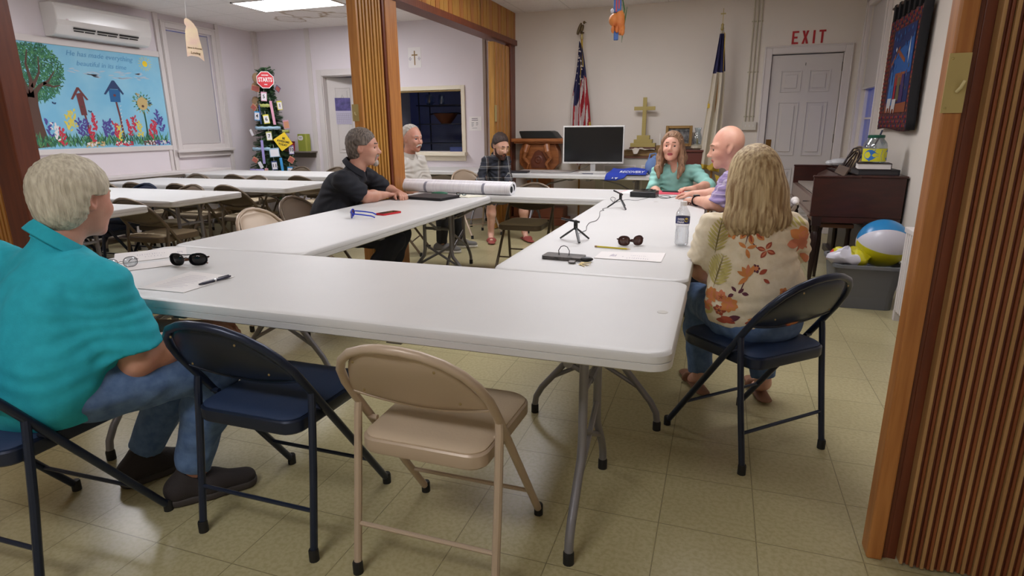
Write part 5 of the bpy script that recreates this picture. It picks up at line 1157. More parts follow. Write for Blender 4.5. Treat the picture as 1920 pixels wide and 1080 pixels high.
cards = [(-.05, 1.745, 'pink', '5'), (.185, 1.625, 'yellow', '1'), (-.05, 1.435, 'yellow', '6'), (-.19, 1.48, 'sky', '4'), (-.035, 1.20, 'green', '7'), (.0, .79, 'navy', '11'), (.30, 1.0, 'lilac', '10'), (.24, .70, 'sky', '16'), (.13, .54, 'pink', '20'), (-.26, .54, 'blue', '17')]
where = dict(zip([c_[3] for c_ in cards], ('just below the red octagonal sign', 'near the top of the tree on its right edge', 'in the upper middle of the tree', 'in the upper left of the tree', 'in the very middle of the tree', 'below the light blue picture card', 'right of the yellow diamond sign', 'right of the long bright blue strip', 'at the bottom of the visible tree', 'at the bottom left of the visible tree')))
for px, z, c, n_ in cards: tcard('number card, %s edges, %s' % (c, where[n_]), px, z, .10, .16, c, n_, rnd.uniform(-.12, .12), back='white')
pics = [(-.17, 1.86, .17, .10, 'orange', .25, 'orange picture card high on the left of the tree'), (.22, 1.86, .11, .10, 'navy', .6, 'blue and red picture card high on the right of the tree'), (-.23, 1.60, .11, .10, 'orange', .7, 'tilted orange card at the left edge, below the burlap bow'), (.26, 1.36, .12, .15, 'pink', -.1, 'pink and orange picture card right of the card numbered 6'), (.02, .97, .17, .16, 'blue', -.05, 'light blue picture card left of the yellow sign'), (-.05, .55, .18, .10, 'yellow', .1, 'yellow and blue picture card low in the middle of the tree'), (-.30, .87, .10, .09, 'orange', .6, 'small orange card low at the left edge of the tree'), (.32, .62, .12, .10, 'sky', .4, 'sky blue card low at the right edge of the tree'), (.28, .86, .11, .11, 'orange', .6, 'orange card below the card numbered 10'), (-.22, .80, .06, .12, 'white', -.4, 'thin white tag left of the card numbered 11'), (-.31, 1.25, .05, .12, 'white', -.4, 'thin white tag at the left edge of the tree, mid height'), (-.14, .70, .06, .14, 'pink', .1, 'pale pink tag below the thin white tag')]
for px, z, w, h, c, r_, lab in pics: tcard(lab, px, z, w, h, c, None, r_, 'picture_card', 'card', back={'orange': 'red', 'navy': 'red', 'pink': 'orange', 'blue': 'white', 'yellow': 'sky', 'sky': 'red'}.get(c))
for px, z, L, c, r_, lab in ((.06, 1.52, .42, 'pink', .08, 'long pink paper strip on the tree'), (-.16, .98, .42, 'lilac', 0, 'long lilac paper strip low on the left of the tree'), (.12, .74, .40, 'sky', .06, 'long bright blue paper strip low on the tree'), (-.14, 1.50, .34, 'navy', 0, 'thin dark blue ribbon strip high on the left of the tree')):
    tcard(lab, px, z, .045 if c != 'navy' else .02, L, c, None, -r_, 'paper_strip', 'strip')
for i, (z, a0, a1, c) in enumerate(((1.62, -.6, .3, 'green'), (1.31, -.9, .55, 'blue'), (1.26, .6, 1.2, 'green'), (1.02, -1.0, -.1, 'blue'), (.72, -1.1, -.4, 'lilac'), (.68, -.1, .9, 'green'))):
    t = thing('border_strip', '%s scalloped paper border wound round the tree, %s from the top' % (c, ('first', 'second', 'third', 'fourth', 'fifth', 'sixth')[i]), 'garland', (TX, TY, z)); r_ = trad(z)+.045; b = MB()
    base = math.atan2(F2.y, F2.x); K = 14
    V_ = []
    for k in range(K+1):
        a = base+a0+(a1-a0)*k/K; V_ += [(r_*math.cos(a), r_*math.sin(a), -.022+.004*math.sin(k*2)), (r_*math.cos(a), r_*math.sin(a), -.022+.045+.004*math.sin(k*1.7))]
    b.add(V_, [(2*k, 2*k+2, 2*k+3, 2*k+1) for k in range(K)]); b.build('border_paper', mat('card_'+c, card_cols[c], .6), t, solid=.002)
# octagonal red sign and yellow diamond sign
p, rz = on_tree(.0, 1.97, .09); t = thing('octagon_sign', 'red octagonal sign reading STARTS at the top of the tree', 'sign', p, 0, rot=(0, 0, rz))
oc = lambda r_: [(r_*math.cos(PI/8+k*PI/4), r_*math.sin(PI/8+k*PI/4)) for k in range(8)]
MB().prism(oc(.122), (0, 0, 0), (1, 0, 0), (0, 0, 1), .004).build('sign_border', paper, t, smooth=False); MB().prism(oc(.112), (0, -.004, 0), (1, 0, 0), (0, 0, 1), .001).build('sign_face', mat('sign_red', (206, 44, 54), .45), t, smooth=False)
text('sign_lettering', 'STARTS', .061, paper, t, (0, -.0055, 0), (HPI, 0, 0), .0004, font_scale=(.88, 1.3), bold=.002); text('sign_lettering', 'KINDNESS', .019, paper, t, (0, -.0055, .062), (HPI, 0, 0), .0004, bold=.001); text('sign_lettering', 'HERE', .018, paper, t, (0, -.0055, -.062), (HPI, 0, 0), .0004, bold=.001)
p, rz = on_tree(.15, 1.12, .07); t = thing('diamond_sign', 'yellow diamond sign reading BE AWESOME TODAY on the tree', 'sign', p, 0, rot=(0, .22, rz))
dm = lambda r_: [(r_, 0), (0, r_), (-r_, 0), (0, -r_)]
MB().prism(dm(.138), (0, 0, 0), (1, 0, 0), (0, 0, 1), .004).build('sign_face', mat('sign_yellow', (232, 200, 48), .45), t, smooth=False)
for s_, dz in (('BE', .045), ('AWESOME', 0), ('TODAY', -.045)): text('sign_lettering', s_, .041, black, t, (0, -.0055, dz), (HPI, 0, 0), .0004, font_scale=(.9, 1), bold=.0015)
# ---------------------------------------------------------------- people: bodies and clothes grown as smooth-blended solids
V3 = lambda *a: np.array(a, float)
class SDF:
    def __init__(s, h=.006): s.h = h; s.p = []
    def cap(s, a, b, ra, rb=None, k=.02, flat=None, cut=0, sub=False):
        """tapered capsule; flat=(axis, factor) squashes it across one axis; cut=1 ends it square at b"""
        a = V3(*a); b = V3(*b); rb = ra if rb is None else rb; m = max(ra, rb)*(1 if not flat else max(1, flat[1]))+k+2*s.h
        s.p.append(('c', a, b, ra, rb, k, flat, cut, sub, np.minimum(a, b)-m, np.maximum(a, b)+m)); return s
    def ell(s, c, r, k=.02, R=None, sub=False):
        c = V3(*c); r = V3(*r); m = r.max()+k+2*s.h
        s.p.append(('e', c, r, np.array(R) if R is not None else None, k, sub, c-m, c+m)); return s
    def path(s, pts, rs, k=.02, **kw):
        for i in range(len(pts)-1): s.cap(pts[i], pts[i+1], rs[i], rs[i+1], k, **kw)
        return s
    def field(s, pad=.02):
        lo = np.min([q[-2] for q in s.p if not (q[0] == 'e' and q[5])], axis=0)-pad; hi = np.max([q[-1] for q in s.p if not (q[0] == 'e' and q[5])], axis=0)+pad
        n = np.ceil((hi-lo)/s.h).astype(int)+1; s.lo = lo; s.n = n
        D = np.full(n, .08, np.float32); ax = [lo[i]+s.h*np.arange(n[i]) for i in range(3)]
        for q in s.p:
            i0 = np.clip(((q[-2]-lo)/s.h).astype(int), 0, n); i1 = np.clip(((q[-1]-lo)/s.h).astype(int)+2, 0, n)
            if (i1 <= i0).any(): continue
            X, Y, Z = np.meshgrid(*[ax[i][i0[i]:i1[i]] for i in range(3)], indexing='ij', sparse=False)
            if q[0] == 'c':
                _, a, b, ra, rb, k, flat, cut, sub = q[:9]
                ab = b-a; L2 = max(ab @ ab, 1e-9); px, py, pz = X-a[0], Y-a[1], Z-a[2]
                t = (px*ab[0]+py*ab[1]+pz*ab[2])/L2; tc = np.clip(t, 0, 1)
                qx, qy, qz = px-tc*ab[0], py-tc*ab[1], pz-tc*ab[2]
                sc = 1
                if flat:
                    f = V3(*flat[0]); f /= np.linalg.norm(f); d_ = qx*f[0]+qy*f[1]+qz*f[2]; e = (1/flat[1]-1)*d_
                    qx, qy, qz = qx+e*f[0], qy+e*f[1], qz+e*f[2]; sc = min(1, flat[1])
                d = (np.sqrt(qx*qx+qy*qy+qz*qz)-(ra+(rb-ra)*tc))*(sc if sc < 1 else 1)
                if cut: d = np.maximum(d, (t-1)*math.sqrt(L2))
            else:
                _, c, r, R, k, sub = q[:6]
                px, py, pz = X-c[0], Y-c[1], Z-c[2]
                if R is not None: px, py, pz = [R[0][i]*px+R[1][i]*py+R[2][i]*pz for i in range(3)]
                u = np.sqrt((px/r[0])**2+(py/r[1])**2+(pz/r[2])**2); g = np.sqrt((px/r[0]**2)**2+(py/r[1]**2)**2+(pz/r[2]**2)**2)
                d = u*(u-1)/np.maximum(g, 1e-6)
            sl = tuple(slice(i0[i], i1[i]) for i in range(3)); A = D[sl]
            if sub: hh = np.maximum(k-np.abs(A+d), 0)/k; D[sl] = np.maximum(A, -d)+hh*hh*k/4
            else: hh = np.maximum(k-np.abs(A-d), 0)/k; D[sl] = np.minimum(A, d)-hh*hh*k/4
        s.D = D; s.ax = ax
        return s
    def warp(s, fn):
        X, Y, Z = np.meshgrid(*s.ax, indexing='ij'); s.D = fn(s.D, X, Y, Z).astype(np.float32); return s
    def clip(s, n, off):
        n = V3(*n); n /= np.linalg.norm(n); return s.warp(lambda D, X, Y, Z: np.maximum(D, X*n[0]+Y*n[1]+Z*n[2]-off))
    def mesh(s, name):
        D = s.D; D[0], D[-1], D[:, 0], D[:, -1], D[:, :, 0], D[:, :, -1] = .01, .01, .01, .01, .01, .01
        S_ = D < 0; n = D.shape; off = [(i, j, k) for i in (0, 1) for j in (0, 1) for k in (0, 1)]
        def sh(A, o): return A[o[0]:n[0]-1+o[0], o[1]:n[1]-1+o[1], o[2]:n[2]-1+o[2]]
        cnt = sum(sh(S_, o).astype(np.int8) for o in off); act = (cnt > 0) & (cnt < 8)
        I = np.argwhere(act); idx = np.full(act.shape, -1, np.int64); idx[act] = np.arange(len(I))
        val = {o: sh(D, o)[act] for o in off}; P = np.zeros((len(I), 3)); W_ = np.zeros(len(I))
        for o in off:
            for a in range(3):
                if o[a]: continue
                o2 = tuple(1 if i == a else o[i] for i in range(3)); A, B = val[o], val[o2]; m = (A < 0) != (B < 0)
                t = np.where(m, A/np.where(m, A-B, 1), 0); p = np.zeros((len(I), 3)); p[:] = o; p[:, a] = t; P[m] += p[m]; W_[m] += 1
        P = (P/W_[:, None]+I)*s.h+s.lo
        F = []
        for a in range(3):
            b, c = (a+1) % 3, (a+2) % 3
            sl0 = [slice(1, -1)]*3; sl1 = [slice(1, -1)]*3; sl0[a] = slice(0, n[a]-1); sl1[a] = slice(1, n[a])
            A = S_[tuple(sl0)]; B = S_[tuple(sl1)]
            for m, flip in (((A & ~B), 0), ((~A & B), 1)):
                q = np.argwhere(m)
                if not len(q): continue
                q = q.copy(); q[:, b] += 1; q[:, c] += 1
                def ix(db, dc): r_ = q.copy(); r_[:, b] -= db; r_[:, c] -= dc; return idx[r_[:, 0], r_[:, 1], r_[:, 2]]
                f = np.stack([ix(1, 1), ix(0, 1), ix(0, 0), ix(1, 0)], 1); F.append(f[:, ::-1] if flip else f)
        F = np.concatenate(F); me = bpy.data.meshes.new(name)
        me.vertices.add(len(P)); me.vertices.foreach_set('co', P.ravel()); me.loops.add(len(F)*4); me.loops.foreach_set('vertex_index', F.ravel().astype(np.int32))
        me.polygons.add(len(F)); me.polygons.foreach_set('loop_start', np.arange(0, len(F)*4, 4, dtype=np.int32)); me.update(calc_edges=True); me.validate()
        me.polygons.foreach_set('use_smooth', np.ones(len(me.polygons), bool))
        return me
def folds(amp, sc=30, seed=0, vert=.5):
    def fn(D, X, Y, Z):
        w = np.sin(X*sc*.6+seed)+np.sin(Y*sc*.7+Z*sc*.4+seed*2)
        n_ = np.sin(X*sc*.9+Z*sc*vert+w*1.3+seed)*np.sin(Y*sc*.5-Z*sc*.8+w)+.5*np.sin((X-Y)*sc*1.9+Z*sc*1.1+w*1.7+seed*3)
        return D+amp*n_
    return fn
def obj_from(me, name, mats, parent, relax=0):
    for m in (mats if isinstance(mats, list) else [mats]): me.materials.append(m)
    o = bpy.data.objects.new(name, me); COL.objects.link(o); o.parent = parent
    if relax: k = o.modifiers.new('relax', 'SMOOTH'); k.iterations = relax; k.factor = .5
    return o
nrm = lambda v: V3(*v)/np.linalg.norm(v)
def head_frame(yaw, pitch, roll=0):
    """yaw>0 looks to the figure's left, pitch>0 looks down"""
    return np.array(Euler((-pitch, roll, yaw)).to_matrix())
def hand(F, wr, d, pn, side, curl=.4, s=1, spread=.16, thumb_out=.7):
    """palm and five fingers: d = pointing direction, pn = outward normal of the back of the hand, side = +1 when the thumb leaves toward d x pn"""
    d = nrm(d); pn = V3(*pn); pn = nrm(pn-d*(pn @ d)); u = np.cross(d, pn)*side; wr = V3(*wr)
    c = wr+d*.045*s
    F.cap(wr, wr+d*.02*s, .024*s, .026*s, .012, flat=(pn, .75))
    for t_ in (-.026, -.009, .009, .026): F.cap(wr+d*.022*s+u*t_*.7*s, wr+d*.078*s+u*t_*s, .0155*s, .0125*s, .010)
    L = (.066, .078, .073, .056)
    for i, t_ in enumerate((.027, .009, -.009, -.026)):
        p = wr+d*.080*s+u*t_*s; dd = nrm(d+u*spread*(t_/.027)); ang = 0
        for seg, (fr, r0, r1) in enumerate(((.45, .0092, .0086), (.30, .0086, .0080), (.25, .0080, .0070))):
            ang += curl*(.55, 1.0, .7)[seg]*(1+.08*i); e = dd*math.cos(ang)-pn*math.sin(ang); q = p+e*L[i]*fr*s; F.cap(p, q, r0*s, r1*s, .006); p = q
    b_ = wr+d*.022*s+u*.022*s-pn*.004; p1 = b_+nrm(d*.6+u*thumb_out-pn*.25)*.042*s; p2 = p1+nrm(d*.9+u*thumb_out*.35-pn*.35*curl)*.030*s; p3 = p2+nrm(d*1.0+u*.05-pn*.6*curl)*.024*s
    F.cap(b_, p1, .0145*s, .0115*s, .010); F.cap(p1, p2, .0110*s, .0098*s, .006); F.cap(p2, p3, .0098*s, .0078*s, .006)
def add_head(F, H, Rm, s=1, fem=False, jaw=1, nose=1):
    T = lambda p: H+Rm @ (V3(*p)*s)
    def E(p, r, k=.02, sub=False): F.ell(T(p), V3(*r)*s, k*s, R=Rm.T, sub=sub)
    E((0, -.018, .032), (.077, .097, .092), .03); E((0, .022, .0), (.066, .07, .09), .03)
    E((0, .030, -.045), (.055*(.93 if fem else 1), .058, .062), .025); E((0, .040, -.083), (.043*jaw*(.88 if fem else 1), .042, .030), .025); E((0, .072, -.100), (.020, .018, .017), .02)
    for x in (-1, 1):
        E((x*.036, .062, -.028), (.024, .026, .024), .02); F.cap(T((x*.050, .058, .024)), T((x*.012, .084, .022)), .010*s, .010*s, .014*s)
        E((x*.031, .095, .002), (.0165, .013, .0105), .012, sub=True); E((x*.075, -.010, -.006), (.011, .021, .032), .006)
        F.ell(T((x*.085, .000, -.002)), V3(.006, .011, .018)*s, .006*s, R=Rm.T, sub=True)
        F.cap(T((x*.041, .079, .0115)), T((x*.020, .086, .0120)), .0042*s, .0042*s, .004*s); F.cap(T((x*.040, .077, -.010)), T((x*.021, .083, -.0115)), .0035*s, .0035*s, .004*s)
    F.cap(T((0, .083, .012)), T((0, .108, -.026)), .0078*s, .0105*s*nose, .012*s); E((0, .109, -.031), (.0105*nose, .011, .0095), .008)
    for x in (-1, 1): E((x*.0115*nose, .100, -.034), (.0075, .010, .0075), .006)
    E((0, .088, -.060), (.023, .009, .0055), .005); E((0, .086, -.0705), (.019, .009, .0065), .005); F.ell(T((0, .099, -.0652)), V3(.021, .006, .0016)*s, .004*s, R=Rm.T, sub=True)
    return T
def person(label, loc, rz, J, skin, shirt, pants, hair, o):
    """J: joint positions in the seated figure's own frame (faces +y). o: options"""
    t = thing('person', label, 'person', loc, rz)
    h = o.get('h', .006); s = o.get('s', 1); Hs = o.get('head', 1); H = V3(*J['head']); Rm = head_frame(*o.get('look', (0, 0)))
    g = o.get('girth', 1); g2 = o.get('belly', 1)
    P, C_, N = [V3(*J[k]) for k in ('pelvis', 'chest', 'neck')]
    F = SDF(h)
    T = add_head(F, H, Rm, Hs, o.get('fem', False), o.get('jaw', 1), o.get('nose', 1))
    F.cap(N-V3(0, 0, .05), T((0, -.022, -.055)), .056*Hs*o.get('neckw', 1), .052*Hs*o.get('neckw', 1), .025); F.path([P, (P+C_)/2, C_, N-V3(0, 0, .05)], [.085*g2, .080*g2, .082*g, .055], .03)
    for sd in ('L', 'R'):
        sh, el, wr = [V3(*J[k+sd]) for k in ('sh', 'el', 'wr')]; hp, kn, an = [V3(*J[k+sd]) for k in ('hp', 'kn', 'an')]
        F.cap(C_+(sh-C_)*.35, sh, .05, .046*g, .03); F.path([sh, el], [.046*g, .040*g], .03); F.path([el, el+(wr-el)*.35, wr], [.038*g, .041*g, .025], .025)
        hd_ = J.get('hd'+sd); hn = J.get('hn'+sd, (0, 0, 1)); sgn = 1 if sd == 'L' else -1
        hand(F, wr, hd_ if hd_ is not None else wr-el, hn, o.get('thumb'+sd, -1 if sd == 'R' else 1), o.get('curl', .5), .96)
        F.path([hp, kn, kn+(an-kn)*.35, an], [.075*g, .052, .052, .034], .03); toe = V3(*J['toe'+sd]); F.cap(an, (an+toe)/2-V3(0, 0, .03), .034, .03, .02); F.cap((an+toe)/2-V3(0, 0, .03), an*.3+toe*.7-V3(0, 0, .012), .028, .020, .02, flat=((0, 0, 1), .6))
    me = F.field().mesh('body'); lipm = mat('lips_'+o.get('lip', 'plain'), {'plain': (176, 104, 94), 'rose': (150, 62, 66)}[o.get('lip', 'plain')], .5)
    body = obj_from(me, 'body', [skin, lipm], t, 2)
    co = np.empty(len(me.vertices)*3); me.vertices.foreach_get('co', co); co = co.reshape(-1, 3); Lc = (co-H) @ Rm/Hs
    lipv = ((Lc[:, 0]/.024)**2+((Lc[:, 2]+.0655)/.0115)**2 < 1) & (Lc[:, 1] > .07)
    mi = np.zeros(len(me.polygons), np.int32)
    fv = np.empty(len(me.loops), np.int32); me.loops.foreach_get('vertex_index', fv); fv = fv.reshape(-1, 4); mi[lipv[fv].sum(1) > 2] = 1; me.polygons.foreach_set('material_index', mi)
    # eyes
    for x in (-1, 1):
        b = MB(); e_ = T((x*.031, .0728, .001)); Rv = Matrix(Rm.tolist()); nn = 16
        b.ball(e_, .0125*Hs, nn, 14, R=Rv @ rotm(-HPI+o.get('gaze', 0)))
        b.m = [(2 if j < 2 else 1 if j < 5 else 0) for j in range(14) for k in range(nn)]
        b.build('eye', [mat('eye_white', (206, 196, 190), .3), mat('iris_'+o.get('iris', 'brown'), {'brown': (74, 52, 38), 'blue': (86, 112, 130)}[o.get('iris', 'brown')], .2), mat('pupil', (12, 12, 12), .1)], t)
    if o.get('brow', True):
        b = SDF(.003)
        for x in (-1, 1): b.path([T((x*.050, .066, .023)), T((x*.034, .086, .0305)), T((x*.014, .094, .0295))], [.0028*Hs, .0042*Hs, .0038*Hs], .004)
        obj_from(b.field(.01).mesh('eyebrows'), 'eyebrows', o.get('browmat', hair), t)
    # shirt
    sm = o.get('loose', 0)
    F = SDF(h+.001); sh0, sh1 = V3(*J['shL']), V3(*J['shR']); cx = (sh1-sh0); cx /= np.linalg.norm(cx); fw = nrm(np.cross(V3(0, 0, 1), cx)); fw = fw if fw[1] > 0 else -fw
    W_ = .5*np.linalg.norm(sh1-sh0); RC = np.array([cx if cx[0] > 0 else -cx, fw, V3(0, 0, 1)])
    up_ = nrm(C_-P); RT = np.stack([RC[0], nrm(np.cross(up_, RC[0])), up_], 0)
    F.ell(P+up_*.04, ((.165+sm)*g2, (.135+sm)*g2, .15), .08, R=RT)
    if o.get('low'): F.ell(P-V3(0, 0, .03)+fw*.0, V3(.178, .158, .12)*o['low'], .06, R=RC)
    F.ell((P*.55+C_*.45), ((.165+sm)*g2, (.128+sm)*g2, .17), .08, R=RT)
    F.ell(C_, ((W_*.90+sm)*1, .118*g+sm, .16), .07, R=RT); F.ell(C_+up_*.085, (W_*.92, .095*g+sm*.5, .085), .05, R=RT)
    F.cap(sh0, sh1, .050*g, .050*g, .05)
    slv = o.get('sleeve', .62)
    for sd in ('L', 'R'):
        sh, el, wr = [V3(*J[k+sd]) for k in ('sh', 'el', 'wr')]
        if slv <= 1: e_ = sh+(el-sh)*slv; F.cap(sh, e_, .060*g+sm*.4, .060*g+o.get('cuff', .008), .04, cut=1)
        else:
            F.cap(sh, el, .060*g+sm*.4, .050*g+sm*.3, .04); e_ = el+(wr-el)*(slv-1); F.cap(el, e_, .050*g+sm*.3, .040*g+o.get('cuff', .004), .03, cut=1)
    nk = T((0, -.022, -.06))
    cb = N*.82+nk*.18
    F.cap(N-V3(0, 0, .05), cb+V3(0, 0, -.01), .078*g, .066*Hs, .03)
    if o.get('vcut'): F.ell(cb+fw*.075-V3(0, 0, .035), (.030, .06, .07), .01, sub=True)
    F.field(); F.warp(folds(o.get('fold', .0035), o.get('fsc', 26), o.get('seed', 0)))
    def drag(D, X, Y, Z):       # creases fanning out of the armpits and pulled across the waist
        for k_, sd in enumerate('LR'):
            a_ = V3(*J['sh'+sd])-V3(0, 0, .10); px, py, pz = X-a_[0], Y-a_[1], Z-a_[2]; r_ = np.sqrt(px*px+py*py+pz*pz); hz_ = np.sqrt(px*px+py*py)
            D = D+o.get('drag', .0032)*np.exp(-((r_-.13)/.08)**2)*np.sin(np.arctan2(pz, hz_)*o.get('dn', 17)+k_*2+r_*14)
        w_ = np.exp(-((Z-P[2]-.07)/.06)**2); return D+o.get('drag', .0032)*.9*w_*np.sin(Z*120+np.sin(X*17+Y*13)*2.2)
    F.warp(drag)
    # open neck: carve a bowl round the neck, hem at the seat
    F.clip((0, 0, -1), -J.get('hem', .44))
    def carve(D, X, Y, Z):
        a = cb+V3(0, 0, .012); ax_ = nrm(nk-N+V3(0, .0, .02)); px, py, pz = X-a[0], Y-a[1], Z-a[2]; hh = px*ax_[0]+py*ax_[1]+pz*ax_[2]
        return np.maximum(D, np.minimum(.03, hh+o.get('vneck', 0)*np.clip((py*fw[1]+px*fw[0])*6, -.2, 1)*-.0))
    F.warp(carve)
    shirt_o = obj_from(F.mesh('shirt'), o.get('shirtname', 'shirt'), shirt, t, 2)
    if o.get('collar', True):
        b = MB(); r_ = .064*Hs*o.get('neckw', 1); ax_ = nrm(nk-N+V3(0, 0, .02)); sx = nrm(np.cross(ax_, V3(0, 1, 0)) if abs(ax_[1]) < .9 else V3(1, 0, 0)); sy = np.cross(ax_, sx)
        if sy @ fw < 0: sy = -sy; sx = -sx
        n_ = 30; prof_ = [(.000, .030), (.002, .040), (.008, .042), (.014, .030), (.022, .006), (.020, .003), (.008, .022), (-.002, .018), (-.003, -.01), (.000, .030)]
        vs = []; op = o.get('open', .35)
        for i in range(n_+1):
            a = HPI+op+(2*PI-2*op)*i/n_; dr_ = sx*math.cos(a)+sy*math.sin(a); fr_ = (1+math.sin(a))/2
            for (dr, dz) in prof_[:-1]: vs.append(cb+dr_*(r_+dr*(1+.5*fr_))+ax_*(dz-.012-.030*fr_*(1 if dz < .03 else .8))-V3(0, 0, .0))
        m_ = len(prof_)-1; fs = [(i*m_+k, i*m_+(k+1) % m_, (i+1)*m_+(k+1) % m_, (i+1)*m_+k) for i in range(n_) for k in range(m_)]
        b.add(vs, fs).add(vs[:m_], [tuple(range(m_))]).add(vs[-m_:], [tuple(range(m_))]); b.build('collar', shirt if not isinstance(shirt, list) else shirt[0], shirt_o)
    # trousers
    F = SDF(h+.001); lp = J.get('pants', .93)
    F.ell(P-V3(0, 0, .01), (.170*g2, .135*g2, .10), .06, R=RC)
    for sd in ('L', 'R'):
        hp, kn, an = [V3(*J[k+sd]) for k in ('hp', 'kn', 'an')]
        F.cap(hp, kn, .088*g, .068*g, .05)
        if lp > 0: F.path([kn, kn+(an-kn)*.4], [.066*g, .066*g], .03); F.cap(kn+(an-kn)*.4, kn+(an-kn)*lp, .066*g, .058, .03, cut=1)
        elif lp < 0: F.cap(hp, kn*.95+hp*.05, .09*g, .08, .03, cut=1)
    F.field(); F.warp(folds(.003, 34, 2, .9)); F.clip((0, 0, 1), .62); F.clip((0, 0, -1), -.03 if lp > 0 else -.36)
    obj_from(F.mesh('trousers'), o.get('pantsname', 'trousers'), pants, t, 1)
    # shoes
    for sd in ('L', 'R'):
        an, toe = V3(*J['an'+sd]), V3(*J['toe'+sd]); dz = V3(0, 0, 0); d = toe-an; d[2] = 0; d = nrm(d); base = V3(an[0], an[1], 0)-d*.045; z0 = V3(0, 0, toe[2]-.03)
        if o.get('shoe') is None: continue
        so, so2 = o['shoe']
        F = SDF(.006)
        if o.get('sandal'):
            F.cap(base+V3(0, 0, .016), base+d*.25+V3(0, 0, .014), .036, .042, .02, flat=((0, 0, 1), .35)); F.cap(base+d*.15+np.cross(d, V3(0, 0, 1))*.045+V3(0, 0, .03), base+d*.15-np.cross(d, V3(0, 0, 1))*.045+V3(0, 0, .03), .012, .012, .02); F.cap(base+d*.15+V3(0, 0, .05)-np.cross(d, V3(0, 0, 1))*.03, base+d*.15+V3(0, 0, .05)+np.cross(d, V3(0, 0, 1))*.03, .012, .012, .03)
        else:
            F.cap(base+V3(0, 0, .05), base+d*.10+V3(0, 0, .055), .040, .044, .03); F.cap(base+d*.10+V3(0, 0, .05), base+d*.215+V3(0, 0, .036), .046, .040, .04, flat=((0, 0, 1), .8)); F.cap(base+V3(0, 0, .06), an+V3(0, 0, .01), .042, .044, .03, cut=1)
        F.field(); F.clip((0, 0, -1), -.012)
        sh_o = obj_from(F.mesh('shoe'), 'sandal' if o.get('sandal') else 'shoe', so, t, 1)
        if so2 is not None:
            F = SDF(.006); F.cap(base+V3(0, 0, .02), base+d*.10+V3(0, 0, .02), .043, .046, .02); F.cap(base+d*.10+V3(0, 0, .02), base+d*.215+V3(0, 0, .02), .047, .043, .02); F.field(); F.clip((0, 0, -1), -.001); F.clip((0, 0, 1), .030)
            obj_from(F.mesh('sole'), 'sole', so2, sh_o, 1)
    return t, T, H, Rm, shirt_o, body
def short_hair(t, T, Rm, m, s=1, thick=.012, back=-.085, front=.0, name='hair', top=None, rough=.002, side=0, full=0):
    F = SDF(.004); 
    F.ell(T((0, -.020, .034)), V3(.078+thick, .098+thick, .093+thick)*s, .02, R=Rm.T)
    F.ell(T((0, -.045, -.03)), V3(.066+thick*.7, .062+thick, .075)*s, .03, R=Rm.T)
    F.field(); H0 = T((0, 0, 0))
    def f(D, X, Y, Z):
        x = (X-H0[0])*Rm[0, 0]+(Y-H0[1])*Rm[1, 0]+(Z-H0[2])*Rm[2, 0]; y = (X-H0[0])*Rm[0, 1]+(Y-H0[1])*Rm[1, 1]+(Z-H0[2])*Rm[2, 1]; z = (X-H0[0])*Rm[0, 2]+(Y-H0[1])*Rm[1, 2]+(Z-H0[2])*Rm[2, 2]
        x, y, z = x/s, y/s, z/s
        D = D+rough*(np.sin(x*170+y*60)*np.sin(z*120+y*90)+.6*np.sin(x*310+z*180+y*40))
        D = np.maximum(D, (y*.80-z*.60-.022-front))                 # forehead hairline
        D = np.maximum(D, np.where((y > -.015+side) & (z < .015), .02, -1))   # clear of the ears
        D = np.maximum(D, back-z)
        if top is not None: D = np.maximum(D, np.where((y > -.07) , z-top, -1))
        return D
    F.warp(f); return obj_from(F.mesh('hair'), name, m, t, 1)
def beard(t, T, Rm, m, s=1, low=-.125, full=True):
    F = SDF(.004)
    F.ell(T((0, .040, -.080)), V3(.057, .058, .050)*s, .02, R=Rm.T); F.ell(T((0, .078, -.098)), V3(.03, .026, .032)*s, .02, R=Rm.T)
    for x in (-1, 1): F.cap(T((x*.062, .012, -.02)), T((x*.050, .03, -.07)), .014*s, .018*s, .02)
    if full:
        for x in (-1, 1): F.cap(T((x*.004, .098, -.050)), T((x*.030, .080, -.066)), .006*s, .006*s, .006)
    F.ell(T((0, .100, -.066)), V3(.020, .018, .0085)*s, .004, R=Rm.T, sub=True)
    F.field(.01); H0 = T((0, 0, 0))
    def f(D, X, Y, Z):
        z = ((X-H0[0])*Rm[0, 2]+(Y-H0[1])*Rm[1, 2]+(Z-H0[2])*Rm[2, 2])/s; y = ((X-H0[0])*Rm[0, 1]+(Y-H0[1])*Rm[1, 1]+(Z-H0[2])*Rm[2, 1])/s
        return np.maximum(D, np.where(y > .05, z+.045, -1))+.0015*np.sin(X*300+Z*200)*np.sin(Y*260+Z*150)
    F.warp(f); return obj_from(F.mesh('beard'), 'beard', m, t, 1)
def seated(w=.19, lean=0, neck=.45, hz=.56, knee=.44, shz=.93, hw=.10, kz=.50):
    """default seated joints"""
    J = dict(pelvis=(0, 0, hz), chest=(0, .02+lean*.7, hz+.28), neck=(0, .0+lean, hz+.47), head=(0, .04+lean*1.15, hz+.62))
    for sd, x in (('L', -1), ('R', 1)):
        J['sh'+sd] = (x*w, .0+lean*.95, hz+.39); J['el'+sd] = (x*(w+.05), .10+lean, hz+.12); J['wr'+sd] = (x*.10, .32+lean*.3, hz+.06)
        J['hp'+sd] = (x*hw, .02, hz-.03); J['kn'+sd] = (x*(hw+.03), knee, kz); J['an'+sd] = (x*(hw+.03), knee-.02, .09); J['toe'+sd] = (x*(hw+.05), knee+.16, .03)
    return J
def skin_mat(name, c, c2): return mat(name, c, .5, c2=c2, scale=10, noise=.1, sub=.06, bump=.1, bscale=150)
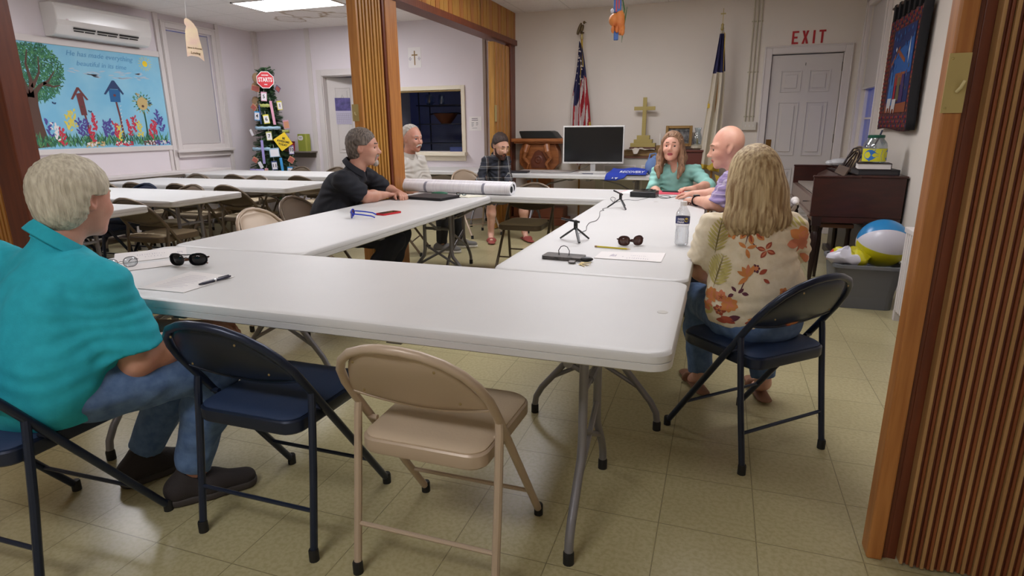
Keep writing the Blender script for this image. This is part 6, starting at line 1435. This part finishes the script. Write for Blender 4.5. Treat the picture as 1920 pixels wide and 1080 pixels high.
sk_a = skin_mat('skin_ruddy', (206, 154, 132), (194, 134, 114)); sk_b = skin_mat('skin_tan', (198, 150, 128), (184, 130, 110)); sk_c = skin_mat('skin_fair', (214, 170, 148), (200, 150, 128)); sk_d = skin_mat('skin_pink', (220, 172, 148), (208, 150, 128))
def hair_mat(name, c, c2, st=(18, 18, 2)): return mat(name, c, .65, c2=c2, scale=6, noise=.1, stretch=st, bump=.9, bscale=12, detail=5)
jeans = mat('blue_denim', (96, 124, 164), .85, c2=(76, 102, 142), scale=30, noise=.1, bump=.2, bscale=300)
# ---------------------------------------------------------------- the seven people
def WJ(loc, rz, d, **kw):
    """world joints -> the figure's own frame"""
    c, s_ = math.cos(-rz), math.sin(-rz); J = dict(kw)
    for k, w in d.items():
        if k[:2] in ('hd', 'hn'): J[k] = (c*w[0]-s_*w[1], s_*w[0]+c*w[1], w[2])
        else: x, y = w[0]-loc[0], w[1]-loc[1]; J[k] = (c*x-s_*y, s_*x+c*y, w[2])
    return J
def uv(rz): return Vector((math.cos(rz), math.sin(rz), 0)), Vector((-math.sin(rz), math.cos(rz), 0))
def P3(b, r, f, x, y, z): return (b[0]+r.x*x+f.x*y, b[1]+r.y*x+f.y*y, z)

# 1 turquoise polo, back to the camera
L0 = (.66, -1.08); rz = -.22
J = WJ(L0, rz, dict(pelvis=(.63, -1.04, .555), chest=(.61, -.97, .77), neck=(.61, -.95, .965), head=(.64, -.875, 1.085), shL=(.385, -.985, .885), shR=(.80, -.955, .845), elL=(.36, -.88, .62), elR=(.85, -.93, .61), wrL=(.76, -.60, .60), wrR=(.90, -.71, .635),
    hpL=(.50, -1.0, .53), hpR=(.74, -1.0, .53), knL=(.68, -.60, .50), knR=(.92, -.71, .52), anL=(.50, -.72, .10), anR=(.78, -.76, .10), toeL=(.56, -.56, .03), toeR=(.92, -.60, .03), hdL=(.6, .5, -.1), hdR=(-.1, .9, -.1), hnL=(.2, -.1, 1), hnR=(.5, 0, .8)), hem=.455)
turq = mat('turquoise_knit', (34, 170, 188), .85, c2=(28, 160, 178), scale=30, noise=.05, bump=.15, bscale=300)
o = dict(look=(.20, .12), girth=1.16, belly=1.12, sleeve=.85, cuff=.014, fold=.004, fsc=22, seed=1, loose=.012, shoe=(mat('shoe_dark', (46, 40, 40), .8, bump=.3, bscale=200), mat('sole_dark', (62, 56, 54), .7)), shirtname='polo_shirt', pantsname='jeans', drag=.0016, dn=19, open=.25, neckw=1.0, h=.005, head=.95, low=1.06)
hr = hair_mat('hair_white', (212, 204, 182), (176, 166, 146))
t, T, H, Rm, sh, bd = person('person with white hair in a turquoise polo shirt and jeans, seated with back to camera', L0+(0,), rz, J, sk_a, turq, jeans, hr, o)
short_hair(t, T, Rm, hr, .95, .015, back=-.100, rough=.0012); t.location.x += .03
# 2 black shirt
L0 = (-.28, 1.72); rz = -1.33
J = WJ(L0, rz, dict(pelvis=(-.30, 1.72, .56), chest=(-.21, 1.76, .81), neck=(-.11, 1.79, 1.00), head=(-.03, 1.82, 1.15), shL=(-.13, 1.97, .93), shR=(-.09, 1.61, .92), elL=(-.06, 2.15, .80), elR=(.00, 1.75, .79), wrL=(.11, 2.06, .79), wrR=(.05, 1.97, .785),
    hpL=(-.24, 1.82, .53), hpR=(-.22, 1.62, .53), knL=(.22, 1.86, .50), knR=(.28, 1.66, .49), anL=(.05, 1.85, .09), anR=(.02, 1.58, .09), toeL=(.22, 1.9, .03), toeR=(.18, 1.6, .03), hdL=(.6, -.5, -.05), hdR=(.35, .8, -.06)), hem=.47)
blks = mat('black_knit', (26, 28, 36), .9); dkj = mat('dark_trousers', (26, 30, 44), .9)
o = dict(look=(.08, .02), girth=1.12, belly=1.12, sleeve=.82, cuff=.010, fold=.003, seed=3, loose=.012, shoe=(mat('shoe_dark', (46, 40, 40), .8), None), head=1.1, curl=.7, neckw=1.12, h=.005)
hr = hair_mat('hair_grey', (120, 108, 98), (64, 55, 48))
t, T, H, Rm, sh, bd = person('person with short grey hair and goatee in a black polo shirt at the left table', L0+(0,), rz, J, sk_b, blks, dkj, hr, o)
short_hair(t, T, Rm, hr, 1.1, .008, back=-.075, front=.0)
bm_ = hair_mat('beard_grey', (176, 164, 154), (132, 116, 104)); F = SDF(.004); F.ell(T((0, .076, -.100)), V3(.026, .022, .026)*1.1, .01, R=Rm.T); F.cap(T((.022, .094, -.052)), T((.026, .080, -.082)), .006, .006, .006); F.cap(T((-.022, .094, -.052)), T((-.026, .080, -.082)), .006, .006, .006); F.cap(T((-.022, .096, -.050)), T((.022, .096, -.050)), .006, .006, .006)
obj_from(F.field(.01).mesh('goatee'), 'goatee', bm_, t, 1)
# 3 white polo, half behind the wood post
L0 = (-.60, 3.48); rz = -1.75
J = WJ(L0, rz, dict(pelvis=(-.60, 3.50, .56), chest=(-.57, 3.48, .83), neck=(-.56, 3.48, 1.02), head=(-.50, 3.46, 1.185), shL=(-.50, 3.62, .955), shR=(-.60, 3.30, .955), elL=(-.46, 3.66, .70), elR=(-.54, 3.24, .70), wrL=(-.26, 3.58, .61), wrR=(-.27, 3.40, .62),
    hpL=(-.56, 3.60, .53), hpR=(-.58, 3.40, .53), knL=(-.14, 3.72, .49), knR=(-.16, 3.42, .49), anL=(-.18, 3.82, .09), anR=(-.24, 3.52, .09), toeL=(-.03, 3.88, .03), toeR=(-.09, 3.54, .03), hdL=(.4, -.6, -.2), hdR=(.5, .4, -.2)), hem=.47)
whk = mat('white_knit', (206, 202, 194), .85)
o = dict(look=(-.10, .06), girth=.98, belly=.92, sleeve=.85, cuff=.012, fold=.003, seed=5, loose=.0, shoe=(mat('sneaker_grey', (110, 108, 104), .85), mat('sneaker_sole', (212, 208, 200), .6)), head=1.1, iris='blue', h=.005, jaw=1.05)
hr = hair_mat('hair_silver', (206, 200, 190), (170, 162, 152))
t, T, H, Rm, sh, bd = person('person with a white mustache in a white polo shirt, beside the wooden post', L0+(0,), rz, J, sk_a, whk, mat('black_trousers', (28, 28, 32), .9), hr, o)
short_hair(t, T, Rm, hr, 1.1, .004, back=-.085, front=-.055)
F = SDF(.003)
for x in (-1, 1): F.path([T((x*.002, .102, -.050)), T((x*.018, .096, -.054)), T((x*.029, .086, -.068))], [.0065, .0068, .005], .004)
obj_from(F.field(.01).mesh('mustache'), 'mustache', mat('mustache_white', (220, 214, 204), .8), t)

# 4 plaid shirt, looking down
L0 = (-.02, 4.70); rz = -2.50
J = WJ(L0, rz, dict(pelvis=(-.06, 4.70, .56), chest=(-.01, 4.62, .80), neck=(.03, 4.58, .965), head=(.075, 4.53, 1.085), shL=(.09, 4.67, .91), shR=(-.11, 4.53, .91), elL=(.16, 4.56, .68), elR=(-.15, 4.41, .68), wrL=(.18, 4.42, .60), wrR=(.04, 4.33, .60),
    hpL=(.06, 4.70, .53), hpR=(-.10, 4.58, .53), knL=(.37, 4.46, .46), knR=(.06, 4.24, .46), anL=(.38, 4.48, .09), anR=(.03, 4.28, .09), toeL=(.46, 4.38, .03), toeR=(.10, 4.12, .03), hdL=(-.6, -.5, -.3), hdR=(.5, -.5, -.3)), hem=.47, pants=-1)
pl = stripes_mat('plaid_flannel', (44, 48, 60), [((1, 0, 0), .13, .38, (30, 32, 40), .8, 0), ((0, 0, 1), .13, .38, (28, 30, 38), .7, .1), ((1, 0, 0), .13, .045, (170, 168, 162), .75, .6), ((0, 0, 1), .13, .05, (170, 168, 162), .75, .5), ((1, 0, 0), .13, .03, (150, 120, 104), .6, .72), ((0, 0, 1), .13, .03, (160, 158, 150), .5, .62), ((0, 1, 0), .13, .04, (160, 158, 152), .6, .3)])
o = dict(look=(.30, .42), girth=.90, belly=.84, sleeve=1.95, fold=.003, seed=8, loose=.0, shoe=(mat('flipflop_red', (150, 70, 62), .7), None), sandal=True, head=1.12, curl=.5, h=.005)
hr = hair_mat('hair_darkbrown', (66, 48, 40), (44, 32, 28))
t, T, H, Rm, sh, bd = person('person with dark beard, glasses and a dark plaid shirt, looking down at the lap', L0+(0,), rz, J, sk_c, pl, mat('dark_shorts', (60, 60, 70), .9), hr, o)
short_hair(t, T, Rm, hr, 1.12, .006, back=-.048, front=-.018); beard(t, T, Rm, hair_mat('beard_brown', (84, 52, 40), (58, 36, 28)), 1.12)
b = MB(); S_ = 1.12
for x in (-1, 1): b.tube([tuple(T((x*.031+.021*math.cos(a), .098, -.002+.017*math.sin(a)))) for a in [k*PI/8 for k in range(16)]], .0014, 6, closed=True); b.tube([tuple(T((x*.052, .096, .004))), tuple(T((x*.078, .06, .008))), tuple(T((x*.084, .0, .004)))], .0016, 6)
b.tube([tuple(T((-.010, .10, .004))), tuple(T((0, .104, .007))), tuple(T((.010, .10, .004)))], .0014, 6); b.build('eyeglasses', mat('gold_wire', (206, 184, 130), .3, .6), t)
# 5 sea-green blouse
L0 = (2.12, 3.60); rz = 3.05
J = WJ(L0, rz, dict(pelvis=(2.16, 3.60, .55), chest=(2.14, 3.50, .79), neck=(2.13, 3.46, .965), head=(2.095, 3.41, 1.105), shL=(2.30, 3.47, .895), shR=(1.98, 3.49, .885), elL=(2.43, 3.26, .79), elR=(1.95, 3.36, .74), wrL=(2.32, 3.06, .785), wrR=(2.04, 3.24, .70),
    hpL=(2.26, 3.55, .53), hpR=(2.06, 3.55, .53), knL=(2.27, 3.12, .50), knR=(2.03, 3.12, .50), anL=(2.25, 3.15, .09), anR=(2.02, 3.15, .09), toeL=(2.25, 2.98, .03), toeR=(2.0, 2.98, .03), hdL=(-.7, -.2, -.02)), hem=.47)
sea = mat('sea_green_crepe', (146, 200, 190), .8, c2=(138, 192, 182), scale=20, noise=.05)
o = dict(look=(.02, -.14), fem=True, girth=.98, belly=.90, sleeve=1.12, cuff=.014, fold=.004, fsc=24, seed=4, loose=.004, vcut=1, shoe=(mat('shoe_tan', (120, 90, 70), .8), None), head=1.05, jaw=1.2, lip='rose', collar=False, h=.005, nose=1.0, browmat=mat('brow_brown', (110, 82, 62), .8), neckw=.95)
hr = hair_mat('hair_auburn', (160, 124, 94), (112, 82, 60), (16, 16, .8))
t, T, H, Rm, sh, bd = person('person with long light brown hair in a sea-green blouse at the far table', L0+(0,), rz, J, sk_d, sea, mat('dark_trousers', (26, 30, 44), .9), hr, o)
S_ = 1.05; short_hair(t, T, Rm, hr, S_, .014, back=-.10, front=-.008, name='hair_crown')
F = SDF(.005)
def lt(x, y, z): return T((x, y, z))
for x in (-1, 1):
    F.path([lt(x*.030, .062, .095), lt(x*.068, .040, .045), lt(x*.084, .012, -.03), lt(x*.090, .010, -.10), lt(x*.096, .040, -.18), lt(x*.080, .075, -.255)], [.014, .018, .022, .026, .030, .014], .02)
    F.path([lt(x*.07, -.03, .03), lt(x*.09, -.03, -.08), lt(x*.085, -.02, -.20)], [.03, .036, .026], .03)
F.path([lt(0, -.09, .02), lt(0, -.10, -.10), lt(0, -.10, -.2)], [.05, .06, .04], .04)
F.field(); F.warp(lambda D, X, Y, Z: D+.002*np.sin(X*190+Y*110+np.sin(Z*12)*2)+.0012*np.sin(X*380-Y*260+np.sin(Z*18)*2)); obj_from(F.mesh('long_hair'), 'long_hair', hr, t, 1)



# 6 bald man, checked lavender shirt
L0 = (2.86, 2.15); rz = 1.25
J = WJ(L0, rz, dict(pelvis=(2.74, 2.10, .555), chest=(2.66, 2.15, .82), neck=(2.65, 2.17, 1.0), head=(2.545, 2.185, 1.145), shL=(2.60, 1.97, .94), shR=(2.67, 2.36, .94), elL=(2.53, 1.96, .79), elR=(2.55, 2.55, .79), wrL=(2.36, 2.20, .785), wrR=(2.33, 2.62, .785),
    hpL=(2.70, 2.0, .53), hpR=(2.72, 2.22, .53), knL=(2.36, 2.02, .50), knR=(2.36, 2.28, .50), anL=(2.38, 2.0, .09), anR=(2.38, 2.30, .09), toeL=(2.22, 2.02, .03), toeR=(2.22, 2.3, .03), hdL=(-.45, .8, -.08), hdR=(-.75, .15, -.06)), hem=.47)
lav = stripes_mat('lavender_check', (150, 132, 170), [((1, 0, 0), .022, .42, (122, 106, 150), .6, 0), ((0, 0, 1), .022, .42, (122, 106, 150), .6, 0), ((1, 0, 0), .066, .10, (196, 184, 204), .7, 0), ((0, 0, 1), .066, .10, (196, 184, 204), .7, 0)])
o = dict(look=(.42, .20), girth=1.14, belly=1.18, sleeve=1.0, cuff=.012, fold=.004, seed=6, loose=.014, shoe=(mat('shoe_dark', (46, 40, 40), .8), None), head=1.1, curl=.55, neckw=1.15, h=.005, jaw=1.08, browmat=mat('brow_sandy', (150, 116, 92), .8))
t, T, H, Rm, sh, bd = person('bald person in a lavender checked shirt, leaning on the right side table', L0+(0,), rz, J, sk_d, lav, mat('navy_trousers', (32, 38, 58), .9), sk_d, o)
w_, e_ = V3(*J['wrL']), V3(*J['elL']); d_ = nrm(e_-w_); c_ = w_+d_*.022; b = MB(); sx = nrm(np.cross(d_, V3(0, 0, 1))); sy = np.cross(sx, d_)
b.tube([tuple(c_+sx*.034*math.cos(a)+sy*.031*math.sin(a)) for a in [k*PI/12 for k in range(24)]], .0022, 8, closed=True, flat=4)
b.build('watch_strap', mat('strap_black', (28, 24, 34), .5), t); MB().box(tuple(c_+sy*.034), (.034, .036, .010), Matrix(np.stack([d_, sx, sy], 1).tolist())).build('watch_case', mat('watch_black', (24, 24, 28), .15), t, smooth=False, bevel=.003)
# 7 floral top, back to the camera
L0 = (2.70, .32); rz = .36
J = WJ(L0, rz, dict(pelvis=(2.70, .31, .545), chest=(2.66, .345, .78), neck=(2.655, .335, .955), head=(2.635, .365, 1.075), shL=(2.51, .29, .895), shR=(2.80, .395, .89), elL=(2.47, .47, .68), elR=(2.83, .60, .68), wrL=(2.52, .70, .60), wrR=(2.66, .80, .60),
    hpL=(2.60, .34, .52), hpR=(2.78, .38, .52), knL=(2.46, .72, .49), knR=(2.74, .80, .48), anL=(2.50, .74, .09), anR=(2.79, .745, .085), toeL=(2.44, .9, .03), toeR=(2.76, .90, .03)), hem=.525)
crm = mat('cream_linen', (236, 224, 198), .85, c2=(228, 214, 184), scale=40, noise=.05, bump=.2, bscale=250)
fc = [crm]+[mat('print_'+k, v, .85) for k, v in dict(orange=(212, 138, 78), rust=(166, 78, 56), fern=(196, 184, 112), vein=(132, 118, 66), coral=(214, 132, 98), plum=(98, 50, 66)).items()]
o = dict(look=(.10, .1), fem=True, girth=1.0, belly=1.02, sleeve=.62, cuff=.012, fold=.0045, fsc=22, seed=2, loose=.006, shoe=(mat('sandal_brown', (122, 84, 60), .7), None), sandal=True, head=1.0, collar=False, h=.005, shirtname='floral_top', pantsname='jeans')
hr = hair_mat('hair_blonde', (214, 192, 148), (140, 110, 72), (13, 13, .7))
t, T, H, Rm, sh, bd = person('person with shoulder-length blonde hair in a cream floral top, seated with back to camera', L0+(0,), rz, J, sk_c, fc, jeans, hr, o)
F = SDF(.004); F.ell(T((0, -.022, .036)), V3(.094, .112, .106), .02, R=Rm.T); F.ell(T((0, -.040, -.040)), V3(.102, .088, .10), .05, R=Rm.T)
F.path([T((-.05, -.05, -.06)), T((-.072, -.055, -.15)), T((-.066, -.04, -.20))], [.060, .050, .026], .05); F.path([T((.05, -.05, -.06)), T((.070, -.055, -.15)), T((.072, -.045, -.205))], [.060, .050, .024], .05); F.path([T((0, -.06, -.06)), T((0, -.085, -.15)), T((0.01, -.082, -.215))], [.065, .052, .022], .05)
F.field(); H0 = T((0, 0, 0))
def hairf(D, X, Y, Z):
    x = (X-H0[0])*Rm[0, 0]+(Y-H0[1])*Rm[1, 0]+(Z-H0[2])*Rm[2, 0]; y = (X-H0[0])*Rm[0, 1]+(Y-H0[1])*Rm[1, 1]+(Z-H0[2])*Rm[2, 1]; z = Z-H0[2]
    a = np.arctan2(x, -y); lo = np.clip((.05-z)*6, .2, 1.5)
    D = D+lo*(.0022*np.sin(a*34+np.sin(z*30)*1.2+z*18)+.0013*np.sin(a*71-z*25)+.0030*np.sin(a*11+z*9))
    return np.maximum(D, y*.80-z*.35-.050)
F.warp(hairf); obj_from(F.mesh('hair'), 'hair', hr, t, 1)
# printed flowers and ferns laid into the cloth of the top's back
me = sh.data; bvh = BVHTree.FromPolygons([v.co.copy() for v in me.vertices], [tuple(p.vertices) for p in me.polygons])
dv = []; df = []; dm = []
DU, DD = Vector((.908, -.418, 0)), Vector((.418, .908, 0))
def proj(x, z, lay, frm=-1):
    hit = bvh.ray_cast(DU*x-DD*1.0+Vector((0, 0, z)), DD)
    return None if hit[0] is None else hit[0]+hit[1]*(.0012+lay*.0005)
def blob(P, m, lay, rings=4, frm=-1):
    """a filled outline (list of x,z) wrapped on to the cloth"""
    cx = sum(p[0] for p in P)/len(P); cz = sum(p[1] for p in P)/len(P); n = len(P); o_ = len(dv); vs = []
    for r_ in range(rings+1):
        for p in P:
            q = r_/rings; v = proj(cx+(p[0]-cx)*q, cz+(p[1]-cz)*q, lay, frm)
            if v is None: return
            vs.append(v)
    if max(v.dot(DD) for v in vs)-min(v.dot(DD) for v in vs) > .09: return
    dv.extend(vs)
    for r_ in range(rings):
        for i in range(n):
            j = (i+1) % n; df.append((o_+r_*n+i, o_+r_*n+j, o_+(r_+1)*n+j, o_+(r_+1)*n+i)); dm.append(m)
def leafp(x, z, L, w, a, m, lay, curve=0, n=7):
    up_, dn = [], []
    for k in range(n+1):
        q = k/n; a2 = a+curve*q; px, pz = x+L*q*math.cos(a+curve*q*.5), z+L*q*math.sin(a+curve*q*.5); ww = w*math.sin(PI*min(1, q*.96+.02))**.8/2; nx, nz = -math.sin(a2), math.cos(a2)
        up_.append((px+nx*ww, pz+nz*ww)); dn.append((px-nx*ww, pz-nz*ww))
    blob(up_+dn[::-1], m, lay, 3)
rn = random.Random(9)
def fern(x, z, L, a, spread=.055, m=3):
    for k in range(9):
        q = .12+.1*k; px, pz = x+L*q*math.cos(a), z+L*q*math.sin(a); l_ = spread*math.sin(PI*min(.95, .25+q*.72))
        for s_ in (-1, 1): leafp(px, pz, l_, l_*.13+.003, a+s_*.85, m, 1)
    leafp(x, z, L, .0045, a, 4, 2.5, n=10)
def bloom(x, z, r_, m1=1, m2=2, n=7, sq=1):
    for k in range(n): a = 2*PI*k/n+rn.uniform(-.2, .2); leafp(x, z, r_*rn.uniform(.85, 1.1), r_*.75, a, m1, 1+k*.12)
    for k in range(n): a = 2*PI*(k+.5)/n; leafp(x, z, r_*.62, r_*.34, a, 5 if k % 2 else 1, 2.2+k*.1)
    for k in range(5): leafp(x, z, r_*.4, r_*.12, 2*PI*k/5+.3, m2, 3.4)
def sprig(x, z, a, L, m=1):
    leafp(x, z, L, .004, a, 6, 1.5, .5, n=9)
    for k in range(4):
        q = .3+.22*k
        for s_ in (-1, 1): leafp(x+L*q*math.cos(a+.25*q), z+L*q*math.sin(a+.25*q), .034, .016, a+s_*.9+.5*q, m if (k+s_) % 2 else 2, 2)
def q(px, py): return (px-1415)/486+.0, .535+(632-py)/486
def F_(px, py, L, a, sp=.05): fern(*q(px, py), L, a, sp)
def B_(px, py, r_, m1=1, m2=2, n=7): bloom(*q(px, py), r_, m1, m2, n)
def L_(px, py, L, w, a, m, lay=2, c=0): leafp(*q(px, py), L, w, a, m, lay, c)
F_(1330, 505, .15, 1.45, .05); F_(1425, 436, .17, .06, .05); F_(1512, 440, .09, -1.5, .04); F_(1333, 568, .14, 1.35, .062); F_(1318, 625, .06, 1.2, .035)
B_(1367, 417, .038, 5, 2); B_(1352, 426, .016, 1, 4, 5); B_(1407, 424, .040, 2, 6); B_(1359, 462, .022, 1, 2, 5); B_(1385, 418, .024, 2, 1, 5)
L_(1328, 412, .06, .020, -.1, 2, 2, .8); L_(1355, 410, .05, .018, .2, 2, 3.2); L_(1425, 430, .035, .014, -.4, 1)
L_(1389, 432, .10, .004, -1.6, 6, 1.5, -.2); L_(1389, 470, .05, .004, -.8, 6, 1.5)
for px, py, a in ((1389, 447, 2.6), (1389, 449, .5), (1395, 452, -.2), (1384, 456, -2.2), (1390, 462, -1.3), (1400, 460, -.6)): L_(px, py, .036, .020, a, 1, 2.6); L_(px, py, .028, .008, a, 2, 3)
for px, py, a in ((1385, 486, 2.5), (1387, 486, .3), (1386, 488, -1.2)): L_(px, py, .034, .014, a, 1, 2.4)
for px, py, a in ((1418, 488, 2.9), (1419, 486, 1.0), (1420, 490, -2.2), (1421, 489, -.4)): L_(px, py, .030, .017, a, 2, 2.6); L_(px, py, .024, .006, a, 5, 3)
for k in range(11): L_(1481+4*math.cos(k*2.1), 478+9*math.sin(k*1.3), .052, .036, k*.57+.3, (1, 1, 5)[k % 3], 1+k*.12)
for k in range(6): L_(1481, 480, .040, .007, k*1.05, 5, 3)
for k in range(6): L_(1470+5*k, 500+3*k, .040, .022, -.3-.25*k, (5, 1)[k % 2], 3+.1*k)
for k, a in enumerate((2.7, 2.2, 1.7, 1.2, -2.4)): L_(1394, 536, .044, .017, a, (1, 1, 5, 1, 1)[k], 2.4+.1*k)
B_(1406, 521, .016, 6, 5, 6); L_(1412, 530, .03, .016, .6, 2); L_(1420, 538, .026, .012, -.6, 2); L_(1390, 540, .055, .004, -1.9, 6, 1.6)
for px, py, a in ((1376, 564, 2.4), (1380, 566, .8), (1386, 566, -.1), (1372, 570, -2.6)): L_(px, py, .024, .013, a, 6, 2.4)
B_(1331, 580, .028, 1, 5); B_(1324, 600, .026, 5, 1); B_(1366, 590, .032, 1, 5, 8); B_(1350, 578, .024, 5, 2); B_(1349, 603, .024, 2, 6, 6)
for k in range(9): L_(1328+17*k, 621+(k % 2)*3, .056, .024, (2.9, .2, .4, 2.8, .1, .3, 2.9, -.1, .15)[k], (2, 2, 6, 2, 2, 6, 2, 2, 1)[k], 2+.1*k)
for k in range(5): L_(1400+14*k, 614, .05, .016, .1+.12*k, 2 if k % 2 else 1, 3)
B_(1502, 585, .024, 5, 2); L_(1500, 540, .05, .02, -1.9, 2, 2); B_(1455, 560, .016, 1, 2, 5)
if dv:
    bm = bmesh.new(); bm.from_mesh(me); base = len(bm.verts)
    nv = [bm.verts.new(v) for v in dv]; bm.verts.ensure_lookup_table()
    for f, m in zip(df, dm):
        try: k = bm.faces.new([nv[i] for i in f]); k.material_index = m; k.smooth = True
        except ValueError: pass
    bm.to_mesh(me); bm.free()
    for md in list(sh.modifiers): sh.modifiers.remove(md)
    bpy.context.view_layer.update()
